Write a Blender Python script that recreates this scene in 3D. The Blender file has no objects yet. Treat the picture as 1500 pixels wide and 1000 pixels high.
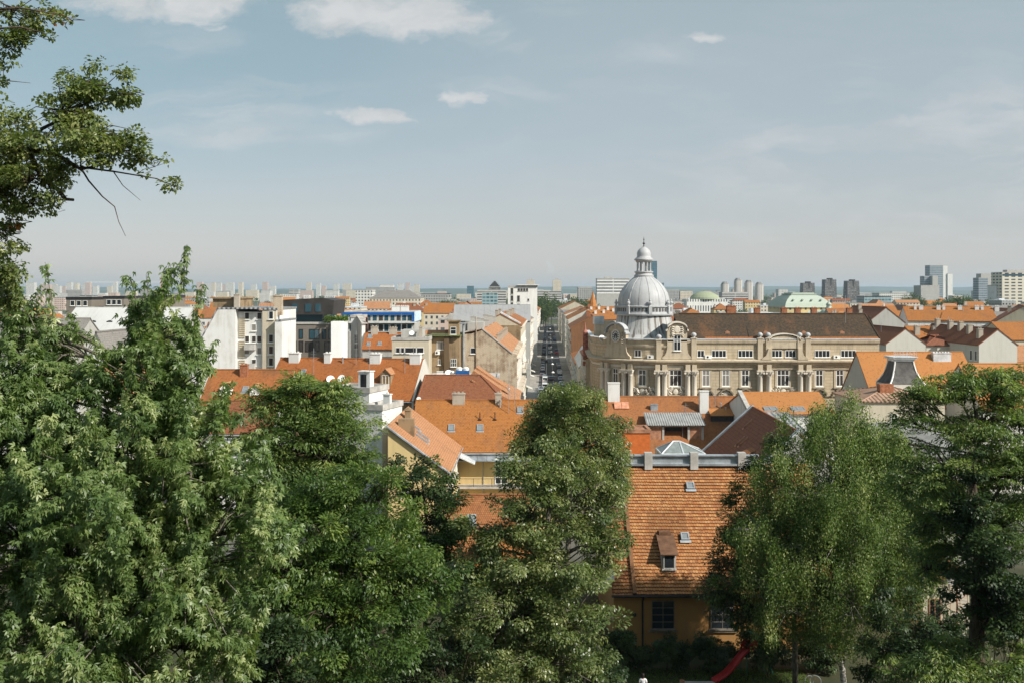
import bpy, bmesh, math, random
import numpy as np
from mathutils import Vector, Matrix
R = math.radians
S = bpy.context.scene
COL = S.collection
# ------------------------------------------------------------ camera
# lens 34 mm on a 36 mm sensor, eye 29 m above the street of the lower town, looking along +Y
F, YH, H = 1416.67, 428.0, 29.0
cam = bpy.data.cameras.new('camera'); co = bpy.data.objects.new('camera', cam); COL.objects.link(co)
cam.lens = 34; cam.sensor_width = 36; cam.shift_y = -72 / 1500
cam.clip_start = .2; cam.clip_end = 60000
co.location = (0, 0, H); co.rotation_euler = (R(90), 0, 0)
S.camera = co
# ------------------------------------------------------------ light
SUN_AZ, SUN_EL = 33, 37          # degrees behind the picture plane (sun stands to the right), elevation
sv = Vector((math.cos(R(SUN_EL)) * math.cos(R(SUN_AZ)), -math.cos(R(SUN_EL)) * math.sin(R(SUN_AZ)), math.sin(R(SUN_EL))))
sl = bpy.data.lights.new('sun', 'SUN'); sl.energy = 4.6; sl.angle = R(.5); sl.color = (1, .945, .86)
so = bpy.data.objects.new('sun', sl); COL.objects.link(so); so.rotation_euler = sv.to_track_quat('Z', 'Y').to_euler()
S.view_settings.view_transform = 'Standard'; S.view_settings.look = 'None'
S.view_settings.exposure = 0.45; S.view_settings.gamma = 1

def node(nt, t, ins=None, **pr):
    n = nt.nodes.new('ShaderNode' + t)
    for k, v in pr.items(): setattr(n, k, v)
    for k, v in (ins or {}).items():
        s = n.inputs[k]
        if isinstance(v, bpy.types.NodeSocket): nt.links.new(v, s)
        else:
            if isinstance(v, tuple) and len(v) == 3 and s.type == 'RGBA': v = v + (1,)
            s.default_value = v
    return n
def mth(nt, op, a, b=0., c=0.): return node(nt, 'Math', {0: a, 1: b, 2: c}, operation=op).outputs[0]
def mixc(nt, f, a, b, bt='MIX'):
    n = node(nt, 'Mix', None, data_type='RGBA', blend_type=bt)
    for i, v in ((0, f), (6, a), (7, b)):
        s = n.inputs[i]
        if isinstance(v, bpy.types.NodeSocket): nt.links.new(v, s)
        else: s.default_value = (v + (1,)) if isinstance(v, tuple) and len(v) == 3 else v
    return n.outputs[2]
def ramp(nt, f, a, b):
    n = node(nt, 'MapRange', {0: f, 1: a, 2: b, 3: 0., 4: 1.}, interpolation_type='SMOOTHSTEP'); return n.outputs[0]

W = bpy.data.worlds.new('World'); S.world = W; W.use_nodes = True
nt = W.node_tree; nt.nodes.clear()
sky = node(nt, 'TexSky', None, sky_type='NISHITA'); sky.sun_disc = False
sky.sun_elevation = R(SUN_EL); sky.sun_rotation = math.atan2(sv.x, sv.y)
sky.altitude = 100; sky.air_density = 1.0; sky.dust_density = 2.5; sky.ozone_density = 1.5
tc = node(nt, 'TexCoord'); sx = node(nt, 'SeparateXYZ', {0: tc.outputs['Generated']})
yy = mth(nt, 'MAXIMUM', sx.outputs[1], .05)
cu = mth(nt, 'DIVIDE', sx.outputs[0], yy); cv = mth(nt, 'DIVIDE', sx.outputs[2], yy)
wz = node(nt, 'CombineXYZ', {0: cu, 1: mth(nt, 'MULTIPLY', cv, 1.6), 2: 4.1})
w1 = node(nt, 'TexNoise', {'Vector': wz.outputs[0], 'Scale': 13., 'Detail': 9., 'Roughness': .62}); ws_ = node(nt, 'SeparateColor', {0: w1.outputs['Color']})
cu0, cv0 = cu, cv
cu = mth(nt, 'ADD', cu, mth(nt, 'MULTIPLY', mth(nt, 'SUBTRACT', ws_.outputs[0], .5), .11)); cv = mth(nt, 'ADD', cv, mth(nt, 'MULTIPLY', mth(nt, 'SUBTRACT', ws_.outputs[1], .5), .04))
uvv = node(nt, 'CombineXYZ', {0: cu, 1: mth(nt, 'MULTIPLY', cv, 2.2), 2: 0.3})
n1 = node(nt, 'TexNoise', {'Vector': uvv.outputs[0], 'Scale': 17., 'Detail': 10., 'Roughness': .6, 'Distortion': .5})
wv = node(nt, 'CombineXYZ', {0: mth(nt, 'ADD', cu, mth(nt, 'MULTIPLY', cv, -.6)), 1: mth(nt, 'MULTIPLY', cv, 5.), 2: 1.7})
n2 = node(nt, 'TexNoise', {'Vector': wv.outputs[0], 'Scale': 5., 'Detail': 8., 'Roughness': .6, 'Distortion': .8})
def blobs(lst):
    out = None
    for (bu, bv, ru, rv, a) in lst:
        d1 = mth(nt, 'DIVIDE', mth(nt, 'SUBTRACT', cu, bu), ru); d2 = mth(nt, 'DIVIDE', mth(nt, 'SUBTRACT', cv, bv), rv)
        d = mth(nt, 'ADD', mth(nt, 'MULTIPLY', d1, d1), mth(nt, 'MULTIPLY', d2, d2))
        s = mth(nt, 'MULTIPLY', mth(nt, 'MAXIMUM', mth(nt, 'SUBTRACT', 1.3, d), 0.), a)
        out = s if out is None else mth(nt, 'MAXIMUM', out, s)
    return out
puff = blobs([(-.16, .296, .085, .032, 1.), (-.095, .287, .075, .03, 1.), (-.13, .275, .06, .016, .8), (-.4, .3, .07, .03, .95), (-.32, .295, .05, .025, .9), (-.3, .308, .05, .02, .8), (-.145, .183, .036, .011, .95), (-.05, .199, .028, .009, .85), (-.068, .198, .02, .008, .8), (.21, .262, .022, .008, .7), (-.31, .27, .018, .006, .5), (.035, .025, .012, .008, .45)])
wisp = blobs([(-.02, .272, .03, .022, .8), (.0, .253, .03, .012, .7), (.045, .297, .04, .012, .8), (-.35, .19, .2, .03, .8), (-.28, .165, .16, .015, .8), (-.27, .21, .13, .018, .7), (.11, .212, .08, .012, .6), (.0, .207, .08, .014, .7), (.15, .255, .06, .02, .5), (.46, .14, .34, .1, 1.1), (.3, .1, .34, .06, .6), (-.35, .26, .07, .02, .5)])
cl = mth(nt, 'ADD', puff, mth(nt, 'MULTIPLY', mth(nt, 'SUBTRACT', n1.outputs[0], .5), 2.4))
cl = mth(nt, 'MULTIPLY', ramp(nt, cl, .2, 1.25), mth(nt, 'MINIMUM', mth(nt, 'MULTIPLY', puff, 2.5), 1.))
ws = mth(nt, 'MULTIPLY', mth(nt, 'MULTIPLY', ramp(nt, n2.outputs[0], .36, .7), mth(nt, 'MINIMUM', wisp, 1.)), .55)
cl = mth(nt, 'MAXIMUM', cl, mth(nt, 'MAXIMUM', ws, mth(nt, 'MULTIPLY', ramp(nt, n2.outputs[0], .4, .75), .1)))
hs = node(nt, 'HueSaturation', {'Hue': .487, 'Saturation': .62, 'Value': 1.0, 'Color': sky.outputs[0]})
veil = mixc(nt, .42, hs.outputs[0], (5.6, 6.1, 6.3))
bright = node(nt, 'TexNoise', {'Vector': uvv.outputs[0], 'Scale': 14., 'Detail': 6., 'Roughness': .6})
ccol = mixc(nt, ramp(nt, bright.outputs[0], .3, .7), (4.9, 5.1, 5.2), (6.2, 6.2, 6.2))
cu, cv = cu0, cv0
gr = node(nt, 'ValToRGB', {0: cv}); gr.color_ramp.interpolation = 'B_SPLINE'; ge = gr.color_ramp.elements      # clearer blue overhead, paler air low down
for p_, c_ in ((.0, (.83, .75, .69)), (.04, (.65, .6, .575)), (.085, (.52, .51, .51)), (.15, (.46, .47, .48)), (.3, (.43, .46, .46))):
    e_ = ge[0] if p_ == 0. else ge.new(p_); e_.position = p_; e_.color = c_ + (1,)
ge[-1].color = (.4, .45, .46, 1)
veil = mixc(nt, 1., veil, mixc(nt, 1., gr.outputs[0], (2., 2., 2.), 'MULTIPLY'), 'MULTIPLY')
azf = mth(nt, 'MULTIPLY', ramp(nt, cu, .15, -.3), ramp(nt, cv, .06, .24))
veil = mixc(nt, 1., veil, mixc(nt, azf, (1., 1., 1.), (.76, .87, .9)), 'MULTIPLY')
csky = mixc(nt, mth(nt, 'MULTIPLY', cl, .85), veil, ccol)
bg = node(nt, 'Background', {'Color': csky, 'Strength': .086})
wo = nt.nodes.new('ShaderNodeOutputWorld'); nt.links.new(bg.outputs[0], wo.inputs[0])

# ------------------------------------------------------------ pixel -> place
def G(px, Y): return ((px - 750) / F * Y, Y)
def Z(py, Y): return H - (py - YH) / F * Y
def P(px, py, Y): return Vector(((px - 750) / F * Y, Y, Z(py, Y)))

# ------------------------------------------------------------ mesh builder
class MB:
    def __init__(s): s.v = []; s.f = []; s.m = []
    def add(s, pts, faces, mi=0):
        o = len(s.v); s.v += [tuple(p) for p in pts]
        for f in faces: s.f.append([i + o for i in f]); s.m.append(mi)
    def poly(s, pts, mi=0): s.add(pts, [list(range(len(pts)))], mi)
    def box(s, x0, x1, y0, y1, z0, z1, mi=0, skip=''):
        p = [(x, y, z) for z in (z0, z1) for y in (y0, y1) for x in (x0, x1)]
        fs = {'b': [0, 2, 3, 1], 't': [4, 5, 7, 6], 'f': [0, 1, 5, 4], 'k': [2, 6, 7, 3], 'l': [0, 4, 6, 2], 'r': [1, 3, 7, 5]}
        s.add(p, [f for k, f in fs.items() if k not in skip], mi)
    def prism(s, pts, z0, z1, mi=0):          # pts in xy
        n = len(pts); p = [(x, y, z0) for x, y in pts] + [(x, y, z1) for x, y in pts]
        s.add(p, [list(range(n))[::-1], list(range(n, 2 * n))] + [[i, (i + 1) % n, (i + 1) % n + n, i + n] for i in range(n)], mi)
    def prismy(s, pts, y0, y1, mi=0):         # pts in xz, pushed along y
        n = len(pts); p = [(x, y0, z) for x, z in pts] + [(x, y1, z) for x, z in pts]
        s.add(p, [list(range(n)), list(range(n, 2 * n))[::-1]] + [[i, i + n, (i + 1) % n + n, (i + 1) % n] for i in range(n)], mi)
    def slab(s, pts, t, mi=0):                # plane polygon with thickness below it
        pts = [Vector(p) for p in pts]; n = (pts[1] - pts[0]).cross(pts[2] - pts[0]).normalized()
        if n.z < 0: pts = pts[::-1]; n = -n
        k = len(pts); lo = [p - n * t for p in pts]
        s.add(pts + lo, [list(range(k)), list(range(k, 2 * k))[::-1]] + [[i, i + k, (i + 1) % k + k, (i + 1) % k] for i in range(k)], mi)
    def tube(s, path, rad, n=6, mi=0):
        path = [Vector(p) for p in path]; rings = []
        for i, p in enumerate(path):
            d = (path[min(i + 1, len(path) - 1)] - path[max(i - 1, 0)]).normalized()
            a = d.orthogonal().normalized() if abs(d.z) > .95 or True else None
            ref = Vector((0, 0, 1)) if abs(d.z) < .9 else Vector((1, 0, 0))
            a = d.cross(ref).normalized(); b = d.cross(a)
            r = rad[i] if isinstance(rad, (list, tuple)) else rad
            rings.append([p + (a * math.cos(t) + b * math.sin(t)) * r for t in [2 * math.pi * k / n for k in range(n)]])
        fs = []
        for i in range(len(path) - 1):
            for k in range(n): fs.append([i * n + k, i * n + (k + 1) % n, (i + 1) * n + (k + 1) % n, (i + 1) * n + k])
        fs += [list(range(n))[::-1], [(len(path) - 1) * n + k for k in range(n)]]
        s.add([v for r in rings for v in r], fs, mi)
    def lathe(s, prof, n=24, cx=0, cy=0, a0=0, a1=360, mi=0, ph=0):
        full = a1 - a0 >= 360; m = n if full else n + 1; pts = []
        for r, z in prof:
            for k in range(m):
                t = R(a0 + ph + (a1 - a0) * k / n); pts.append((cx + r * math.cos(t), cy + r * math.sin(t), z))
        fs = []
        for i in range(len(prof) - 1):
            for k in range(n):
                k2 = (k + 1) % m; fs.append([i * m + k, i * m + k2, (i + 1) * m + k2, (i + 1) * m + k])
        s.add(pts, fs, mi)
    def sweep(s, path, prof, mi=0, close=True):   # path xy (left to right seen from outside), prof (outward, z)
        n = len(path); rows = []
        for i in range(n):
            a = Vector(path[max(i - 1, 0)]); b = Vector(path[min(i + 1, n - 1)]); p = Vector(path[i])
            d1 = (p - a).normalized() if i else (b - p).normalized(); d2 = (b - p).normalized() if i < n - 1 else d1
            n1 = Vector((d1.y, -d1.x)); n2 = Vector((d2.y, -d2.x)); m = (n1 + n2).normalized(); m /= max(.3, m.dot(n1))
            rows.append([(p.x + m.x * o, p.y + m.y * o, z) for o, z in prof])
        k = len(prof); fs = []
        for i in range(n - 1):
            for j in range(k if close else k - 1):
                j2 = (j + 1) % k; fs.append([i * k + j, (i + 1) * k + j, (i + 1) * k + j2, i * k + j2])
        if close: fs += [list(range(k))[::-1], [(n - 1) * k + j for j in range(k)]]
        s.add([q for r in rows for q in r], fs, mi)
    def mesh(s, name, mats, smooth=False):
        me = bpy.data.meshes.new(name); me.from_pydata(s.v, [], s.f)
        mats = mats if isinstance(mats, (list, tuple)) else [mats]
        for m in mats: me.materials.append(m)
        if len(mats) > 1: me.polygons.foreach_set('material_index', s.m)
        bm = bmesh.new(); bm.from_mesh(me); bmesh.ops.recalc_face_normals(bm, faces=bm.faces)
        uv = bm.loops.layers.uv.new('uv')
        for f in bm.faces:
            n = f.normal
            if abs(n.z) > .999: a, b = Vector((1, 0, 0)), Vector((0, 1, 0))
            else:
                a = Vector((-n.y, n.x, 0)).normalized(); b = n.cross(a)
            for l in f.loops: l[uv].uv = (l.vert.co.dot(a), l.vert.co.dot(b))
            f.smooth = smooth
        bm.to_mesh(me); bm.free(); return me
    def build(s, name, mats, parent=None, loc=None, smooth=False):
        return link(name, s.mesh(name, mats, smooth), parent, loc)
def link(name, me, parent=None, loc=None, rot=None, scale=None):
    o = bpy.data.objects.new(name, me); COL.objects.link(o)
    if parent: o.parent = parent
    if loc is not None: o.location = loc
    if rot is not None: o.rotation_euler = rot
    if scale is not None: o.scale = scale
    return o
def tag(o, label, cat, group=None):
    o['label'] = label; o['category'] = cat
    if group: o['group'] = group
    return o
def thing(name, label, cat, loc=(0, 0, 0), rz=0, group=None):
    return tag(link(name, None, None, loc, (0, 0, rz)), label, cat, group)
def kind(o, k): o['kind'] = k; return o
def dup(root, loc=None, rz=None, label=None, group=None, scale=None):
    def cp(o, par):
        c = o.copy(); COL.objects.link(c)
        if par: c.parent = par
        for ch in o.children: cp(ch, c)
        return c
    r = cp(root, None)
    if loc is not None: r.location = loc
    if rz is not None: r.rotation_euler = (0, 0, rz)
    if scale is not None: r.scale = scale
    if label: r['label'] = label
    if group: r['group'] = group
    return r
# ------------------------------------------------------------ materials
def newmat(name):
    m = bpy.data.materials.new(name); m.use_nodes = True
    nt = m.node_tree; b = nt.nodes['Principled BSDF']; b.inputs['Roughness'].default_value = .8
    b.inputs['Specular IOR Level'].default_value = .25
    return m, nt, b
def lk(nt, a, b): nt.links.new(a, b)
def bump(nt, b, h, s=.4, d=.05):
    n = node(nt, 'Bump', {'Strength': s, 'Distance': d, 'Height': h}); lk(nt, n.outputs[0], b.inputs['Normal'])
def plain(name, c, rough=.6, metal=0., var=.25, sc=2.):
    m, nt, b = newmat(name); tc = node(nt, 'TexCoord')
    n = node(nt, 'TexNoise', {'Vector': tc.outputs['Object'], 'Scale': sc, 'Detail': 6., 'Roughness': .65})
    c1 = tuple(x * (1 - var) for x in c); c2 = tuple(min(1, x * (1 + var)) for x in c)
    lk(nt, mixc(nt, ramp(nt, n.outputs[0], .3, .7), c1, c2), b.inputs['Base Color'])
    b.inputs['Roughness'].default_value = rough; b.inputs['Metallic'].default_value = metal
    return m
def tile(name, c1, c2, dark, row=.3, col=.2, stain=(.12, .07, .045), sf=.5, ssc=.22, moss=0., bs=.5, lines=1.):
    m, nt, b = newmat(name); tc = node(nt, 'TexCoord'); uv = tc.outputs['UV']
    br = node(nt, 'TexBrick', {'Vector': uv, 'Scale': 1., 'Brick Width': col, 'Row Height': row, 'Mortar Size': .022, 'Mortar Smooth': .4, 'Bias': 0., 'Color1': c1, 'Color2': c2, 'Mortar': tuple(a * lines + q * (1 - lines) for a, q in zip(dark, c1))})
    br.offset = .5
    n1 = node(nt, 'TexNoise', {'Vector': uv, 'Scale': ssc, 'Detail': 7., 'Roughness': .62})
    n2 = node(nt, 'TexNoise', {'Vector': uv, 'Scale': 2.3, 'Detail': 5., 'Roughness': .7})
    st = node(nt, 'Mapping', {0: uv, 3: (1.2, .1, 1)}); n3 = node(nt, 'TexNoise', {'Vector': st.outputs[0], 'Scale': 1., 'Detail': 4.})
    f = mth(nt, 'MULTIPLY', ramp(nt, mth(nt, 'ADD', mth(nt, 'MULTIPLY', n1.outputs[0], .7), mth(nt, 'MULTIPLY', n3.outputs[0], .3)), .47, .68), sf)
    c = mixc(nt, f, br.outputs[0], stain)
    c = mixc(nt, mth(nt, 'MULTIPLY', ramp(nt, n2.outputs[0], .3, .75), .35), c, mixc(nt, .35, c1, (.45, .26, .13)))
    fleck = node(nt, 'TexWhiteNoise', None, noise_dimensions='2D')
    sn = node(nt, 'VectorMath', {0: uv, 1: (col, row, 1)}, operation='SNAP'); lk(nt, sn.outputs[0], fleck.inputs['Vector'])
    c = mixc(nt, mth(nt, 'MULTIPLY', mth(nt, 'GREATER_THAN', fleck.outputs[0], .93), .45), c, tuple(x * .4 for x in c1))
    if moss: c = mixc(nt, mth(nt, 'MULTIPLY', ramp(nt, n1.outputs[0], .5, .7), moss), c, (.06, .065, .025))
    lk(nt, c, b.inputs['Base Color']); b.inputs['Roughness'].default_value = .85
    bump(nt, b, br.outputs[1], -bs, .03)
    return m
def plaster(name, c, stain=(.12, .1, .08), sf=.5, sc=.35, blocks=None, rough=.9, streak=.5, rr=(.44, .68)):
    m, nt, b = newmat(name); tc = node(nt, 'TexCoord'); ob = tc.outputs['Object']; uv = tc.outputs['UV']
    n1 = node(nt, 'TexNoise', {'Vector': ob, 'Scale': sc, 'Detail': 8., 'Roughness': .68})
    mp = node(nt, 'Mapping', {0: uv, 3: (1., .08, 1)}); n2 = node(nt, 'TexNoise', {'Vector': mp.outputs[0], 'Scale': 1.6, 'Detail': 5., 'Roughness': .6})
    n3 = node(nt, 'TexNoise', {'Vector': ob, 'Scale': 9., 'Detail': 4.})
    f = mth(nt, 'ADD', mth(nt, 'MULTIPLY', n1.outputs[0], 1 - streak), mth(nt, 'MULTIPLY', n2.outputs[0], streak))
    col = mixc(nt, mth(nt, 'MULTIPLY', ramp(nt, f, *rr), sf), c, stain)
    col = mixc(nt, mth(nt, 'MULTIPLY', n3.outputs[0], .25), col, tuple(x * .7 for x in c))
    if blocks:
        br = node(nt, 'TexBrick', {'Vector': uv, 'Scale': 1., 'Brick Width': blocks[0], 'Row Height': blocks[1], 'Mortar Size': .03, 'Color1': (1, 1, 1), 'Color2': (.9, .9, .9), 'Mortar': (.62, .6, .57)})
        col = mixc(nt, 1., col, br.outputs[0], 'MULTIPLY'); bump(nt, b, br.outputs[1], -.4, .04)
    else: bump(nt, b, n3.outputs[0], .15, .02)
    lk(nt, col, b.inputs['Base Color']); b.inputs['Roughness'].default_value = rough
    return m
def facade(name, wall, sx, sz, wx, wz, g1=(.03, .035, .04), g2=(.12, .13, .14), stain=.35, ox=0.):
    m, nt, b = newmat(name); tc = node(nt, 'TexCoord'); uv = tc.outputs['UV']
    s = node(nt, 'SeparateXYZ', {0: uv})
    u = mth(nt, 'DIVIDE', mth(nt, 'ADD', s.outputs[0], ox), sx); v = mth(nt, 'DIVIDE', s.outputs[1], sz)
    mk = mth(nt, 'MULTIPLY', mth(nt, 'COMPARE', mth(nt, 'FRACT', u), .5, wx / 2), mth(nt, 'COMPARE', mth(nt, 'FRACT', v), .52, wz / 2))
    geo = node(nt, 'NewGeometry'); nz = node(nt, 'SeparateXYZ', {0: geo.outputs['Normal']})
    mk = mth(nt, 'MULTIPLY', mk, mth(nt, 'LESS_THAN', mth(nt, 'ABSOLUTE', nz.outputs[2]), .5))
    cell = node(nt, 'CombineXYZ', {0: mth(nt, 'FLOOR', u), 1: mth(nt, 'FLOOR', v)})
    wn = node(nt, 'TexWhiteNoise', None, noise_dimensions='2D'); lk(nt, cell.outputs[0], wn.inputs['Vector'])
    gc = mixc(nt, wn.outputs[0], g1, g2)
    n1 = node(nt, 'TexNoise', {'Vector': tc.outputs['Object'], 'Scale': .12, 'Detail': 7., 'Roughness': .65})
    wc = mixc(nt, mth(nt, 'MULTIPLY', ramp(nt, n1.outputs[0], .42, .7), stain), wall, tuple(x * .55 for x in wall))
    lk(nt, mixc(nt, mk, wc, gc), b.inputs['Base Color'])
    lk(nt, mth(nt, 'SUBTRACT', .85, mth(nt, 'MULTIPLY', mk, .6)), b.inputs['Roughness'])
    bump(nt, b, mk, -.5, .15)
    return m
def corrugated(name, c, per=.2, rough=.5, metal=.6, rust=None):
    m, nt, b = newmat(name); tc = node(nt, 'TexCoord'); s = node(nt, 'SeparateXYZ', {0: tc.outputs['UV']})
    w = mth(nt, 'SINE', mth(nt, 'MULTIPLY', s.outputs[0], 6.283 / per))
    n1 = node(nt, 'TexNoise', {'Vector': tc.outputs['UV'], 'Scale': .6, 'Detail': 6., 'Roughness': .7})
    c2 = rust or tuple(x * .5 for x in c)
    lk(nt, mixc(nt, mth(nt, 'MULTIPLY', ramp(nt, n1.outputs[0], .4, .7), .7), c, c2), b.inputs['Base Color'])
    b.inputs['Roughness'].default_value = rough; b.inputs['Metallic'].default_value = metal
    bump(nt, b, w, .6, per * .2); return m
def leafmat(name, c1, c2, c3, trans=.35, rough=.45, spec=.5):
    m, nt, b = newmat(name)
    at = node(nt, 'Attribute', None, attribute_name='tint')
    cr = node(nt, 'ValToRGB', {0: at.outputs['Fac']}); e = cr.color_ramp.elements
    e[0].position = 0; e[0].color = c1 + (1,); e[1].position = 1; e[1].color = c3 + (1,); k = e.new(.55); k.color = c2 + (1,)
    lk(nt, cr.outputs[0], b.inputs['Base Color']); b.inputs['Roughness'].default_value = rough; b.inputs['Specular IOR Level'].default_value = spec
    tr = node(nt, 'BsdfTranslucent', {'Color': mixc(nt, .6, cr.outputs[0], mixc(nt, 1., cr.outputs[0], (1.5, 1.7, .5), 'MULTIPLY'))})
    mx = node(nt, 'MixShader', {0: trans, 1: b.outputs[0], 2: tr.outputs[0]})
    lk(nt, mx.outputs[0], nt.nodes['Material Output'].inputs[0]); return m
def bark(name, c1, c2, sc=(6, 6, 1.2)):
    m, nt, b = newmat(name); tc = node(nt, 'TexCoord'); mp = node(nt, 'Mapping', {0: tc.outputs['Object'], 3: sc})
    n = node(nt, 'TexNoise', {'Vector': mp.outputs[0], 'Scale': 1.5, 'Detail': 7., 'Roughness': .7})
    lk(nt, mixc(nt, ramp(nt, n.outputs[0], .35, .65), c1, c2), b.inputs['Base Color']); bump(nt, b, n.outputs[0], .8, .05); b.inputs['Roughness'].default_value = .95
    return m
def glass(name, c=(.02, .025, .03), rough=.12):
    m, nt, b = newmat(name); b.inputs['Base Color'].default_value = c + (1,); b.inputs['Roughness'].default_value = rough
    b.inputs['Specular IOR Level'].default_value = .5; return m

OR = dict(c1=(.40, .155, .033), c2=(.335, .12, .027), dark=(.12, .045, .02))
T_orange = tile('tile_orange', **OR, sf=.5, row=.23, col=.18)
T_or2 = tile('tile_deep_orange', (.37, .118, .026), (.31, .094, .022), (.1, .035, .016), stain=(.14, .055, .025), sf=.6, row=.23, col=.18, ssc=.3)
T_streak = tile('tile_streaked_orange', (.36, .125, .032), (.3, .1, .027), (.09, .035, .018), stain=(.1, .048, .026), sf=.95, row=.23, col=.18, ssc=.15, moss=.25)
P_grime = plaster('stone_grimy', (.24, .2, .145), (.12, .1, .075), .6, sc=.8)
M_sheet2 = plaster('grey_roof_sheet', (.31, .31, .31), (.22, .22, .22), .6, sc=.2, rough=.7)
M_sheet = plaster('pale_roof_sheet', (.52, .52, .5), (.36, .36, .34), .6, sc=.15, rough=.6)
T_bright = tile('tile_bright_orange', (.44, .185, .052), (.40, .16, .045), (.18, .07, .03), sf=.25, row=.23, col=.18, lines=.6)
T_pink = tile('tile_pale_orange', (.46, .225, .11), (.40, .185, .085), (.16, .08, .045), sf=.35, row=.24, col=.2)
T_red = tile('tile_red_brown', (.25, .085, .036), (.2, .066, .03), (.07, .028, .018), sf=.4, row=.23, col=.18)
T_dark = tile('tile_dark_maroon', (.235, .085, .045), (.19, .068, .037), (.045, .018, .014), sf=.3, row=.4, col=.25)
T_old = tile('tile_old_brown', (.046, .035, .023), (.032, .026, .02), (.014, .012, .009), stain=(.15, .064, .024), sf=.7, row=.23, col=.18, ssc=.2, moss=.0)
T_weath = tile('tile_weathered_orange', (.36, .14, .045), (.29, .105, .035), (.09, .04, .022), stain=(.1, .05, .028), sf=.85, row=.23, col=.18, ssc=.12)
T_grey = tile('tile_grey', (.24, .235, .22), (.2, .195, .185), (.08, .08, .08), stain=(.12, .11, .1), sf=.5)
P_white = plaster('plaster_white', (.69, .685, .66), (.4, .36, .3), .65, sc=.3, streak=.5, rr=(.46, .66))
P_cream = plaster('plaster_cream', (.56, .54, .48), (.36, .33, .27), .35)
P_yellow = plaster('plaster_yellow', (.66, .50, .24), (.42, .32, .17), .35)
P_ochre = plaster('plaster_ochre', (.36, .19, .065), (.2, .13, .07), .6, sc=.5)
P_stone = plaster('stone_facade', (.54, .445, .31), (.24, .195, .14), .65, blocks=(1.6, .55))
P_stone2 = plaster('stone_smooth', (.53, .445, .325), (.22, .18, .13), .75, sc=.6)
P_trim = plaster('stone_column', (.68, .62, .52), (.36, .31, .25), .5, sc=.8)
P_fire = plaster('firewall_stained', (.6, .5, .375), (.27, .18, .115), .9, sc=.3, streak=.25, rr=(.46, .58), blocks=(.5, .16))
P_brown = plaster('plaster_brown', (.3, .215, .125), (.13, .09, .055), .85, sc=.35, streak=.35, rr=(.45, .6))
P_brick = plaster('brick_firewall', (.3, .15, .075), (.15, .085, .05), .7, sc=.4, blocks=(.28, .09))
P_grey = plaster('plaster_grey', (.42, .41, .38), (.25, .23, .2), .5)
P_beige = plaster('plaster_beige', (.53, .47, .36), (.3, .26, .2), .5)
P_taupe = plaster('panel_taupe', (.2, .175, .145), (.14, .12, .1), .4)
M_lead = plaster('lead_sheet', (.43, .435, .44), (.27, .265, .26), .7, sc=.5, rough=.5, streak=.6)
M_leadst = plaster('lead_streaked', (.46, .46, .45), (.085, .062, .042), .95, sc=.4, rough=.6, streak=.9, rr=(.47, .6))
M_zinc = plain('zinc_sheet', (.42, .45, .47), .4, .55, .3, .8)
M_zincp = plain('zinc_pale', (.62, .64, .65), .45, .3, .2, .8)
M_white = plain('white_paint', (.78, .77, .73), .5, 0, .08)
M_dark = plain('dark_metal', (.04, .04, .042), .4, .4)
M_slate = plain('slate_dark', (.085, .08, .075), .7, 0, .35, 1.2)
M_conc = plain('concrete', (.4, .38, .35), .9, 0, .25, .7)
M_chim = plaster('chimney_plaster', (.42, .37, .3), (.16, .12, .09), .7, sc=1.2)
M_brickc = plain('chimney_brick', (.3, .12, .06), .9, 0, .35, 3.)
M_blue = plain('blue_paint', (.012, .1, .34), .4, 0, .1)
M_bluebox = plain('blue_container', (.02, .1, .28), .5, 0, .15)
M_copper = plaster('copper_green', (.42, .47, .395), (.3, .36, .3), .5, sc=.1)
M_rust = plain('rust_sheet', (.34, .17, .1), .7, .1, .4, 1.2)
M_orangep = plain('orange_paint', (.5, .13, .03), .7, 0, .15)
M_asph = plain('asphalt', (.075, .076, .08), .85, 0, .25, .4)
M_pave = plain('paving', (.3, .28, .25), .9, 0, .25, .5)
M_mark = plain('road_paint', (.75, .75, .72), .7, 0, .1)
M_darkbox = plain('dark_cladding', (.045, .04, .037), .5, .1, .25, .5)
M_corr = corrugated('corrugated_sheet', (.36, .36, .35), .35, .6, .3)
M_rustroof = corrugated('rusty_sheet_roof', (.36, .23, .16), .62, .7, .1, (.2, .115, .075))
M_greyroof = corrugated('grey_metal_roof', (.33, .335, .34), .7, .5, .3)
GL = glass('window_glass'); GLb = glass('window_glass_blue', (.03, .07, .09), .08); GLc = glass('curtained_glass', (.22, .2, .18), .25)
GLs = glass('skylight_glass', (.2, .22, .23), .1); GLp = plain('wired_glass', (.2, .225, .22), .3, 0, .2)
B_brown = bark('bark_brown', (.035, .026, .018), (.11, .085, .06))
B_grey = bark('bark_grey', (.06, .055, .045), (.2, .175, .14))
B_birch = bark('bark_birch', (.05, .045, .04), (.62, .58, .52), (2, 2, 7))
L_maple = leafmat('leaf_maple', (.075, .13, .038), (.165, .235, .07), (.38, .42, .19), .42, .42, .5)
L_lime = leafmat('leaf_small', (.085, .125, .036), (.175, .215, .064), (.33, .34, .14), .34, .42, .55)
L_robin = leafmat('leaf_robinia', (.038, .082, .02), (.095, .16, .032), (.23, .29, .07), .4, .45, .5)
L_locust = leafmat('leaf_locust', (.06, .108, .03), (.135, .2, .05), (.29, .34, .1), .38, .45, .5)
L_ash = leafmat('leaf_ash', (.075, .115, .036), (.165, .205, .066), (.36, .37, .165), .36, .38, .6)
L_birch = leafmat('leaf_birch', (.065, .115, .03), (.175, .245, .068), (.40, .43, .18), .4, .5, .35)
L_dark = leafmat('leaf_dark', (.02, .042, .015), (.042, .072, .023), (.09, .13, .04), .28, .5, .4)
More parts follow.
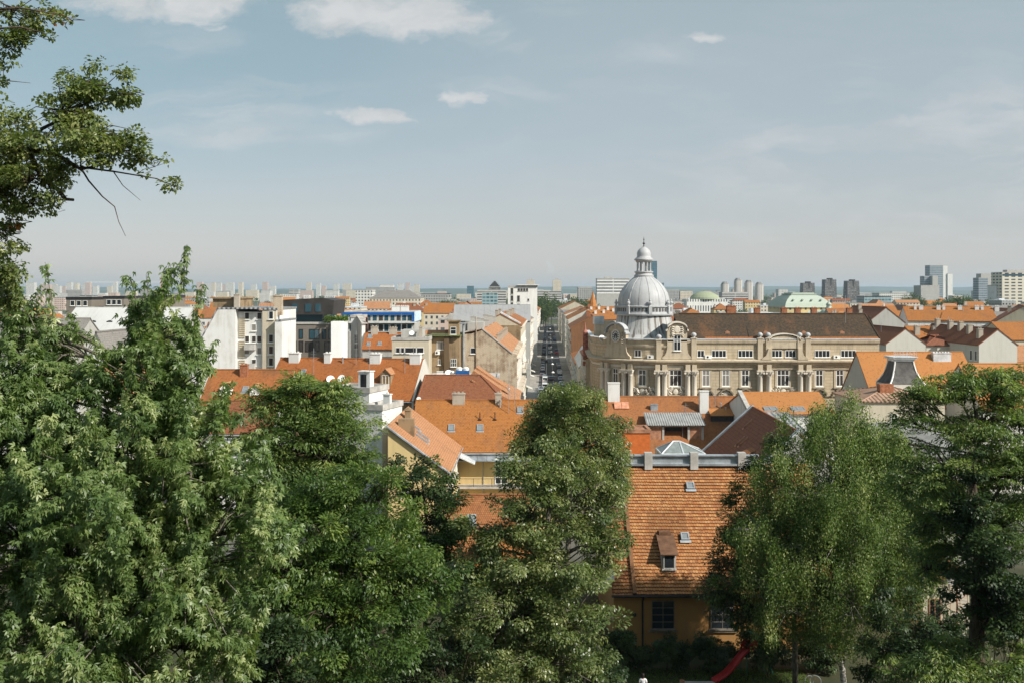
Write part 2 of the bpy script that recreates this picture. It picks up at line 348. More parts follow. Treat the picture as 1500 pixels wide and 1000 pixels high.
L_far = leafmat('leaf_far', (.04, .072, .026), (.075, .112, .038), (.13, .165, .058), .3, .6, .3)
L_red = leafmat('leaf_withered', (.3, .09, .02), (.36, .13, .03), (.42, .2, .05), .3, .6, .3)
# ------------------------------------------------------------ windows, chimneys and other house pieces (shared mesh data)
_mc = {}
def window_mesh(w, h, mull=1, tr=.68, fr=.07, fm=None, sill=True):
    k = ('w', round(w, 2), round(h, 2), mull, tr, fr, fm and fm.name, sill)
    if k not in _mc:
        m = MB(); d0, d1 = -.07, .02
        m.box(-w / 2, -w / 2 + fr, d0, d1, 0, h); m.box(w / 2 - fr, w / 2, d0, d1, 0, h)
        m.box(-w / 2 + fr, w / 2 - fr, d0, d1, 0, fr); m.box(-w / 2 + fr, w / 2 - fr, d0, d1, h - fr, h)
        for i in range(mull):
            x = -w / 2 + w * (i + 1) / (mull + 1); m.box(x - fr * .45, x + fr * .45, d0 + .01, d1, fr, h - fr)
        if tr:
            for t in (tr if isinstance(tr, tuple) else (tr,)): m.box(-w / 2 + fr, w / 2 - fr, d0 + .015, d1, h * t - fr * .45, h * t + fr * .45)
        if sill: m.box(-w / 2 - .12, w / 2 + .12, -.2, .02, -.1, -.003)
        _mc[k] = m.mesh('window', fm or M_white)
    return _mc[k]
def pane_mesh(w, h, gm):
    k = ('p', round(w, 2), round(h, 2), gm.name)
    if k not in _mc:
        m = MB(); m.box(-w / 2 + .03, w / 2 - .03, -.03, .015, .03, h - .03); _mc[k] = m.mesh('pane', gm)
    return _mc[k]
def window(parent, loc, rz, w, h, mull=1, tr=.68, fr=.07, fm=None, gm=None, sill=True):
    o = link('window', window_mesh(w, h, mull, tr, fr, fm, sill), parent, loc, (0, 0, rz))
    link('pane', pane_mesh(w, h, gm or GL), o); return o
def chimney_obj(parent, x, y, z0, z1, w=.9, d=.6, m=None, cap=True):
    b = MB(); b.box(-w / 2, w / 2, -d / 2, d / 2, 0, z1 - z0)
    if cap:
        b.box(-w / 2 - .07, w / 2 + .07, -d / 2 - .07, d / 2 + .07, z1 - z0, z1 - z0 + .12)
        n = max(1, int(w / .45))
        for i in range(n):
            cx = -w / 2 + w * (i + .5) / n; b.box(cx - .11, cx + .11, -.11, .11, z1 - z0 + .12, z1 - z0 + .3)
    return b.build('chimney', m or M_chim, parent, (x, y, z0))
def antenna(parent, x, y, z, h=3, n=5):
    b = MB(); b.tube([(0, 0, 0), (0, 0, h)], .03, 5)
    for i in range(n):
        zz = h * (.6 + .38 * i / n); L = .55 - .06 * i; b.tube([(-L, 0, zz), (L, 0, zz)], .014, 4)
    return b.build('antenna', M_zinc, parent, (x, y, z))
def dish(parent, loc, r=.45, az=-90, el=35, m=None):
    b = MB(); b.lathe([(0, 0), (r * .5, .035), (r * .85, .11), (r, .16), (r * .97, .165), (r * .5, .055), (0, .02)], 16)
    b.tube([(0, 0, 0), (0, 0, .02), (r * .3, 0, .45)], .02, 4)
    o = b.build('satellite_dish', m or M_white, parent, loc, True); o.rotation_euler = (R(90 - el), 0, R(az + 90)); return o
def aircon(parent, loc, rz=0, w=.95):
    b = MB(); b.box(-w / 2, w / 2, -.36, 0, 0, .65); b.lathe([(.26, -.0), (.26, .02), (.2, .02)], 14)
    n = len(b.v) - 42
    b.v[n:] = [(x - .12, -.36 - z, .33 + y) for x, y, z in b.v[n:]]
    o = b.build('air_conditioner', [M_white, M_dark], parent, loc); o.rotation_euler = (0, 0, rz)
    f = MB(); f.lathe([(0, .024), (.19, .024)], 12); f.v = [(x - .12, -.36 - z, .33 + y) for x, y, z in f.v]; f.build('fan_grille', M_dark, o); return o

class House:
    """A -> B is the front facade seen from outside, left to right; depth Wd behind it."""
    def __init__(s, name, label, cat, A, B, Wd, ze, zr=None, kind='gable', zb=0., wall=None, roof=None, over=.35, th=.18, verge=.12, group=None, ridge=True, hip=None, par=.5, gut=False):
        A = Vector(A); B = Vector(B); d = B - A; s.L = L = d.length; s.W = Wd; s.zb = zb; s.ze = ze - zb; s.zr = (zr or ze) - zb; s.kind = kind
        s.rz = math.atan2(d.y, d.x); s.root = thing(name, label, cat, (A.x, A.y, zb), s.rz, group)
        s.hd = math.atan2(s.zr - s.ze, Wd / 2); w = MB(); r = MB(); e, t = s.ze, s.zr; ov = over
        if kind == 'gable':
            w.poly([(0, 0, 0), (L, 0, 0), (L, 0, e), (0, 0, e)]); w.poly([(L, Wd, 0), (0, Wd, 0), (0, Wd, e), (L, Wd, e)])
            w.poly([(0, 0, 0), (0, 0, e), (0, Wd / 2, t), (0, Wd, e), (0, Wd, 0)]); w.poly([(L, 0, 0), (L, Wd, 0), (L, Wd, e), (L, Wd / 2, t), (L, 0, e)])
            k = (t - e) / (Wd / 2); z = .02
            r.slab([(-verge, -ov, e - ov * k + z + th), (L + verge, -ov, e - ov * k + z + th), (L + verge, Wd / 2, t + z + th), (-verge, Wd / 2, t + z + th)], th)
            r.slab([(L + verge, Wd + ov, e - ov * k + z + th), (-verge, Wd + ov, e - ov * k + z + th), (-verge, Wd / 2, t + z + th), (L + verge, Wd / 2, t + z + th)], th)
            if ridge: r.tube([(-verge, Wd / 2, t + th), (L + verge, Wd / 2, t + th)], .14, 6)
        elif kind == 'gabley':
            w.poly([(0, 0, 0), (L, 0, 0), (L, 0, e), (L / 2, 0, t), (0, 0, e)]); w.poly([(L, Wd, 0), (0, Wd, 0), (0, Wd, e), (L / 2, Wd, t), (L, Wd, e)])
            w.poly([(0, 0, 0), (0, 0, e), (0, Wd, e), (0, Wd, 0)]); w.poly([(L, 0, 0), (L, Wd, 0), (L, Wd, e), (L, 0, e)])
            k = (t - e) / (L / 2); z = .02; s.hd = math.atan(k)
            r.slab([(-ov, -verge, e - ov * k + z + th), (L / 2, -verge, t + z + th), (L / 2, Wd + verge, t + z + th), (-ov, Wd + verge, e - ov * k + z + th)], th)
            r.slab([(L / 2, -verge, t + z + th), (L + ov, -verge, e - ov * k + z + th), (L + ov, Wd + verge, e - ov * k + z + th), (L / 2, Wd + verge, t + z + th)], th)
            if ridge: r.tube([(L / 2, -verge, t + th), (L / 2, Wd + verge, t + th)], .14, 6)
        elif kind == 'hip':
            w.box(0, L, 0, Wd, 0, e, skip='tb'); h = Wd / 2 if hip is None else hip; k = (t - e) / (Wd / 2); z = e - ov * k + .02 + th
            hl, hr = h if isinstance(h, tuple) else (h, h); T = t + th
            a, b, c, d4 = (-ov, -ov, z), (L + ov, -ov, z), (L + ov, Wd + ov, z), (-ov, Wd + ov, z); p, q = (hl, Wd / 2, T), (L - hr, Wd / 2, T)
            for f in ([a, b, q, p], [b, c, q], [c, d4, p, q], [d4, a, p]): r.slab(f, th)
            if ridge:
                for i, j in ((p, q), (a, p), (b, q), (c, q), (d4, p)): r.tube([i, j], .13, 5)
        elif kind == 'shed':
            w.poly([(0, 0, 0), (L, 0, 0), (L, 0, e), (0, 0, e)]); w.poly([(L, Wd, 0), (0, Wd, 0), (0, Wd, t), (L, Wd, t)])
            w.poly([(0, 0, 0), (0, 0, e), (0, Wd, t), (0, Wd, 0)]); w.poly([(L, 0, 0), (L, Wd, 0), (L, Wd, t), (L, 0, e)])
            k = (t - e) / Wd; s.hd = math.atan(k)
            r.slab([(-verge, -ov, e - ov * k + .02 + th), (L + verge, -ov, e - ov * k + .02 + th), (L + verge, Wd + .1, t + .1 * k + .02 + th), (-verge, Wd + .1, t + .1 * k + .02 + th)], th)
        elif kind == 'flat':
            w.box(0, L, 0, Wd, 0, e, skip='tb'); p = par
            r.box(.25, L - .25, .25, Wd - .25, e - .25, e - .05)
            r.box(-.12, L + .12, -.12, .25, e - .3, e + p); r.box(-.12, L + .12, Wd - .25, Wd + .12, e - .3, e + p)
            r.box(-.12, .25, .25, Wd - .25, e - .3, e + p); r.box(L - .25, L + .12, .25, Wd - .25, e - .3, e + p)
        s.wall = w.build('wall', wall, s.root); s.roof = r.build('roof', roof, s.root); s.th = th
        if gut:
            g = MB(); k = (t - e) / (Wd / (1 if kind == 'shed' else 2)); zz = e - ov * k + .05
            g.tube([(-.1, -ov - .06, zz), (L + .1, -ov - .06, zz)], .085, 6); g.build('gutter', M_zinc, s.root)
    def rz_at(s, u, v):
        if s.kind == 'gable' or s.kind == 'hip': return s.ze + (s.zr - s.ze) * (1 - abs(v - s.W / 2) / (s.W / 2)) + s.th
        if s.kind == 'gabley': return s.ze + (s.zr - s.ze) * (1 - abs(u - s.L / 2) / (s.L / 2)) + s.th
        if s.kind == 'shed': return s.ze + (s.zr - s.ze) * v / s.W + s.th
        return s.ze
    def win(s, u, z, w, h, face='front', **k):
        loc, rz = {'front': ((u, 0, z), 0), 'left': ((0, u, z), R(-90)), 'right': ((s.L, u, z), R(90)), 'back': ((u, s.W, z), R(180))}[face]
        return window(s.root, loc, rz, w, h, **k)
    def chim(s, u, v, h=1.2, w=.9, d=.6, m=None, cap=True):
        z = s.rz_at(u, v); return chimney_obj(s.roof, u, v, z - .6, z + h, w, d, m, cap)
    def sky(s, u, v, w=.8, h=1.0, m=None, fm=None):
        k = ('sk', w, h, (fm or M_zinc).name)
        if k not in _mc:
            b = MB(); f = .09
            for x0, x1, y0, y1 in ((-w / 2, -w / 2 + f, 0, h), (w / 2 - f, w / 2, 0, h), (-w / 2 + f, w / 2 - f, 0, f), (-w / 2 + f, w / 2 - f, h - f, h)): b.box(x0, x1, y0, y1, -.05, .13)
            b.box(-w / 2 - .1, w / 2 + .1, -.22, -.003, -.02, .03); _mc[k] = b.mesh('skylight', fm or M_zinc)
            g = MB(); g.box(-w / 2 + .05, w / 2 - .05, .05, h - .05, -.02, .08); _mc[k + ('g',)] = g.mesh('pane', m or GLs)
        o = link('skylight', _mc[k], s.roof, (u, v, s.rz_at(u, v) + .03), (s.hd, 0, 0)); link('pane', _mc[k + ('g',)], o); return o
    def dormer(s, u, v, w=1.4, h=1.3, rh=.7, wall=None, roof=None, gm=None, mull=1):
        """gabled dormer whose front stands at depth v on the front slope"""
        z = s.rz_at(u, v); k = math.tan(s.hd); b = MB(); D = h / k + .3
        b.poly([(-w / 2, 0, -.3), (w / 2, 0, -.3), (w / 2, 0, h), (0, 0, h + rh), (-w / 2, 0, h)])
        b.poly([(-w / 2, 0, -.3), (-w / 2, 0, h), (-w / 2, D, h)]); b.poly([(w / 2, 0, -.3), (w / 2, D, h), (w / 2, 0, h)])
        o = b.build('dormer', wall or M_white, s.root, (u, v, z))
        r = MB(); D2 = (h + rh) / k + .3; kk = rh / (w / 2); zz = h - .15 * kk
        for sg in (-1, 1): r.slab([(sg * (w / 2 + .15), -.2, zz + .08), (0, -.2, h + rh + .08), (0, D2, h + rh + .08), (sg * (w / 2 + .15), D, zz + .08)], .08)
        r.build('dormer_roof', roof or T_orange, o)
        q = link('window', window_mesh(w * .66, h * .85, mull, None, .06, None, False), o, (0, -.005, .1)); return o
    def pt(s, u, v, z): 
        c, q = math.cos(s.rz), math.sin(s.rz); r = s.root.location
        return Vector((r.x + u * c - v * q, r.y + u * q + v * c, r.z + z))
def row_windows(h, us, zs, w, hh, face='front', **k):
    for z in zs:
        for u in us: h.win(u, z, w, hh, face, **k)

# ------------------------------------------------------------ trees
RNG = np.random.default_rng(7)
def leafmesh(name, C, Dv, Nv, L, Wd, tint, shape, mats, matidx=None):
    n = len(C); Dv = Dv / np.linalg.norm(Dv, axis=1, keepdims=True)
    Sv = np.cross(Nv, Dv); Sv /= np.maximum(np.linalg.norm(Sv, axis=1, keepdims=True), 1e-6); Nv = np.cross(Dv, Sv)
    L = L[:, None]; Wd = Wd[:, None]
    if shape == 'diamond':
        V = np.stack([C, C + Dv * L * .45 + Sv * Wd * .5 + Nv * Wd * .16, C + Dv * L - Nv * L * .12, C + Dv * L * .45 - Sv * Wd * .5 + Nv * Wd * .16], 1); q = 1
    elif shape == 'maple':
        base = C; vs = []
        for ang, f in ((0, 1.), (50, .78), (-50, .78)):
            c, s_ = math.cos(R(ang)), math.sin(R(ang)); d = Dv * c + Sv * s_; sd = Sv * c - Dv * s_; l = L * f; w = Wd * f
            dr = -Nv * l * .18
            vs += [base, base + d * l * .5 + sd * w * .5, base + d * l + dr, base + d * l * .5 - sd * w * .5]
        V = np.stack(vs, 1); q = 3
    V = V.reshape(-1, 3); nf = n * q
    me = bpy.data.meshes.new(name); me.vertices.add(len(V)); me.vertices.foreach_set('co', V.astype(np.float32).ravel())
    me.loops.add(nf * 4); me.loops.foreach_set('vertex_index', np.arange(nf * 4, dtype=np.int32))
    me.polygons.add(nf); me.polygons.foreach_set('loop_start', np.arange(0, nf * 4, 4, dtype=np.int32))
    for m in mats: me.materials.append(m)
    if matidx is not None: me.polygons.foreach_set('material_index', np.repeat(matidx, q).astype(np.int32))
    me.update(calc_edges=True)
    a = me.attributes.new('tint', 'FLOAT', 'FACE'); a.data.foreach_set('value', np.repeat(tint, q).astype(np.float32))
    return me
def unit(n): 
    v = RNG.normal(size=(n, 3)); return v / np.linalg.norm(v, axis=1, keepdims=True)
def tree(name, label, base, top, blobs, nclump, nleaf, leaf, mats, bk, rc=(.5, .9), shape='diamond', style='round', trunk_r=.25, group=None, cat='tree', limbs=True, tw=.02, red=0., outb=.4, up=.9, trunkpath=None, flat=.65, nodes=None, hw=.42, sub=6, spread=.4, fill=.5):
    """blobs: (centre xyz, radii xyz, weight); clumps of leaves spread through them"""
    base = Vector(base); root = thing(name, label, cat, base, 0, group)
    wts = np.array([b[2] * b[1][0] * b[1][1] * b[1][2] ** .5 for b in blobs]); wts = wts / wts.sum()
    cnt = np.maximum(2, (wts * nclump)).astype(int); cc, co_, cb = [], [], []
    for bi, (c, r, w) in enumerate(blobs):
        k = cnt[bi]; ns = max(1, int(round(k / sub))); us = unit(ns); us[:, 1] -= .15; rs = RNG.random(ns)[:, None] ** outb
        c = np.array(c); r = np.array(r); sc_ = us * rs; ii = RNG.integers(0, ns, k); j = unit(k) * RNG.random(k)[:, None] ** .5 * spread * np.array([1.15, 1.15, .75])
        rel = sc_[ii] + j; fr_ = (RNG.random(k) < fill)[:, None]; rel = np.where(fr_, unit(k) * RNG.random(k)[:, None] ** outb, rel); cc.append(c + rel * r); u = us[ii] * .75 + unit(k) * .6; o = u / r; co_.append(o / np.linalg.norm(o, axis=1, keepdims=True)); cb += [bi] * k
    cc = np.concatenate(cc); co_ = np.concatenate(co_); cb = np.array(cb); K = len(cc)
    rcs = RNG.uniform(rc[0], rc[1], K); per = RNG.multinomial(nleaf, (rcs ** 2) / (rcs ** 2).sum())
    idx = np.repeat(np.arange(K), per); n = len(idx); u = unit(n); rad = RNG.random(n)[:, None] ** .45
    out = co_[idx]; off = u * rad * rcs[idx][:, None]
    ctint = RNG.normal(.44, .2, K)
    if style == 'round':
        off[:, 2] *= flat; pos = cc[idx] + off; d = u * .8 + out * .7 + np.array([0, 0, -.35]); nv = np.array([0, 0, up]) + out * .45 + u * .3 + RNG.normal(size=(n, 3)) * .38
    elif style == 'hang':      # pendulous strands
        L_ = rcs[idx] * RNG.random(n) * 2.2; off[:, :2] *= hw; pos = cc[idx] + off; pos[:, 2] -= L_; d = np.array([0, 0, -1.]) + RNG.normal(size=(n, 3)) * .45; nv = out + RNG.normal(size=(n, 3)) * .6 + np.array([0, 0, .35])
    elif style == 'tier':      # flat layered sprays
        tl = RNG.normal(0, .35, (K, 2))[idx]; off[:, 2] *= .34; off[:, :2] *= 1.25; off[:, 2] += (off[:, :2] * tl).sum(1) - .28 * np.linalg.norm(off[:, :2], axis=1) ** 1.5; pos = cc[idx] + off; d = u * np.array([1, 1, .35]) + out * .5 + np.array([0, 0, -.35]); nv = np.array([0, 0, 1.]) + out * .35 + RNG.normal(size=(n, 3)) * .45
    elif style == 'shoot':     # maple: leaves drooping from arching shoots
        ax = out * .55 + np.array([0, 0, .55]) + RNG.normal(size=(K, 3))[idx] * .0
        sd = RNG.normal(size=(K, 3)); ax = ax + sd[idx] * .35; ax /= np.linalg.norm(ax, axis=1, keepdims=True)
        t = RNG.uniform(-1, 1, n)[:, None]; pos = cc[idx] + ax * t * rcs[idx][:, None] * 1.15 + u * rad * rcs[idx][:, None] * .34
        d = u * .75 + out * .35 + np.array([0, 0, -.85]); nv = out * .8 + np.array([0, 0, .65]) + RNG.normal(size=(n, 3)) * .4
    L = leaf[0] * RNG.uniform(.5, 1.3, n); Wd = leaf[1] * RNG.uniform(.75, 1.2, n)
    tint = np.clip(ctint[idx] + RNG.normal(0, .17, n), 0, 1)
    mi = None
    if red: mi = np.where((RNG.random(K) < red)[idx] & (RNG.random(n) < .6), 1, 0)
    b3 = np.array(base)
    me = leafmesh('crown', pos - b3, d, nv, L, Wd, tint, shape, mats, mi)
    link('crown', me, root)
    # trunk, limbs and twigs: one continuous mesh
    m = MB(); top = Vector(top)
    tp = [Vector(p) for p in trunkpath] if trunkpath else None
    if tp is None:
        tp = []
        for i in range(7):
            t = i / 6; w = Vector((math.sin(t * 5 + base.x) * .12, math.cos(t * 4 + base.y) * .12, 0)) * (top - base).length * .12
            tp.append(base.lerp(top, t) + w * (1 if 0 < i < 6 else 0) - (Vector((0, 0, .4)) if i == 0 else Vector()))
    NT = len(tp); tr = [trunk_r * (1 - .8 * i / (NT - 1)) for i in range(NT)]
    m.tube([p - base for p in tp], tr, 9)
    def at(t):
        t = max(0, min(.999, t)) * (NT - 1); i = int(t); return tp[i].lerp(tp[i + 1], t - i), trunk_r * (1 - .8 * t / (NT - 1))
    if limbs:
        zt, zb2 = tp[-1].z, tp[0].z
        for bi, (c, r, w) in enumerate(blobs):
            c = Vector(c)
            if nodes:
                p0, r0 = min(nodes, key=lambda q_: (q_[0] - c).length); lr = r0 * .5
            else:
              t = max(.12, min(.92, (c.z - r[2] * 1.1 - zb2) / max(.1, zt - zb2))); p0, r0 = at(t); lr = min(r0 * .6, trunk_r * .45)
            mid = p0.lerp(c, .5) + Vector((0, 0, r[2] * .15))
            m.tube([p0 - base, mid - base, c - base], [lr, lr * .7, lr * .4], 6)
            ids = np.where(cb == bi)[0]
            for k in ids[:70]:
                q = Vector(cc[k]); a = mid.lerp(c, RNG.random()); mm = a.lerp(q, .55) + Vector((RNG.normal() * .1, RNG.normal() * .1, .12 * (q - a).length))
                m.tube([a - base, mm - base, q - base], [lr * .3 + tw * .5, tw * 1.2, tw * .5], 4)
    m.build('trunk', bk, root, None, True)
    return root
def pb(px, py, Y, rx, ry, rd=None, w=1.):       # blob given by its place in the picture
    s = Y / F; return (tuple(P(px, py, Y)), (rx * s, (rd if rd else (rx + ry) / 2 * s), ry * s), w)
# ------------------------------------------------------------ ground, street, hills
def ground_z(y):
    k = [(-60, 27.8), (-2, 27.6), (3, 27.0), (12, 22.), (28, 11.5), (45, 4.6), (58, 3.0), (80, 2.8), (100, 1.2), (130, 0.), (60000, 0.)]
    for (a, za), (b, zb) in zip(k, k[1:]):
        if y <= b: return za + (zb - za) * (y - a) / (b - a)
    return 0.
def gmat():
    m, nt, b = newmat('ground_mixed'); tc = node(nt, 'TexCoord'); s = node(nt, 'SeparateXYZ', {0: tc.outputs['Object']})
    n = node(nt, 'TexNoise', {'Vector': tc.outputs['Object'], 'Scale': .25, 'Detail': 8., 'Roughness': .65})
    n2 = node(nt, 'TexNoise', {'Vector': tc.outputs['Object'], 'Scale': .004, 'Detail': 5.})
    near = mixc(nt, ramp(nt, n.outputs[0], .35, .7), (.035, .045, .018), (.075, .06, .035))
    city = mixc(nt, ramp(nt, n2.outputs[0], .4, .6), (.13, .125, .115), (.06, .08, .035))
    far = mixc(nt, ramp(nt, n2.outputs[0], .35, .65), (.05, .075, .03), (.12, .12, .085))
    c = mixc(nt, ramp(nt, s.outputs[1], 95., 105.), near, city); c = mixc(nt, ramp(nt, s.outputs[1], 1800., 2600.), c, far)
    lk(nt, c, b.inputs['Base Color']); b.inputs['Roughness'].default_value = .95; return m
m = MB(); ys = [-60, -20, -2, 3, 7, 12, 20, 28, 36, 45, 52, 58, 70, 80, 90, 100, 115, 130, 200, 400, 800, 1600, 3200, 6400, 12800, 30000]
xs = [-30000, -4000, -600, -150, -60, -30, -15, 0, 15, 30, 60, 150, 600, 4000, 30000]
pts = [(x, y, ground_z(y)) for y in ys for x in xs]; nx = len(xs)
m.add(pts, [[j * nx + i, j * nx + i + 1, (j + 1) * nx + i + 1, (j + 1) * nx + i] for j in range(len(ys) - 1) for i in range(nx - 1)])
kind(m.build('ground', gmat()), 'structure')
def XL(Y): return -5.5 + .037 * Y
def XR(Y): return 7.6 + .037 * Y
sd = Vector((.037, 1)).normalized(); sn = Vector((sd.y, -sd.x))
def strip(y0, y1, a, b, z, mat, name, thick=0):
    m = MB(); p = [(XL(y0) + a, y0, z), (XL(y0) + b, y0, z), (XL(y1) + b, y1, z), (XL(y1) + a, y1, z)]
    if thick: m.slab(p, thick)
    else: m.poly(p)
    return kind(m.build(name, mat), 'structure')
strip(176, 860, 2.6, 10.6, .012, M_asph, 'road')
strip(176, 860, -.5, 2.6, .14, M_pave, 'pavement', .2); strip(176, 860, 10.6, 13.6, .14, M_pave, 'pavement', .2)
m = MB(); m.box(-300, 300, 156, 176, -.2, .008); kind(m.build('cross_road', M_asph), 'structure')
m = MB()
for off in (4.9, 7.2):
    y = 190
    while y < 800: 
        m.poly([(XL(y) + off, y, .02), (XL(y) + off + .16, y, .02), (XL(y + 5) + off + .16, y + 5, .02), (XL(y + 5) + off, y + 5, .02)]); y += 9 if off > 6 else 5.2
for yc in (428, 555, 705, 775):
    for k in range(13):
        x = XL(yc) + 2.8 + k * .6; m.poly([(x, yc - 2, .021), (x + .36, yc - 2, .021), (x + .36, yc + 2, .021), (x, yc + 2, .021)])
    m.poly([(XL(yc) + 2.7, yc - 4.2, .021), (XL(yc) + 7, yc - 4.2, .021), (XL(yc) + 7, yc - 3.5, .021), (XL(yc) + 2.7, yc - 3.5, .021)])
kind(m.build('road_marking', M_mark), 'structure')
# far hills
def hills(name, Y, base, amp, seed, mat, x0=-14000, x1=14000):
    rr = random.Random(seed); m = MB(); n = 120; ph = [rr.uniform(0, 6.28) for _ in range(6)]; rows = []
    for i in range(n + 1):
        x = x0 + (x1 - x0) * i / n; t = i / n
        h = base + amp * sum(math.sin(t * fr * 6.28 + ph[j]) * a for j, (fr, a) in enumerate(((1.3, .5), (3.1, .3), (7.3, .17), (15, .09), (31, .05), (53, .03))))
        rows.append((x, h))
    pts = []
    for x, h in rows: pts += [(x, Y - 1600, 0), (x, Y, h), (x, Y + 2500, 0)]
    m.add(pts, [f for i in range(n) for f in ([i * 3, i * 3 + 3, i * 3 + 4, i * 3 + 1], [i * 3 + 1, i * 3 + 4, i * 3 + 5, i * 3 + 2])])
    return kind(m.build(name, mat, None, None, True), 'structure')
M_hill = plain('hill_woodland', (.05, .075, .035), .95, 0, .4, .002)
hills('hills', 15000, 105, 42, 3, M_hill); hills('hills', 11500, 52, 20, 5, M_hill)

# ------------------------------------------------------------ the palace with the dome
FY = 175.0; CX, CY, CR = 28.1, 187.5, 12.5
def fx(px): return (px - 750) / F * FY
XE = fx(1288)
arc = [(CX - CR * math.cos(R(a)), CY - CR * math.sin(R(a))) for a in range(0, 91, 9)]
path = [(16.9, 215), (CX - CR, CY + .01)] + arc[1:-1] + [(CX, FY), (XE, FY)]
pal = thing('palace', 'long brown stone palace with a grey dome on its rounded clock corner', 'palace', (28, FY, 0))
PO = Vector((28, FY, 0))
def loc(pth): return [(x - PO.x, y - PO.y) for x, y in pth]
lp = loc(path)
m = MB()   # wall shell
zz = 20.3
m.add([(x, y, z) for x, y in lp for z in (0, zz)], [[2 * i, 2 * i + 2, 2 * i + 3, 2 * i + 1] for i in range(len(lp) - 1)])
xr = XE - PO.x; m.poly([(xr, 0, 0), (xr, 15, 0), (xr, 15, zz), (xr, 4.6, 24.7), (xr, .2, zz), (xr, 0, zz)])
m.poly([(xr, 15, 0), (lp[0][0], 15 + 25, 0), (lp[0][0], 40, zz), (xr, 15, zz)])
wall_o = m.build('wall', P_stone, pal)
m = MB()   # cornices and string courses
m.sweep(lp, [(.02, 15.75), (.35, 15.95), (.55, 16.25), (.95, 16.45), (1.0, 16.7), (.02, 16.95)])
m.sweep(lp, [(.02, 15.0), (.22, 15.05), (.28, 15.25), (.02, 15.3)])
m.sweep(lp, [(.02, 10.1), (.2, 10.15), (.3, 10.45), (.02, 10.5)])
m.sweep(lp[-2:], [(.02, 19.7), (.25, 19.8), (.35, 20.1), (.35, 20.36), (-.2, 20.36)])
m.sweep(lp[:-1], [(.02, 18.9), (.22, 19.0), (.3, 19.35), (.02, 19.4)])
m.build('cornice', P_stone2, pal)
m = MB(); m.sweep(lp[:-1] + [(3, 0)], [(.012, 15.32), (.14, 15.34), (.14, 15.74), (.012, 15.75)]); m.build('frieze', P_trim, pal)
m = MB(); m.sweep(lp, [(.3, 20.37), (.42, 20.42), (.42, 20.55), (-.3, 20.6), (-.3, 20.37)])
m.build('gutter', M_zincp, pal)
# main roof
m = MB(); x0 = 31 - PO.x
m.slab([(x0, -.05, 20.45), (xr + .15, -.05, 20.45), (xr - .9, 4.7, 24.95), (x0 - 1, 4.7, 24.95)], .25)
m.slab([(x0 - 1, 4.7, 24.95), (xr - .9, 4.7, 24.95), (xr, 9, 24.9), (x0, 9, 24.9)], .25); m.slab([(xr, 9, 24.9), (x0, 9, 24.9), (x0, 15.3, 19.8), (xr + .2, 15.3, 19.8)], .25)
m.slab([(xr + .15, -.05, 20.45), (xr + .2, 15.3, 19.9), (xr, 9, 24.9), (xr - .9, 4.7, 24.95)], .2)
m.tube([(x0, 4.7, 24.98), (xr - .9, 4.7, 24.98)], .17, 6); m.tube([(xr - .9, 4.7, 24.98), (xr + .15, -.05, 20.5)], .13, 5)
proof = m.build('roof', T_old, pal)
m = MB(); m.slab([(x0 + 4, -.32, 20.37), (xr + .1, -.32, 20.37), (xr + .1, .5, 20.95), (x0 + 4, .5, 20.95)], .1); m.build('eave_tiles', T_weath, proof)
for px in (1073, 1111, 1151, 1171, 1195, 1247): chimney_obj(proof, fx(px) * 1.03 - PO.x, 6.5, 24, 25.9 if px != 1073 else 26.3, 1.0 if px != 1073 else 1.7, .9, M_brickc)
for px, k in ((1066, 0), (1122, 1), (1178, 2), (1234, 3)):
    b = MB(); b.prismy([(-.45, 0), (.45, 0), (.45, .35), (0, .6), (-.45, .35)], 0, 1.2); b.build('roof_vent', M_rust, proof, (fx(px) * 1.005 - PO.x, 1.0, 21.4))
antenna(proof, fx(1247) - PO.x, 3.0, 23.2, 5.2, 2)
b = MB(); b.box(-.03, .03, 0, 6.2, 0, .05); o = b.build('lightning_wire', M_dark, proof, (fx(1098) - PO.x, .3, 20.85)); o.rotation_euler = (R(42), 0, 0)
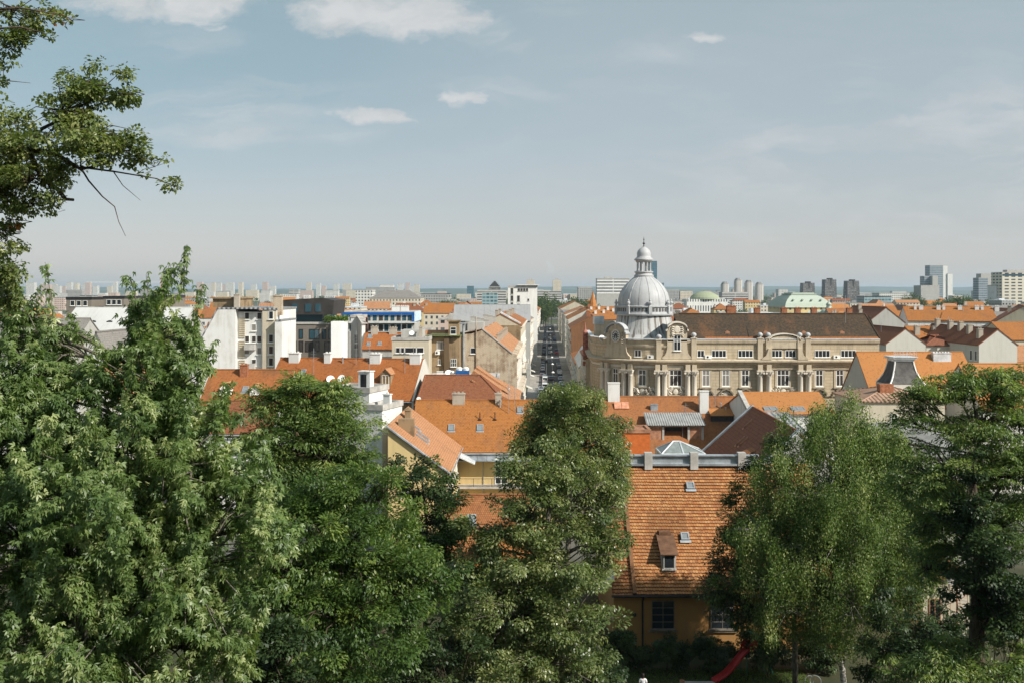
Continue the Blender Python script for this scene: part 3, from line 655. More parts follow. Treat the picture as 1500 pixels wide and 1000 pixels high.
# windows of the main storey, attic windows
def on_facade(px):
    """point on the facade line under a picture column -> local xy, rotation"""
    tx = (px - 750) / F; best = None
    for (a, b) in zip(path, path[1:]):
        fa = a[0] - tx * a[1]; fb = b[0] - tx * b[1]
        if fa * fb <= 0 and fa != fb:
            t = fa / (fa - fb); p = (a[0] + (b[0] - a[0]) * t, a[1] + (b[1] - a[1]) * t)
            if best is None or p[1] < best[1]: best = p; rz = math.atan2(b[1] - a[1], b[0] - a[0])
    return Vector((best[0] - PO.x, best[1] - PO.y, 0)), rz
P_dgl = glass('window_glass_dim', (.05, .045, .042), .15)
for px, w, mu in ((902, 1.3, 1), (941, 1.45, 1), (989.5, 2.2, 2), (1034, 1.35, 1), (1063, 1.35, 1), (1091.5, 1.35, 1), (1147, 2.2, 2), (1200, 1.35, 1), (1230, 1.35, 1), (1260, 1.3, 1)):
    p, rz = on_facade(px); cur = px in (1034, 1063)
    window(pal, (p.x, p.y, 12.05), rz, w, 2.95, mu, .68, .12, M_white, GLc if cur else P_dgl)
    b = MB(); b.box(-w / 2 - .38, -w / 2 - .02, -.1, .1, -.05, 3.05); b.box(w / 2 + .02, w / 2 + .38, -.1, .1, -.05, 3.05); b.box(-w / 2 - .38, w / 2 + .38, -.12, .1, 3.052, 3.3); b.box(-w / 2 - .45, w / 2 + .45, -.3, .1, -.32, -.12)
    o = b.build('window_surround', P_stone2, pal, (p.x, p.y, 12.05)); o.rotation_euler = (0, 0, rz)
    # lower storey: window below with a segmental pediment, or a carved relief between the columns
    b = MB()
    if px in (1034, 1063, 1091.5, 1200, 1230, 1260):
        arcp = [(-1.5, 0), (-1.25, .1)] + [(1.25 * -math.cos(R(a)), .1 + .95 * math.sin(R(a))) for a in range(20, 161, 14)] + [(1.25, .1), (1.5, 0), (1.2, -.25)] + [(-.95 * math.cos(R(180 - a)) * -1 * -1, -.15 + .85 * math.sin(R(a))) for a in range(20, 161, 14)][::1] + [(-1.2, -.25)]
        for s_ in (-1, 1):
            pp = [(s_ * 1.5, -.1), (s_ * 1.25, .15), (s_ * .7, .75), (0, 1.0), (0, .72), (s_ * .6, .5), (s_ * 1.1, -.1)]
            b.prismy(pp, -.6, .05)
        o = b.build('pediment', P_grime, pal, (p.x, p.y, 10.75)); o.rotation_euler = (0, 0, rz)
        b = MB(); b.lathe([(0, -.3), (.45, -.22), (.6, 0), (.45, .2), (0, .25)], 10); b.v = [(x, z * .8 - .02, y + .2) for x, y, z in b.v]
        for s_ in (-1, 1): b.tube([(s_ * .5, -.1, .1), (s_ * .9, -.12, .3), (s_ * .75, -.12, -.1), (s_ * 1.0, -.1, -.25)], [.16, .14, .12, .08], 6)
        o = b.build('carved_shell', P_trim, pal, (p.x, p.y, 10.6)); o.rotation_euler = (0, 0, rz)
    else:
        rr = random.Random(int(px))
        b.lathe([(0, -.3), (.4, -.25), (.55, 0), (.4, .15), (0, .2)], 10); b.v = [(x, z * .8 - .05, y * 1.15 + .15) for x, y, z in b.v]
        for s_ in (-1, 1):
            for k in range(13):
                x, z = s_ * (.5 + 1.5 * k / 12), rr.uniform(-.8, .9) * (1 - .4 * k / 13)
                b.tube([(x, -.06, z), (x + s_ * .32, -.34, z + .22), (x + s_ * .44, -.3, z - .14), (x + s_ * .12, -.14, z - .3)], [.2, .2, .15, .07], 6)
        b.box(-2.0, 2.0, -.05, .05, -1.1, -.85)
        o = b.build('carved_relief', P_trim, pal, (p.x, p.y, 10.95)); o.rotation_euler = (0, 0, rz)
    window(pal, (p.x, p.y, 7.2), rz, w, 2.9, mu, .68, .1, M_white, P_dgl)
for px, w, mu in ((934.5, 1.25, 1), (1026.5, 1.3, 1), (1053, 2.65, 3), (1092, 2.7, 3), (1138, 1.9, 2), (1158, 1.9, 2), (1204.5, 2.75, 3), (1242.5, 2.75, 3)):
    p, rz = on_facade(px); window(pal, (p.x, p.y, 17.25), rz, w, 1.3, mu, None, .09, M_white, GL)
for px in (953, 1037, 1225, 1263): p, rz = on_facade(px); aircon(pal, (p.x, p.y - .02, 17.0), rz, 1.15)
# columns in pairs, with capitals, the wall panel behind them
def column(px):
    p, rz = on_facade(px); out = Vector((math.sin(rz), -math.cos(rz), 0)); q = p + out * .62
    b = MB(); b.lathe([(.5, 4.9), (.5, 5.3), (.56, 5.35), (.52, 5.55), (.46, 5.7), (.47, 9.), (.46, 11), (.42, 13.9), (.46, 13.95), (.42, 14.05)], 14); b.build('column', P_trim, pal, (q.x, q.y, 0), True)
    b = MB(); b.lathe([(.42, 14.05), (.5, 14.3), (.66, 14.65), (.7, 14.8)], 12); b.box(-.66, .66, -.66, .66, 14.8, 14.98)
    for sx_ in (-1, 1):
        b.lathe([(.0, 0), (.19, .0), (.19, .2), (0, .2)], 8, sx_ * .56, 0); n = 32; b.v[-n:] = [(x, -.72 + z, 14.5 + y) for x, y, z in b.v[-n:]]
    o = b.build('capital', P_trim, pal, (q.x, q.y, 0)); o.rotation_euler = (0, 0, rz)
    b = MB(); b.box(-.42, .42, -.95, .05, 14.99, 16.0); b.box(-.5, .5, -.35, -.002, 4.9, 14.97); o = b.build('pilaster', P_stone2, pal, (p.x, p.y, 0)); o.rotation_euler = (0, 0, rz)
for px in (886.5, 892.5, 916, 925.5, 963, 973, 1006.5, 1016, 1112, 1125, 1171, 1183): column(px)
# attic piers with finials
def pier(px, h=20.9, w=.9):
    p, rz = on_facade(px); b = MB(); b.box(-w / 2, w / 2, -.45, .3, 16.9, h); b.box(-w / 2 - .1, w / 2 + .1, -.55, .35, h, h + .2)
    o = b.build('attic_pier', P_stone2, pal, (p.x, p.y, 0)); o.rotation_euler = (0, 0, rz)
    b = MB(); b.lathe([(.3, 0), (.22, .1), (.5, .35), (.5, .6), (.3, .85), (0, .95)], 12); b.build('finial', M_lead, o, (0, -.1, h + .2), True)
for px in (965, 1016, 1113, 1125, 1171, 1183): pier(px, 20.25 if px < 1000 else 20.6)
# baroque gables
def gable(px, w, z0, zs, zt, win=False, clock=False, dz=0):
    p, rz = on_facade(px); a = w / 2
    prof = [(-a - .9, z0), (-a - .9, z0 + .35), (-a - .5, z0 + .6), (-a - .15, z0 + 1.2), (-a, z0 + 2.0), (-a, zs), (-a + .2, zs + .15)] + [(-(a - .2) * math.cos(R(t)), zs + .15 + (zt - zs - .15) * math.sin(R(t))) for t in range(15, 166, 15)] + [(a - .2, zs + .15), (a, zs), (a, z0 + 2.0), (a + .15, z0 + 1.2), (a + .5, z0 + .6), (a + .9, z0 + .35), (a + .9, z0)]
    b = MB(); b.prismy(prof, -.35, .5); o = b.build('gable', P_stone2, pal, (p.x, p.y, 0)); o.rotation_euler = (0, 0, rz)
    b = MB(); A = [(-a - .25, zs + .05), (-a + .1, zs + .2)] + [(-(a + .05) * math.cos(R(t)), zs + .25 + (zt - zs - .1) * math.sin(R(t))) for t in range(15, 166, 15)] + [(a - .1, zs + .2), (a + .25, zs + .05)]
    for (x0, q0), (x1, q1) in zip(A, A[1:]):
        b.prismy([(x0, q0), (x1, q1), (x1, q1 + .3), (x0, q0 + .3)], -.75, .55)
    b.build('gable_cornice', M_lead if clock else P_trim, o)
    if clock:
        b = MB(); c = zs - .35; ring = [(.92, 0), (1.12, .02), (1.15, .2), (.95, .25), (.88, .12)]; b.lathe(ring, 24); b.v = [(x * .85, -.36 - z, c + y * 1.05) for x, y, z in b.v]
        fr = b.build('clock', P_trim, o)
        b = MB(); b.lathe([(0, .08), (.95, .08)], 24); b.v = [(x * .85, -.36 - z, c + y * 1.05) for x, y, z in b.v]; b.build('clock_face', M_slate, fr)
        b = MB()
        for k in range(12):
            t = R(30 * k); e = Vector((math.sin(t), math.cos(t))); s2 = Vector((e.y, -e.x)) * .06
            q = [e * .48 + s2, e * .82 + s2 * 1.5, e * .82 - s2 * 1.5, e * .48 - s2]
            b.add([(v.x * .85, -.46, c + v.y * 1.05) for v in q], [[0, 1, 2, 3]])
        for t, l in ((R(186), .7), (R(176), .5)):
            e = Vector((math.sin(t), math.cos(t))); s2 = Vector((e.y, -e.x)) * .06
            b.add([(v.x * .85, -.47, c + v.y * 1.05) for v in (s2, e * l + s2 * .4, e * l - s2 * .4, s2 * -1)], [[0, 1, 2, 3]])
        b.build('clock_figures', M_white, fr)
        b = MB()
        for s_ in (-1, 1):
            for k in range(5): b.tube([(s_ * 1.25, -.4, c + .9 - k * .5), (s_ * 1.5, -.5, c + .7 - k * .5), (s_ * 1.3, -.45, c + .45 - k * .5)], [.1, .14, .08], 5)
        b.build('garland', P_stone2, o)
    if win:
        q = window(pal, (p.x, p.y, 0), rz, 1.3, 2.8, 1, .6, .1, M_white, GL); q.location = Vector((p.x, p.y, z0 + 1.5)) + Vector((math.sin(rz), -math.cos(rz), 0)) * .36
        b = MB(); rr = random.Random(4)
        b.lathe([(0, -.2), (.5, -.15), (.62, .05), (0, .2)], 12); b.v = [(x, -.4 + z * .6, zs + .35 + y * 1.1) for x, y, z in b.v]
        for s_ in (-1, 1):
            for k in range(5): z = zs + .75 - k * .38; b.tube([(s_ * .5, -.38, z), (s_ * .9, -.5, z + .1), (s_ * (1.1 + .1 * (k % 2)), -.42, z - .25)], [.12, .14, .07], 5)
        b.box(-.95, .95, -.6, -.352, z0 + 4.4, z0 + 4.55); b.build('crest_relief', P_trim, o)
gable(904, 4.3, 16.95, 21.3, 23.0, clock=True)
gable(991.5, 3.6, 16.95, 21.9, 23.3, win=True)
p, rz = on_facade(1148.5)
b = MB(); b.prismy([(-2.6, 18.9), (2.6, 18.9), (2.6, 20.2)] + [(2.6 * math.cos(R(t)), 20.2 + 1.05 * math.sin(R(t))) for t in range(15, 166, 15)] + [(-2.6, 20.2)], -.3, .6)
o = b.build('attic_arch', P_stone2, pal, (p.x, p.y, 0))
b = MB(); A = [(-2.9 * math.cos(R(t)), 20.2 + 1.2 * math.sin(R(t))) for t in range(0, 181, 15)]
for (x0, q0), (x1, q1) in zip(A, A[1:]): b.prismy([(x0, q0), (x1, q1), (x1, q1 + .2), (x0, q0 + .2)], -.6, .62)
b.build('arch_cornice', P_trim, o)
for s_ in (-1, 1):
    b = MB(); b.prismy([(s_ * 2.2, 16.9), (s_ * 4.1, 16.9), (s_ * 3.9, 17.2), (s_ * 3.3, 17.6), (s_ * 3.0, 18.3), (s_ * 2.85, 18.9), (s_ * 2.2, 18.9)], -.75, -.31); b.build('volute', P_stone2, pal, (p.x + s_ * .15, p.y, 0))
# roof of the rounded corner and the dome
DX, DY = 25.9 - PO.x, 190 - PO.y
m = MB(); m.lathe([(9.5, 19.2), (7.6, 19.7), (6.3, 20.9), (5.6, 22.4), (5.25, 24.3), (5.2, 24.6)], 32, DX, DY); skirt = m.build('drum', M_leadst, pal, None, True)
m = MB()
for k in range(16):
    a = R(k * 22.5); m.tube([(DX + r * math.cos(a), DY + r * math.sin(a), z) for r, z in ((9.5, 19.22), (7.6, 19.72), (6.31, 20.92), (5.61, 22.4), (5.26, 24.3))], .03, 4)
m.build('drum_seam', M_lead, skirt)
m = MB(); m.lathe([(5.2, 24.4), (5.75, 24.5), (5.8, 24.75), (5.5, 24.85), (5.45, 25.1), (5.3, 25.15), (5.3, 26.0), (5.55, 26.1), (5.55, 26.3), (5.0, 26.4)], 32, DX, DY); gal = m.build('gallery', M_lead, pal)
m = MB()
for k in range(48):
    if k % 6 == 0: continue
    a = R(k * 7.5 + 5); c, s_ = math.cos(a), math.sin(a); r = 5.36; q = [(DX + r * c + u * -s_, DY + r * s_ + u * c) for u in (-.18, .18)]
    rr = .28
    m.add([(q[0][0], q[0][1], 25.25), (q[1][0], q[1][1], 25.25), (q[1][0], q[1][1], 25.9), (q[0][0], q[0][1], 25.9)], [[0, 1, 2, 3]])
m.build('balustrade_opening', M_slate, gal)
for k in range(8):
    a = R(k * 45 + 5); x, y = DX + 5.5 * math.cos(a), DY + 5.5 * math.sin(a)
    b = MB(); b.box(-.3, .3, -.3, .3, 24.8, 26.35); b.lathe([(.24, 26.35), (.15, 26.5), (.34, 26.8), (.34, 27.), (.16, 27.25), (.2, 27.4), (0, 27.65)], 10); o = b.build('urn', M_lead, pal, (x, y, 0)); o.rotation_euler = (0, 0, a)
ND = 48; prof = [(5.02, 26.3), (5.05, 27.0), (4.98, 27.8), (4.7, 28.8), (4.2, 29.7), (3.5, 30.6), (2.7, 31.3), (2.1, 31.75), (1.75, 32.1)]
m = MB(); m.lathe(prof, ND, DX, DY); dome = m.build('dome', M_lead, pal, None, True)
m = MB()
for k in range(16):
    a = R(k * 22.5 + 5); m.tube([(DX + (r + .02) * math.cos(a), DY + (r + .02) * math.sin(a), z) for r, z in prof], .06 if k % 2 == 0 else .03, 5)
m.build('dome_rib', M_lead, dome)
m = MB(); m.lathe([(1.75, 32.0), (1.95, 32.15), (1.9, 32.35), (1.7, 32.4), (1.65, 32.75), (1.85, 32.85), (1.85, 33.05), (0, 33.06)], 24, DX, DY)
lant = m.build('lantern', M_lead, pal, None, True)
for k in range(8):
    a = R(k * 45 + 22); b = MB(); b.lathe([(.22, 33.05), (.22, 33.2), (.15, 33.25), (.14, 34.7), (.22, 34.9)], 8, DX + 1.3 * math.cos(a), DY + 1.3 * math.sin(a)); b.build('column', M_lead, lant)
m = MB(); m.lathe([(0, 34.88), (1.55, 34.9), (1.6, 35.1), (1.95, 35.3), (1.75, 35.55), (1.4, 35.85), (1.35, 36.1), (1.38, 36.6), (1.2, 37.1), (.85, 37.5), (.4, 37.8), (.12, 37.95), (.1, 38.1)], 24, DX, DY); m.build('lantern_cap', M_lead, pal, None, True)
m = MB(); m.lathe([(.3, 38.0), (.08, 38.1), (.08, 38.35), (.26, 38.5), (.26, 38.62), (.08, 38.75), (.05, 39.2), (.16, 39.35), (.04, 39.5), (.02, 39.9)], 10, DX, DY); m.build('spire_finial', M_dark, pal, None, True)
# low side block behind the clock gable, left of the drum
m = MB(); m.box(16.6 - PO.x, 20.4 - PO.x, 17, 21, 17, 23.2); o = m.build('stair_block', P_stone2, pal); 
m = MB(); m.box(16.4 - PO.x, 18.3 - PO.x, 16.8, 21.2, 22.6, 24.2); m.build('roof_cap', M_zinc, o)
for px, z in ((878, 20.2), (962, 19.5)): p, rz = on_facade(max(px, 882)); dish(pal, (p.x, p.y + .3, z), .7, -60 if px < 900 else -110, 25)
# ------------------------------------------------------------ near and middle houses
def ang(B, L, deg): return (B[0] - L * math.cos(R(deg)), B[1] - L * math.sin(R(deg)))
# --- near house with the big tiled roof
nh = House('near_house', 'ochre house with a big steep clay tile roof beside the playground', 'house', (7.4, 70.4), (24, 70.4), 15.2, 7.5, 15.1, 'shed', 2.9, P_ochre, M_slate, over=.1)
nh.W = 15.2
def tiles(x0, x1, yE, zE, yR, zR, row, colw, seed, cols_jit=.03, mats=None, sag=0.):
    rg = random.Random(seed); m = MB(); s = Vector((0, yR - yE, zR - zE)); Ls = s.length; s.normalize(); n = Vector((0, -s.z, s.y)); nr = int(Ls / row)
    for i in range(nr):
        o = 0 if i % 2 else colw / 2; x = x0 - o
        a = i * row - .05
        while x < x1:
            xa, xb = max(x0, x + .006), min(x1, x + colw - .006)
            if xb > xa:
                lift = .075 + rg.uniform(-.008, .014); t = rg.uniform(-.02, .02); sg = sag * math.sin(math.pi * i / nr) * math.sin(math.pi * (x - x0) / (x1 - x0))
                lo = Vector((0, yE, zE)) + s * (a + t) + n * (lift - sg); hi = Vector((0, yE, zE)) + s * (a + row * 1.12) + n * (.022 - sg)
                xm = (xa + xb) / 2; tip = lo - s * .035
                pts = [(xa, lo.y, lo.z), (xm, tip.y, tip.z), (xb, lo.y, lo.z), (xb, hi.y, hi.z), (xa, hi.y, hi.z)]
                d = n * .055; pts2 = [(p[0], p[1] - d.y, p[2] - d.z) for p in pts[:3]]
                e2 = s * .05; mid_ = [(p[0], p[1] + e2.y, p[2] + e2.z) for p in pts[:3]]; q_ = pts[:3] + mid_ + pts[3:]
                m.add(q_[3:], [[0, 1, 2, 3, 4]], rg.choices(range(len(mats) - 1), [6, 4, 3, 1][:len(mats) - 1])[0])
                m.add(pts[:3] + mid_ + pts2, [[0, 1, 4, 3], [1, 2, 5, 4], [0, 6, 7, 1], [1, 7, 8, 2]], len(mats) - 1)
            x += colw
    return m
T_p1 = tile('clay_tile_a', (.395, .18, .066), (.355, .155, .056), (.4, .16, .05), stain=(.17, .08, .04), sf=.85, row=3, col=3, ssc=.2, bs=0)
T_p2 = tile('clay_tile_b', (.37, .145, .048), (.35, .135, .045), (.34, .13, .04), stain=(.15, .07, .035), sf=.85, row=3, col=3, ssc=.2, bs=0)
T_p3 = tile('clay_tile_c', (.46, .225, .085), (.44, .21, .078), (.4, .2, .08), stain=(.25, .11, .05), sf=.6, row=3, col=3, ssc=.3, bs=0)
T_p4 = tile('clay_tile_d', (.29, .11, .04), (.27, .1, .036), (.27, .1, .04), stain=(.15, .07, .03), sf=.6, row=3, col=3, ssc=.3, bs=0)
T_p5 = plain('clay_tile_edge', (.1, .045, .024), .9, 0, .3, 3.)
PT = [T_p1, T_p2, T_p3, T_p4, T_p5]
b = tiles(1.62, 16.6, -.45, 4.3, 7.75, 12.3, .285, .2, 1, mats=PT, sag=.12)
nr = b.build('roof_tiles', PT, nh.root)
# the shed shell is replaced by a real double-pitched body
bpy.data.objects.remove(nh.roof); bpy.data.objects.remove(nh.wall)
m = MB(); L = nh.L; e, t = 4.5, 12.25
m.poly([(0, 0, 0), (L, 0, 0), (L, 0, e), (0, 0, e)]); m.poly([(0, 0, 0), (0, 0, e), (1.6, 0, e), (1.6, 7.75, t), (1.6, 15.5, e), (1.6, 15.5, 0), (0, 15.5, 0)]); m.poly([(L, 0, 0), (L, 15.5, 0), (L, 15.5, e), (L, 7.75, t), (L, 0, e)])
m.poly([(0, 15.5, 0), (L, 15.5, 0), (L, 15.5, e), (0, 15.5, e)])
m.build('wall', P_ochre, nh.root)
m = MB(); m.slab([(0, -.4, 4.2), (L + .1, -.4, 4.2), (L + .1, 7.75, 12.15), (0, 7.75, 12.15)], .12); m.slab([(0, 15.9, 4.2), (L + .1, 15.9, 4.2), (L + .1, 7.75, 12.15), (0, 7.75, 12.15)], .12)
nroof = m.build('roof', M_slate, nh.root)
b = tiles(-.15, 1.35, -.45, 4.15, 6.2, 10.6, .285, .2, 2, mats=[T_p2, T_p4, T_p1, T_p4, T_p5]); b.build('lower_roof_tiles', [T_p2, T_p4, T_p1, T_p4, T_p5], nh.root)
m = MB(); m.prismy([(0, 0), (.28, 0), (.28, .3), (0, .3)], 0, 11.55); o = m.build('verge_wall', P_brick, nh.root, (1.34, -.35, 4.2)); o.rotation_euler = (R(44.3), 0, 0)
m = MB(); m.tube([(-.2, -.55, 4.18), (L, -.55, 4.18)], .09, 7); m.tube([(2.1, -.5, 4.1), (2.1, -.1, 3.7), (2.1, -.1, 0)], .07, 7); m.build('gutter', M_dark, nh.root)
m = MB(); m.box(1.5, 12.4, 7.5, 7.8, 12.0, 12.95); m.box(1.4, 12.5, 7.3, 7.95, 12.951, 13.02); m.box(1.45, 12.45, 7.2, 7.499, 12.2, 12.36); m.build('ridge_parapet', M_zinc, nh.root)
for px in (950, 1017, 1087): chimney_obj(nroof, (px - 750) / F * 77.6 - 7.4, 7.45, 11.9, 13.25, .62, .62, M_conc, False)
m = MB(); m.box(-.3, .3, -.3, .3, 0, 3.6); m.box(-.38, .38, -.38, .38, 3.6, 3.75); m.lathe([(.28, 3.76), (.34, 4.0), (.25, 4.1)], 10, .9, 0); m.box(.7, 1.1, -.15, .15, 2.6, 3.76); m.build('chimney', P_brown, nh.root, (1.0, 7.4, 9.4))
def roofpt(px, py):
    # where a sight line meets the front roof plane of the near house
    k = (12.3 - 4.3) / 8.2; Y0, Z0 = 70.4 - .45, 2.9 + 4.3; sl = (py - YH) / F
    Y = (H - Z0 + k * Y0) / (k + sl); return ((px - 750) / F * Y - 7.4, Y - 70.4, Z0 + k * (Y - Y0) - 2.9 + .1)
hd = math.atan2(8, 8.2)
for px, py in ((1012, 718), (1004, 793)):
    u, v, z = roofpt(px, py); nh.ze = z; o = House.sky.__get__(type('q', (), dict(roof=nroof, rz_at=lambda s_, a, b_: z, hd=hd))())(u, v, .62, .62)
u, v, z = roofpt(980, 835)
m = MB(); m.poly([(-.52, 0, -.2), (.52, 0, -.2), (.52, 0, 1.2), (-.52, 0, 1.2)]); m.poly([(-.52, 0, -.2), (-.52, 0, 1.2), (-.52, 1.9, 2.0)]); m.poly([(.52, 0, -.2), (.52, 1.9, 2.0), (.52, 0, 1.2)])
dm = m.build('dormer', M_conc, nh.root, (u, v, z))
m = MB(); m.slab([(-.66, -.3, 1.15), (.66, -.3, 1.15), (.66, 2.0, 2.12), (-.66, 2.0, 2.12)], .08); m.build('dormer_roof', plain('dormer_sheet', (.16, .085, .05), .6, .2, .3, 2.), dm)
m = MB(); m.box(-.36, .36, -.02, .0, .12, 1.0); m.build('opening', M_dark, dm); window(dm, (0, -.03, .05), 0, .84, 1.05, 0, None, .07, M_conc, GL)
m = MB(); m.box(-.45, .45, 1.8, 2.4, 1.8, 2.3); m.build('dormer_chimney', bpy.data.materials['dormer_sheet'], dm)
for px, w in ((971, 1.65), (1058, 1.7)):
    u = (px - 750) / F * 70.4 - 7.4
    window(nh.root, (u, -.02, 1.65), 0, w, 2.05, 1, (.25, .5, .75), .05, plain('frame_grey_brown', (.16, .14, .115), .7), GL); b = MB(); b.box(-w / 2 - .25, w / 2 + .25, -.15, .05, -.25, -.1); b.build('sill', P_brown, nh.root, (u, 0, 1.65))
b = MB(); b.box(-.12, .12, -.2, 0, 0, .2); b.box(-.05, .05, -.32, -.2, .05, .15); b.build('wall_lamp', M_dark, nh.root, (1.5, 0, 2.6))
b = MB(); b.box(-.6, .5, 0, .1, 0, 1.1); o = b.build('dormer_window', M_white, nh.root, (-.4, .4, 4.6))
# --- annex behind the elm with white windows
ax = House('garden_annex', 'low annex with weathered red tile roof below the yellow balcony', 'house', G(652, 84), G(775, 84), 9, Z(815, 84), Z(727, 88.5), 'gable', 2.5, P_cream, T_weath)
for u in (1.6, 3.4, 5.4): ax.win(u, ax.ze - 2.2, 1.1, 1.5)
ax.sky(2.2, 2.2, .8, 1.0)
o = House('garden_wing', 'small wing with bright hipped tile roof in front of the low annex', 'house', G(700, 76), G(790, 76), 7, Z(828, 76), Z(770, 79.5), 'hip', 2.8, P_cream, T_orange); o.win(1.2, o.ze - 2, 1.0, 1.4)
# --- yellow courtyard house
yh = House('courtyard_house', 'yellow house with long orange tile roof, glazed door and balcony', 'house', (-11.6, 112), (9.5, 112), 11.6, 10.8, 15.7, 'gable', 1.2, P_yellow, T_orange, over=.5, gut=True)
def U(px, Y, h): return (px - 750) / F * Y - h.root.location.x
yh.sky(U(661, 114, yh), 2.0, .75, .95); yh.sky(U(703, 114, yh), 2.0, .75, .95); yh.sky(U(762, 116, yh), 4.2, .7, .9)
yh.chim(U(672, 117.8, yh), 5.6, .95, 1.5, .8); yh.chim(U(730, 117.8, yh), 5.6, .95, .75, .8)
for px, v in ((703, 3.4), (725, 3.4)):
    b = MB(); b.tube([(0, 0, -.2), (0, 0, .9)], .06, 6); b.box(-.2, .2, -.2, .2, -.05, .06); b.build('vent_pipe', M_dark, yh.roof, (U(px, 115.5, yh), v, yh.rz_at(0, v)))
b = MB(); b.slab([(U(672, 112, yh), -1.5, 8.55), (U(790, 112, yh), -1.5, 8.55), (U(790, 112, yh), -.01, 9.15), (U(672, 112, yh), -.01, 9.15)], .06)
for k in range(9): b.tube([(U(672 + k * 14, 112, yh), -1.52, 8.58), (U(672 + k * 14, 112, yh), 0, 9.18)], .035, 4)
b.build('canopy', M_zinc, yh.root)
x0, x1 = U(668, 112, yh), U(800, 112, yh)
b = MB(); b.box(x0, x1, -1.3, 0, 5.35, 5.6); bal = b.build('balcony', M_conc, yh.root)
b = MB(); b.box(x0, x1, -1.28, -1.25, 6.48, 6.53); b.box(x0, x1, -1.28, -1.25, 5.7, 5.74)
k = x0
while k < x1: b.box(k, k + .02, -1.28, -1.25, 5.6, 6.5); k += .14
for k in range(6): b.box(x0 + (x1 - x0) * k / 5 - .03, x0 + (x1 - x0) * k / 5 + .03, -1.3, -1.23, 5.6, 6.55)
b.build('railing', M_dark, bal)
dr = window(yh.root, (U(734, 112, yh), 0, 5.62), 0, 1.45, 2.75, 1, (.3, .75), .12, M_white, GL, False); dr.name = 'balcony_door'
b = MB(); b.box(-.03, .03, -.1, -.02, 1.0, 9.0); b.build('downpipe', M_zinc, yh.root, (U(708, 112, yh), 0, 0))
b = MB(); b.box(0, 1.6, -1.2, -.4, 5.6, 7.1); b.build('balcony_partition', M_rust, yh.root, (U(676, 112, yh), .4, 0)).scale = (.5, .3, 1)
for px in (700, 760): yh.win(U(px, 112, yh), 2.0, 1.1, 1.7)
# wing towards the viewer
wg = House('courtyard_wing', 'yellow wing with pale lean-to tile roof and three slim skylights', 'house', (-6.5, 95), (-6.2, 111.7), 5.7, 11.35, 15.6, 'shed', 1.2, P_yellow, T_pink, over=.45, gut=True)
for u, v in ((5.5, 2.4), (7.2, 2.5), (8.6, 3.6)): wg.sky(u, v, .45, 1.5)
b = MB(); b.box(-.45, .45, -.8, .8, -1, 1.25); b.build('chimney', P_brown, wg.roof, (4.2, 4.4, wg.rz_at(4.2, 4.4))); chimney_obj(wg.roof, 9.5, 4.9, wg.rz_at(9.5, 4.9) - .5, wg.rz_at(9.5, 4.9) + 1.1, 1.1, .6, P_brown)
wg.win(4.1, 8.2, .9, 1.1, 'left', mull=0, tr=None); 
for u in (2, 5, 8, 11, 14): wg.win(u, 7.4, 1.0, 1.9); wg.win(u, 3.6, 1.0, 1.9)
b = MB(); b.slab([(0, 0, -.03), (1.9, 0, -.9), (1.9, 2.6, -.9), (0, 2.6, -.03)], .08)
for k in range(4): b.tube([(.02, .1 + k * .8, .03), (1.9, .1 + k * .8, -.85)], .03, 4)
b.build('lean_to_roof', M_zincp, yh.root, (U(671, 109, yh), -3.2, 9.4))
b = MB(); b.box(-.15, .1, -.06, .25, 0, .25); o = b.build('verge_cap', M_zinc, wg.root, (0, 0, 0)); b = MB(); k = (wg.zr - wg.ze) / wg.W
b.slab([(-.3, -.5, wg.ze - .5 * k + .3), (.15, -.5, wg.ze - .5 * k + .3), (.15, wg.W + .15, wg.zr + .35), (-.3, wg.W + .15, wg.zr + .35)], .12); bpy.data.objects.remove(o); b.build('verge_flashing', M_zinc, wg.root)
# --- big orange roof with the white gable
B = (-13.4, 130); A = ang(B, 21, -9); mo = House('gabled_house', 'house with bright orange roof, timber dormer and bright right gable', 'house', A, B, 12, 14.6, 19.4, 'gable', 0, P_brown, T_or2, over=.45, gut=True)
gm_ = MB(); gm_.poly([(mo.L + .02, -.4, 2), (mo.L + .02, 12.3, 2), (mo.L + .02, 12.3, 14.5), (mo.L + .02, 6, 19.55), (mo.L + .02, -.4, 14.5)]); gm_.slab([(mo.L + .02, -.45, 14.45), (mo.L + .3, -.45, 14.45), (mo.L + .3, 6, 19.68), (mo.L + .02, 6, 19.68)], .2); gm_.slab([(mo.L + .02, 12.4, 14.4), (mo.L + .3, 12.4, 14.4), (mo.L + .3, 6, 19.68), (mo.L + .02, 6, 19.68)], .2)
gm_.poly([(mo.L + .28, -.4, 2), (mo.L + .28, 12.3, 2), (mo.L + .28, 12.3, 14.5), (mo.L + .28, 6, 19.55), (mo.L + .28, -.4, 14.5)]); gm_.poly([(mo.L + .02, -.4, 2), (mo.L + .28, -.4, 2), (mo.L + .28, -.4, 14.5), (mo.L + .02, -.4, 14.5)]); gm_.build('gable_wall', P_cream, mo.root)
for u, w in ((2.2, 1.5), (7.2, .95), (14.2, 1.5), (20.0, 1.5)): mo.chim(u, 5.6, 1.0, w, .9, P_white)
mo.dormer(mo.L - 4.3, 1.9, 1.5, 1.5, .75, P_brown, T_pink)
mo.sky(4.2, 3.4, .7, .9); dish(mo.root, (8.6, 2.6, mo.rz_at(0, 2.6)), .6, -60, 30); antenna(mo.root, 11.5, 5, mo.rz_at(0, 5), 5, 5); antenna(mo.root, 6, 3, mo.rz_at(0, 3), 4, 4)
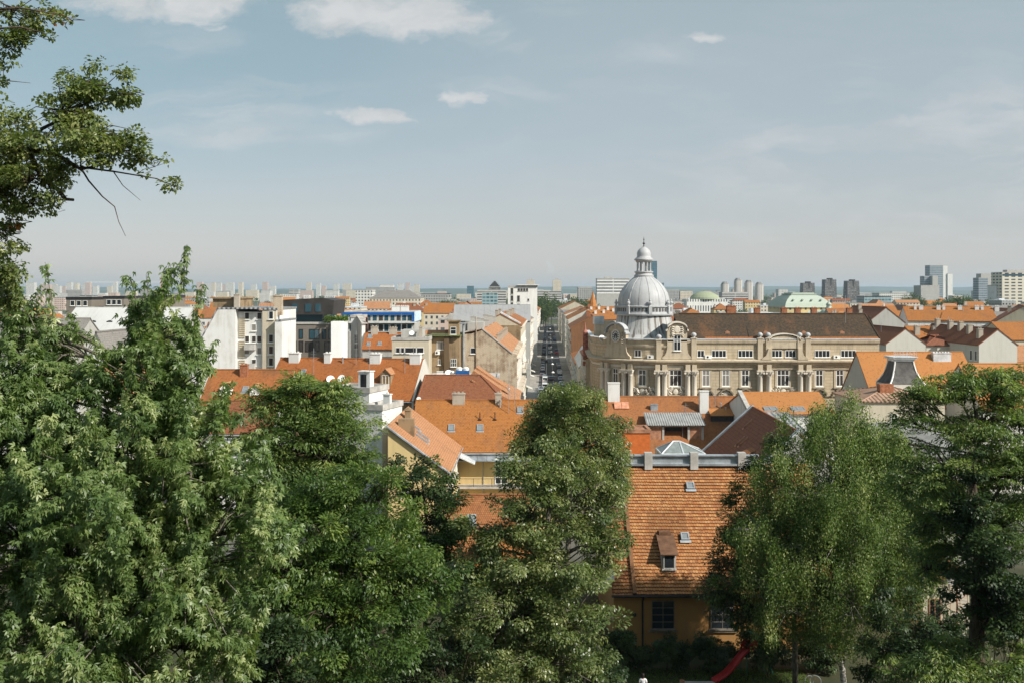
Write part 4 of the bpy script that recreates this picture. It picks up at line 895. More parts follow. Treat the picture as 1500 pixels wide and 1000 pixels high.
mo.win(mo.L - 3.2, 10.9, 1.7, 2.2, tr=.72); b = MB(); b.box(-.6, .6, -.08, .02, 0, 2.0); b.build('shutter', M_rust, mo.root, (mo.L - 1.35, 0, 10.95)); mo.win(mo.L - 1.35, 10.9, 1.3, 2.1, mull=0, tr=None, fr=.05)
mo.win(mo.L - 3.2, 7, 1.7, 2.2); mo.win(mo.L - 7, 10.9, 1.6, 2.1)
# terrace blocks in front of it
t1 = House('roof_terrace_block', 'white block with a parapet roof terrace and dark terrace door', 'house', G(484, 119.4), G(541, 117.6), 5, Z(571, 118), None, 'flat', 0, P_white, M_conc, par=.35)
b = MB(); b.box(0, 1.5, 0, 1.2, 0, 2.1); b.box(-.12, 1.62, -.12, 1.32, 2.1, 2.2); b.build('stair_cabin', P_white, t1.root, (t1.L - 2.3, 1.5, t1.ze)); b = MB(); b.box(0, .8, -.03, 0, .1, 1.8); b.build('door', M_dark, t1.root, (t1.L - 2.0, 1.5, t1.ze)); antenna(t1.root, t1.L - .6, 1.2, t1.ze, 5.5, 6); dish(t1.root, (1.0, 1, t1.ze + 1.2), .5)
t2 = House('white_side_house', 'narrow white house with worn flat cap beside dark locust tree', 'house', G(534, 106.3), G(560, 105.6), 5, Z(596, 106), None, 'flat', 0, P_white, M_conc, par=.3)
t2.win(1.0, 9, .8, 1.5); t2.chim(1.8, 2, 1.2, .8, .5, P_white)
# --- left orange roofs behind the maple
o = House('dormer_house', 'orange roof house with two small white dormers behind maple', 'house', G(292, 128), G(418, 128), 11, Z(592, 128), Z(543, 133.5), 'gable', 0, P_white, T_streak, gut=True)
o.dormer(U(331, 129.5, o), 1.2, 1.5, 1.0, .7, M_white, T_pink); o.dormer(U(374, 129.5, o), 1.2, 1.3, .9, .6, M_white, T_pink); o.sky(U(359, 130, o), 1.7, .8, 1.1); o.chim(U(356, 132, o), 4.6, 1.3, 1.0, .8, M_brickc)
o2 = House('lower_red_house', 'low house with deep red tile roof left of the locust tree', 'house', G(300, 113), G(396, 113), 9, Z(634, 113), Z(588, 118), 'gable', 0, P_white, T_red, gut=True)
# --- apartment block, left
ap = thing('apartment_block', 'tall pale apartment block with louvred shafts and blind white gable', 'apartment block', (G(345, 150)[0], 150, 0))
def q(px, Y=150): return (px - 750) / F * Y - ap.location.x
m = MB(); zt = Z(453, 150); m.prismy([(q(262), 0), (q(262), Z(545, 150)), (q(298), Z(489, 150)), (q(318), zt), (q(345), zt), (q(345), 0)], 0, 14)
m.box(q(345) + .002, q(383), 1.2, 14, 0, Z(457, 151)); m.box(q(383) + .002, q(404), .6, 14, 0, Z(454, 150.6)); m.box(q(404) + .002, q(414), -.6, 9, 0, Z(470, 150)); m.build('wall', P_white, ap)
m = MB(); m.box(q(383) + .02, q(404) - .02, .45, .597, 0, Z(456, 150.6)); m.build('beige_bay', P_beige, ap)
m = MB(); m.slab([(q(258), -.1, Z(551, 150)), (q(298), -.1, Z(489, 150) + .1), (q(298), 14, Z(489, 150) + .1), (q(258), 14, Z(551, 150))], .2); m.slab([(q(298), -.1, Z(489, 150) + .1), (q(318), -.1, zt + .15), (q(318), 14, zt + .15), (q(298), 14, Z(489, 150) + .1)], .2)
m.box(q(318), q(383) + .1, -.05, 14.1, zt + .005, zt + .25); m.box(q(383) + .11, q(405), .3, 14.1, Z(454, 150.6) + .005, Z(454, 150.6) + .3); m.box(q(403) + .2, q(414) + .1, -.7, 9.1, Z(470, 150) + .005, Z(470, 150) + .2); m.build('roof', M_greyroof, ap)
for z0, z1 in ((494, 466), (523, 500), (545, 528)):
    m = MB(); a, b_ = Z(z0, 151), Z(z1, 151); m.box(q(347), q(356), 1.1, 1.197, a, b_)
    k = a
    while k < b_: m.box(q(347), q(356), 1.0, 1.098, k, k + .12); k += .3
    m.build('louvre', P_beige, ap)
for i_, z in enumerate((460, 477, 494, 511, 528, 545)):
    for px in (362, 372, 380):
        if (i_ + px) % 3: window(ap, (q(px, 151.2), 1.2, Z(z + 8, 151)), 0, .75, 1.1, 0, None, gm=GLc if (i_ + px) % 2 else P_dgl)
    window(ap, (q(396), .45, Z(z + 8, 150)), 0, .75, 1.3, 0, None) if z != 477 else None
for px, z in ((367, 512), (367, 540)):
    m = MB(); m.box(-.8, .8, -1, 0, 0, .15); m.box(-.8, .8, -1, -.95, .15, .9); m.box(-.8, -.75, -.95, 0, .15, .9); m.box(.75, .8, -.95, 0, .15, .9); m.build('balcony', M_conc, ap, (q(px, 151), 1.2, Z(z, 151)))
m = MB(); m.box(q(303), q(345), 3, 10, zt + .25, zt + 1.6); m.box(q(300), q(347), 2.6, 10.4, zt + 1.6, zt + 1.85); m.build('penthouse', P_brown, ap); chimney_obj(ap, q(342), 2, zt, zt + 2.2, .8, .8, M_chim); chimney_obj(ap, q(404), 1.5, zt - 1, zt + 2.0, 1.3, 1.1, P_fire)
m = MB(); k = q(372)
for i in range(9): m.box(k + i * .5, k + i * .5 + .04, 2, 2.04, zt, zt + 1.0)
m.box(k, k + 4.05, 2, 2.04, zt + 1.0, zt + 1.05); m.build('roof_railing', M_zinc, ap)
# grey metal roof and light gables seen through the maple
o = House('metal_roof_block', 'long block under pale metal roof with half round vents', 'apartment block', G(85, 190), G(262, 190), 16, Z(487, 190), Z(452, 198), 'gable', 0, P_grey, M_sheet)
for px in (104, 136, 160, 185):
    b = MB(); b.prismy([(-.7, 0), (.7, 0), (.5, .35), (0, .5), (-.5, .35)], 0, 2); o_ = b.build('roof_vent', M_dark, o.roof, (U(px, 193, o), 3.0, o.rz_at(0, 3.0) - .1))
o = House('white_gable_house', 'house with white blind gable glimpsed through the tall maple', 'house', G(112, 132), G(170, 132), 15, Z(545, 132), Z(488, 132), 'gabley', 0, P_white, T_grey)
o.win(2.2, 3.5, 1.1, 1.7); o.win(2.2, 7, 1.1, 1.7)
o = House('cream_gable_house', 'cream gable in front of the white gable inside maple foliage', 'house', G(116, 112), G(172, 112), 12, Z(585, 112), Z(540, 112), 'gabley', 0, P_cream, T_pink)
row_windows(o, (1.2, 3.2), (2.5, 6.0), 1.0, 1.6)
o = House('far_left_house', 'grey roofed house at the left edge behind the maple', 'house', G(-40, 150), G(105, 150), 13, Z(508, 150), Z(468, 156), 'gable', 0, P_grey, T_grey)
row_windows(o, [1.5 + 2.6 * k for k in range(int(o.L / 2.7))], (3, 6.8, 10.6, 14.2), 1.1, 1.8)
for a_, b_, t_, nm in ((97, 134, 437, 'leftmost of three flat brown attic blocks above pale metal roof'), (152, 182, 435.5, 'middle of three flat attic blocks above pale metal roof'), (217, 243, 434.5, 'rightmost of three flat attic blocks above pale metal roof')):
    o = House('attic_block', nm, 'apartment block', G(a_, 240), G(b_, 240), 14, Z(t_, 240), None, 'flat', 0, P_taupe, M_dark, par=.3)
    for k in range(3): o.win(o.L * (.25 + .25 * k), o.ze - 1.9, 1.1, 1.3, mull=0, tr=None)
# --- dark modern block
md = thing('modern_block', 'modern taupe office block with dark boxy top storey and planted terrace', 'office block', (G(424, 172)[0], 172, 0))
def q2(px, Y=172): return (px - 750) / F * Y - md.location.x
m = MB(); m.box(0, q2(488), 0, 16, 0, Z(475, 172)); m.build('wall', P_taupe, md); m = MB(); m.box(-.1, q2(488) + .1, -.15, 16, Z(475, 172) + .002, Z(472.5, 172)); m.build('terrace', M_conc, md)
m = MB(); m.prismy([(q2(419, 174), Z(461, 174)), (q2(487, 174), Z(461, 174)), (q2(490, 174), Z(440, 174)), (q2(470, 174), Z(436.5, 174)), (q2(405, 174), Z(440, 174)), (q2(400, 174), Z(452, 174))], 2, 14); m.build('top_storey', M_darkbox, md)
m = MB(); m.box(q2(423), q2(474), 3.5, 13, Z(473, 172), Z(461, 174) - .01); m.build('glazed_storey', GLb, md)
for a, b_ in ((428, 436), (447, 456), (462, 470)): m = MB(); m.box(q2(a, 174), q2(b_, 174), 1.93, 1.997, Z(457, 174), Z(445, 174)); m.build('window', GLb, md)
for a, b_, y0, y1 in ((425, 430, 482, 496), (438, 444, 482, 496), (453, 468, 482, 497), (471.5, 477.5, 482, 497), (481, 487, 482, 497), (427.5, 435, 499, 515), (438, 444.5, 499, 515), (447, 459, 500, 515), (461, 468, 500, 515), (475, 487, 500, 515)):
    w = (b_ - a) * 172 / F; h = (y1 - y0) * 172 / F; window(md, (q2((a + b_) / 2), 0, Z(y1, 172)), 0, w, h, 0 if w < 1 else 1, None, .1, M_dark, GLb if y0 < 490 else P_dgl, False)
m = MB(); m.box(q2(489.5), q2(505), -3, 3, 0, Z(471, 169)); m.build('side_wall', plaster('render_bright', (.82, .82, .8), (.6, .6, .58), .3), md)
rg = random.Random(3)
C_ = np.array([[q2(rg.uniform(478, 508), 173), rg.uniform(-1, 3), Z(471.5, 172) + rg.random() * .9] for _ in range(1500)])
link('terrace_plants', leafmesh('planting', C_, unit(1500) + np.array([0, 0, .6]), unit(1500) + np.array([0, 0, 1.]), np.full(1500, .4), np.full(1500, .2), RNG.random(1500), 'diamond', [L_robin]), md)
# slab house and blue trimmed building
o = House('pale_slab_house', 'narrow pale slab house with two tall windows beside planted terrace', 'house', G(514, 180), G(531, 180), 5, Z(463, 180), None, 'flat', 0, P_white, M_conc, par=.2); o.win(1.0, Z(502, 180), .75, 1.6, mull=0, tr=None); o.win(1.9, Z(502, 180), .75, 1.6, mull=0, tr=None); o.win(1.0, Z(511, 180), .75, 1.0, mull=0, tr=None); o.win(1.9, Z(511, 180), .75, 1.0, mull=0, tr=None)
o = House('white_pier_house', 'bright white house end standing before the blue trimmed block', 'house', G(530, 176), G(537, 176.3), 5, Z(474, 176), Z(463, 176), 'shed', 0, P_white, M_conc); o.win(.9, Z(493, 176), .5, 3.5, mull=0, tr=None, fm=M_rust)
o = House('blue_trim_block', 'grey block with vivid blue band under its flat roof', 'office block', G(500, 232), G(607, 232), 14, Z(458, 232), None, 'flat', 0, P_grey, M_conc, par=.3)
m = MB(); m.box(0, o.L, -.4, -.005, Z(461.5, 232), Z(457.5, 232)); m.box(o.L - .5, o.L, -.4, -.005, Z(471, 232), Z(461.5, 232) - .01); m.build('blue_band', M_blue, o.root); m = MB(); m.box(0, o.L + .5, -1.2, -.005, Z(473, 232), Z(471.5, 232)); m.build('balcony', P_white, o.root)
m = MB(); m.box(o.L + .01, o.L + .3, -.5, 14, Z(471, 232), Z(457, 232)); m.build('end_wall', plain('pale_blue_render', (.5, .62, .72), .8), o.root)
for i, px in enumerate((507, 515, 524, 531, 540, 549, 558, 566, 575, 584, 592, 600)):
    o.win(U(px, 232, o), Z(470.5, 232), 1.15, 1.45, mull=0, tr=None, gm=GLb if i % 3 else P_dgl, fr=.05, sill=False)
    o.win(U(px, 232, o), Z(486, 232), 1.25, 1.9, mull=0, tr=None, gm=GLb if i % 2 else P_dgl, fr=.1, sill=False)
for px in (577, 583, 590, 596): chimney_obj(o.root, U(px, 236, o), 4, Z(458, 232), Z(449, 236), 1.0, .8, P_white)
# orange low roof, grey roof house
o = House('low_orange_house', 'low orange roof between white pier house and grey roof house', 'house', G(531, 172), G(592, 172), 8, Z(511, 172), Z(489, 176), 'gable', 0, P_grey, T_or2); o.sky(U(541, 174, o), 2.6); o.sky(U(540, 173, o), .7, .7, .8); o.sky(U(556, 173, o), .8, .7, .8); o.chim(U(549, 176, o), 3.8, 1.2, 1.2); o.chim(U(576, 176, o), 3.8, 1., 1.4)
o = House('grey_terrace_house', 'pale grey flat roofed house with a row of attic windows', 'house', G(574, 160), G(628, 160), 9, Z(496, 160), None, 'flat', 0, P_beige, M_conc, par=.25)
for px, w in ((583.5, .9), (589.5, .9), (599, 1.6), (608, .6), (615, 1.3)): o.win(U(px, 160, o), Z(517, 160), w, .95, mull=0, tr=None)
b = MB(); b.box(0, 3.6, 3, 8, o.ze, o.ze + 1.3); b.build('stair_head', P_grey, o.root, (1.2, 0, 0)); o.chim(4.6, 2, 1.8, .5, .5); antenna(o.root, 1, 5, o.ze, 4); dish(o.root, (3.2, 1, o.ze + .8), .45)
# mossy brown house and the stained firewall house
o = House('mossy_brown_house', 'brown stucco back house with mossy eaves slab and air conditioner', 'house', G(628, 166), G(673, 166), 9, Z(492, 166), None, 'flat', 0, P_brown, plain('mossy_slab', (.12, .13, .055), .95, 0, .5, 1.), par=.05)
b = MB(); b.box(-.5, o.L + .2, -.9, .5, o.ze - .02, o.ze + .15); b.build('eaves_slab', bpy.data.materials['mossy_slab'], o.root)
o.win(U(644.5, 166, o), Z(512, 166), 1.1, 1.35, mull=1, tr=None, gm=GLc); o.win(U(643.5, 166, o), Z(534, 166), .5, .95, mull=0, tr=None, gm=GLc); o.win(U(664.5, 166, o), Z(537, 166), 1.0, 1.4, mull=2, tr=.5); aircon(o.root, (U(641, 166, o), -.01, Z(519, 166)), 0, .8)
b = MB(); b.box(U(657, 167, o), U(672, 167, o), 1, 5, o.ze, o.ze + 2.4); b.box(U(655, 167, o), U(674, 167, o), .7, 5.2, o.ze + 2.4, o.ze + 2.6); b.build('attic_cabin', P_brown, o.root); window(o.root, (U(664, 167, o), 1, o.ze + .2), 0, 1.0, 1.3, 0, .6)
b = MB(); b.box(U(651, 166, o), U(658, 166, o), -.6, -.003, 0, o.ze - .1); b.build('recess_shade_strip', plaster('plaster_recess_shade', (.14, .095, .055), (.08, .06, .04), .6), o.root)  # darker strip stands in for a recess; its shade is in the colour
fw = thing('firewall_house', 'street corner house showing a huge stained blind firewall and pale roof', 'house', (0, 172, 0))
def q3(px, Y=172): return (px - 750) / F * Y
d = .037
prof = [(q3(670), 0), (q3(670), Z(490, 172)), (q3(690), Z(489, 172)), (q3(708), Z(483, 172)), (q3(748), Z(516, 172)), (q3(757), Z(519, 172)), (XL(172), 0)]
m = MB(); n = len(prof); D = 42
m.add([(x, 0, z) for x, z in prof] + [(x + d * D, D, z) for x, z in prof], [list(range(n)), list(range(n, 2 * n))] + [[i, (i + 1) % n, (i + 1) % n + n, i + n] for i in range(n)]); m.build('wall', P_fire, fw)
m = MB(); a, e_ = prof[3], prof[4]; m.slab([(a[0], .25, a[1] + .15), (e_[0] + .5, .25, e_[1] - .3), (e_[0] + .5 + d * D, D, e_[1] - .3), (a[0] + d * D, D, a[1] + .15)], .15); m.slab([(a[0], .25, a[1] + .15), (q3(670), .25, Z(489, 172)), (q3(670) + d * D, D, Z(489, 172)), (a[0] + d * D, D, a[1] + .15)], .15); fr_ = m.build('roof', T_pink, fw)
m = MB(); m.slab([(q3(706), -.1, Z(482, 172) + .25), (q3(751), -.1, Z(519, 172) + .3), (q3(751), .3, Z(519, 172) + .3), (q3(706), .3, Z(482, 172) + .25)], .2); m.slab([(q3(669), -.1, Z(489, 172) + .15), (q3(706), -.1, Z(482, 172) + .25), (q3(706), .3, Z(482, 172) + .25), (q3(669), .3, Z(489, 172) + .15)], .2); m.build('firewall_cap', M_conc, fw)
window(fw, (q3(693), 0, Z(518, 172)), 0, .95, 1.1, 0, None)
b = MB(); b.tube([(q3(697.5), -.15, 5), (q3(697.5), -.15, Z(484, 172) + 2.4)], .1, 6); b.build('flue_pipe', P_fire, fw); b = MB(); b.tube([(q3(679), -.25, 4), (q3(679), -.25, Z(475, 172))], .22, 8); b.box(q3(674), q3(682), -.6, .4, Z(475, 172), Z(473, 172)); b.build('steel_flue', M_zinc, fw)
b = MB(); b.box(q3(684), q3(708), 2, 9, Z(490, 172), Z(473, 172)); b.build('attic_block', P_grey, fw)
for k in range(9): chimney_obj(fr_, q3(690) + d * (6 + 4 * k) - 1 + (k % 3) * 1.4, 7 + 4 * k, 20, 23.6 + (k % 2) * .5, 1.1, .7, P_grey)
for k in range(6):
    y = 3 + k * 6.2; chimney_obj(fr_, a[0] + 2.6 + d * y, y, 19.5, 21.3, .7, .9, M_chim)
nwin = 0
for k in range(11):
    for z in (3.0, 7.0, 11.0, 14.4):
        y = 2.2 + k * 3.7; window(fw, (XL(172 + y) + .02, y, z), R(90 - 2.1), 1.15, 2.0, 1, .7, .08)
b = MB()
for z in (5.9, 9.9, 13.7, 17.2): b.slab([(XL(172) - .02, 0, z + .25), (XL(172) + .3 + (.35 if z > 17 else 0), 0, z + .25), (XL(214) + .3 + (.35 if z > 17 else 0), 42, z + .25), (XL(214) - .02, 42, z + .25)], .25)
b.build('cornice', P_trim, fw)
for k in range(5):
    b = MB(); y = 4 + k * 7.4; b.box(-.1, 1.0, 0, 2.2, 0, .15); b.box(.92, 1.0, 0, 2.2, .15, 1.0); b.box(-.1, .92, 0, .08, .15, 1.0); b.box(-.1, .92, 2.12, 2.2, .15, 1.0); b.build('balcony', P_trim, fw, (XL(172 + y), y, 10.9))
# red hipped roof in front of it, pale sawtooth roof, rooftop tank
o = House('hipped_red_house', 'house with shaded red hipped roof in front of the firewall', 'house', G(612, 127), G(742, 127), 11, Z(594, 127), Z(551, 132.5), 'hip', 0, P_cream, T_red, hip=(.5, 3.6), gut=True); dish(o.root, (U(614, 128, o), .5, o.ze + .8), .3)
o = House('sawtooth_house', 'pale tile roof with two little raised gables below the firewall', 'house', (G(757, 131)[0], 131), (G(757, 131)[0] + .5, 149), 6, Z(592, 131), Z(554, 136), 'shed', 0, P_cream, T_pink)
for u in (5, 11):
    m = MB(); m.slab([(u, .8, o.rz_at(u, .8)), (u + 3.4, .8, o.rz_at(u, .8)), (u + 3.4, 6.2, o.rz_at(u, 5.9) + 1.0), (u, 6.2, o.rz_at(u, 5.9) + 1.0)], .8); m.build('raised_roof', T_pink, o.root)
dish(o.root, (4.6, 1.4, o.rz_at(0, 1.4) + .6), .55, -80); antenna(o.root, 7, 1.2, o.rz_at(0, 1.2), 4.5)
o = House('flat_back_house', 'low flat roof strip between red hipped roof and mossy house', 'house', G(628, 146), G(730, 146), 8, Z(553, 146), None, 'flat', 0, P_brown, M_conc, par=.1); zf = o.ze
tk = thing('rooftop_container', 'blue container carrying white tanks on the flat roof', 'container', (G(677, 146)[0], 147.2, zf + .1))
m = MB(); m.box(-1.0, 1.0, -.8, .8, 0, .95); m.build('body', M_bluebox, tk)
for s_ in (-.5, .5):
    m = MB(); m.lathe([(0, .95), (.45, .96), (.47, 1.3), (.3, 1.42), (0, 1.45)], 12); m.build('tank', M_white, tk, (s_, 0, 0))
for px in (657, 664):
    t_ = thing('roof_dish', ('smaller' if px == 664 else 'larger') + ' white dish left of the blue rooftop container', 'satellite dish', (G(px, 146)[0], 146.8, zf + .1)); dish(t_, (0, 0, .5), .6 if px == 657 else .45, -75 if px == 657 else -20, 50); b = MB(); b.tube([(0, 0, 0), (0, 0, .55)], .04, 5); b.build('mast', M_zinc, t_)
t_ = thing('roof_cabinet', 'small white cabinet on the flat roof left of the dishes', 'cabinet', (G(644, 146)[0], 146.6, zf + .1)); b = MB(); b.box(-.45, .45, -.3, .3, 0, .8); b.box(-.5, .5, -.35, .35, .8, .86); b.build('body', M_white, t_)
# --- long weathered orange roof before the palace
so_ = House('long_orange_house', 'long weathered orange roof with white chimneys before the palace', 'house', G(868, 139), G(1106, 139), 21, 5.0, Z(582, 149.5), 'gable', -1, P_ochre, T_weath, over=.4)
def rp(h, px, py):   # sight line meets the front slope of a house whose front runs along X
    Y0 = h.root.location.y; k = math.tan(h.hd); Z0 = h.ze + h.zb + h.th; sl = (py - YH) / F
    Y = (H - Z0 + k * Y0) / (k + sl); return ((px - 750) / F * Y - h.root.location.x, Y - Y0, Z0 + k * (Y - Y0) - h.zb)
for px, yb, yt, w in ((899, 585, 561, 1.8), (1031, 602, 573, 1.35)):
    u, v, z = rp(so_, px, yb); zt_ = Z(yt, 139 + v) + 1; m = MB(); m.box(-w / 2, w / 2, -.4, .4, -1, zt_ - z); m.box(-w / 2 - .06, w / 2 + .06, -.46, .46, zt_ - z, zt_ - z + .15); m.build('chimney', P_white, so_.roof, (u, v, z))
u, v, z = rp(so_, 911, 600); m = MB(); m.slab([(-1.1, 0, .25), (-.03, 0, .25), (-.03, .9, 1.15), (-1.1, .9, 1.15)], .3); m.slab([(.03, 0, .25), (1.1, 0, .25), (1.1, .9, 1.15), (.03, .9, 1.15)], .3); m.build('roof_hatch', plain('salmon_sheet', (.55, .25, .15), .6), so_.roof, (u, v, z))
u, v, z = rp(so_, 958, 599); m = MB(); m.box(-.55, .55, -.3, .3, -.3, .75); m.box(-.6, .6, -.36, .36, .75, .82); m.build('vent_box', M_zinc, so_.roof, (u, v, z))
u, v, z = rp(so_, 990, 644)   # wide loggia dormer under a corrugated roof
m = MB(); w = 4.1; m.box(-w, -w + .35, 0, .4, -.4, 2.1); m.box(-2.0, -1.7, 0, .4, -.4, 2.1); m.box(1.75, 2.05, 0, .4, -.4, 2.1); m.box(w - .35, w, 0, .4, -.4, 2.1); m.box(-w, w, 0, .35, 1.95, 2.25); m.box(-w, w, .05, .3, -.5, .05)
lg = m.build('loggia', M_conc, so_.root, (u, v, z))
m = MB(); m.slab([(-w - .2, -.5, 2.25), (w + .2, -.5, 2.25), (w + .2, 3.6, 3.6), (-w - .2, 3.6, 3.6)], .07); m.build('loggia_roof', M_corr, lg)
m = MB(); m.poly([(-w, .02, -.5), (-w, .02, 2.2), (-w, 3.2, 3.3)]); m.poly([(w, .02, -.5), (w, 3.2, 3.3), (w, .02, 2.2)]); m.build('cheek', P_grey, lg)
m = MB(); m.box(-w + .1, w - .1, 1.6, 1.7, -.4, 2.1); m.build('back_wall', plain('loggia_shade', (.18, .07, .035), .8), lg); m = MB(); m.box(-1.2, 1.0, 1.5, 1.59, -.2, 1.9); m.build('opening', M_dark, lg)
for a_, b_ in ((-w + .36, -2.02), (2.07, w - .36)): m = MB(); m.box(a_, b_, .1, .16, .06, 1.94); m.build('panel', M_rust, lg)
u, v, z = rp(so_, 1058, 617); m = MB(); m.slab([(-1.8, -.3, .95), (1.8, -.3, .95), (1.8, 2.0, 1.75), (-1.8, 2.0, 1.75)], .1); d_ = m.build('dormer_roof', T_bright, so_.root, (u, v, z)); m = MB(); m.box(-1.7, 1.7, 0, .1, -.3, .85); m.build('dormer_front', M_dark, d_)
for px, py in ((1000, 640), ): antenna(so_.root, *rp(so_, px, py)[:2], rp(so_, px, py)[2], 3.5)
# orange plastered stair box, glass pyramid
o = House('orange_stair_box', 'small orange rendered stair box beside the glass pyramid', 'stair box', G(916, 118), G(952.5, 118), 4.2, Z(630, 118), None, 'flat', 0, M_orangep, M_rust, par=.12)
gp = thing('glass_pyramid', 'low grey glass pyramid skylight behind the grey ridge parapet', 'skylight', (G(1001, 104)[0], 107, Z(667, 104)))
m = MB(); a_ = 2.2; hh = 1.1; c4 = [(-a_, -2, 0), (a_ + .4, -2, 0), (a_ + .4, 2, 0), (-a_, 2, 0)]; ap1, ap2 = (-.6, 0, hh), (.1, 0, hh)
m.add(c4 + [ap1, ap2], [[0, 1, 5, 4], [1, 2, 5], [2, 3, 4, 5], [3, 0, 4]]); m.build('glazing', GLp, gp)
m = MB()
for s_, e_ in ((c4[0], ap1), (c4[1], ap2), (c4[2], ap2), (c4[3], ap1), (ap1, ap2), ((.2, -2, 0), ap2), (c4[0], c4[1]), (c4[1], c4[2]), (c4[3], c4[0])): m.tube([s_, e_], .09, 5)
m.build('frame', M_zincp, gp); m = MB(); m.box(-a_ - .1, a_ + .5, -2.1, 2.1, -5, -.02); m.build('base', M_conc, gp)
# dark red lean roof and its neighbours on the right
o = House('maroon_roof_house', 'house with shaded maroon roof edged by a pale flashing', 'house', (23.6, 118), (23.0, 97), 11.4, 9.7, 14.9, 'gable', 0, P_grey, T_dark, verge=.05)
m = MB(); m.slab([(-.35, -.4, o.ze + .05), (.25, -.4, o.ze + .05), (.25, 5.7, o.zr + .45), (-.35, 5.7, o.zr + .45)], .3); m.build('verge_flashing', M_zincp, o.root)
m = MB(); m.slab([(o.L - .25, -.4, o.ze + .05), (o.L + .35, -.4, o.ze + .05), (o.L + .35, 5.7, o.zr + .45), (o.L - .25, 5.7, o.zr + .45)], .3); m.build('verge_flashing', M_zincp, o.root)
for u, v in ((5, 3.6), (8.5, 2.0), (9.6, 2.1)): o.sky(u, v, .4, 1.4, None, M_rust)
m = MB(); m.slab([(0, 0, .7), (2.2, 0, .7), (2.2, 2.2, 1.7), (0, 2.2, 1.7)], .1); m.build('dormer_roof', T_weath, o.root, (13.5, 1.2, o.rz_at(0, 1.2)))
o = House('skylight_house', 'bright orange roof with paired skylights just before the palace', 'house', G(1102, 134), G(1222, 134), 14, Z(606, 134), Z(576, 141), 'gable', 0, P_white, T_bright)
for px in (1125, 1135, 1165, 1175): u, v, z = rp(o, px, 601); o.sky(u, v, .95, 1.1)
m = MB(); m.slab([(-.4, -.3, o.ze), (.2, -.3, o.ze), (.2, 7, o.zr + .5), (-.4, 7, o.zr + .5)], .5); m.build('verge_wall', M_conc, o.root)
House('zinc_lean_to', 'grey zinc lean-to roof stepping down from the maroon roof', 'lean-to', G(1122, 121), G(1180, 121), 8, Z(634, 121), Z(607, 128), 'shed', 0, P_white, M_greyroof)
o = House('rusty_roof_house', 'low house with rusty sheet metal roof before orange mansion roof', 'house', G(1264, 138), G(1384, 138), 12, Z(588, 138), Z(566, 144), 'hip', 0, P_beige, M_rustroof)
b = MB(); b.box(-1, 1, -.6, .6, -.5, 1.1); b.build('chimney', M_brickc, o.roof, (U(1299, 141, o), 3.6, o.rz_at(0, 3.6)))
for px in (1310, 1340, 1365): o.win(U(px, 138, o), o.ze - 3.4, 1.0, 1.6)
o = House('grey_shed_house', 'grey roofed house between the birch and the right locust', 'house', G(1290, 98), G(1420, 98), 12, Z(668, 98), Z(622, 104), 'gable', 0, P_grey, plain('grey_sheet', (.2, .2, .19), .7, .1, .4, .6))
# orange roof with mansard turret
o = House('mansion', 'bright orange roof mansion with a grey flared roof turret', 'house', G(1283, 152), G(1446, 152), 17, Z(596, 152), Z(517, 160.5), 'gable', 0, P_cream, T_bright)
u, v, z = rp(o, 1402, 545); o.sky(U(1342, 153.5, o), 1.6, 1.1, 1.3); o.chim(U(1376, 160, o), 7.4, .9, 2.9, 1.0, M_zincp)
tr = thing('mansard_turret', 'flared slate turret with white corner ribs on the orange roof', 'turret', (G(1325, 147)[0], 148.5, Z(562, 147)))
pf = [(2.65, 0), (2.3, .5), (1.95, 1.2), (1.65, 2.1), (1.45, 3.0), (1.4, 3.4)]
m = MB(); m.lathe([(r * 1.414, z) for r, z in pf], 4, ph=45); m.build('slate_roof', M_slate, tr)
m = MB()
for sx_ in (-1, 1):
    for sy_ in (-1, 1): m.tube([(sx_ * r, sy_ * r, z) for r, z in pf], .13, 5)
m.build('corner_rib', M_white, tr); m = MB(); m.box(-1.5, 1.5, -1.5, 1.5, 3.4, 3.75); m.box(-1.75, 1.75, -1.75, 1.75, 3.75, 4.0); m.box(-1.9, 1.9, -1.9, 1.9, 4.0, 4.12); m.build('cap', M_zincp, tr)
m = MB(); m.box(-2.75, 2.75, -2.75, 2.75, -7, -.01); m.build('body', P_cream, tr)
m = MB()
for k in range(14):
    x = -1.7 + 3.4 * k / 13; m.tube([(x, -1.7, 4.12), (x + .1 * math.sin(k * 3), -1.7, 5.1 + .25 * math.sin(k * 5))], .03, 4)
for zz_ in (4.5, 4.9): m.tube([(-1.7, -1.7, zz_), (1.7, -1.7, zz_ + .1)], .025, 4)
m.build('cresting', M_zincp, tr)
o = House('mansion_wing', 'orange roof wing running off the right edge behind the locust', 'house', G(1440, 140), G(1580, 140), 15, Z(600, 140), Z(534, 147.5), 'gable', 0, P_cream, T_bright); o.sky(U(1463, 142, o), 2.0, 1.0, 1.0)
# white gables with dark roof flanks
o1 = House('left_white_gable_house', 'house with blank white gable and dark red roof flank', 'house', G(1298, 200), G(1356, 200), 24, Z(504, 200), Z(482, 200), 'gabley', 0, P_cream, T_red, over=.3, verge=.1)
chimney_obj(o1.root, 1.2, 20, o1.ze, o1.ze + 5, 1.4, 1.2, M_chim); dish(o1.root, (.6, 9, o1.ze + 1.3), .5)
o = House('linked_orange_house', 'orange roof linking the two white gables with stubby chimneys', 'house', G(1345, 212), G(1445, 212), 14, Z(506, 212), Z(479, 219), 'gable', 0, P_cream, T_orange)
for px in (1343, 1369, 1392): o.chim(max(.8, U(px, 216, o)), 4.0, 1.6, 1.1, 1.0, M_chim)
o_ = House('hipped_projection', 'small hipped dark roof projecting between the white gables', 'house', G(1357, 203), G(1407, 203), 9, Z(506, 203), Z(492, 207), 'hip', 0, P_cream, T_dark)
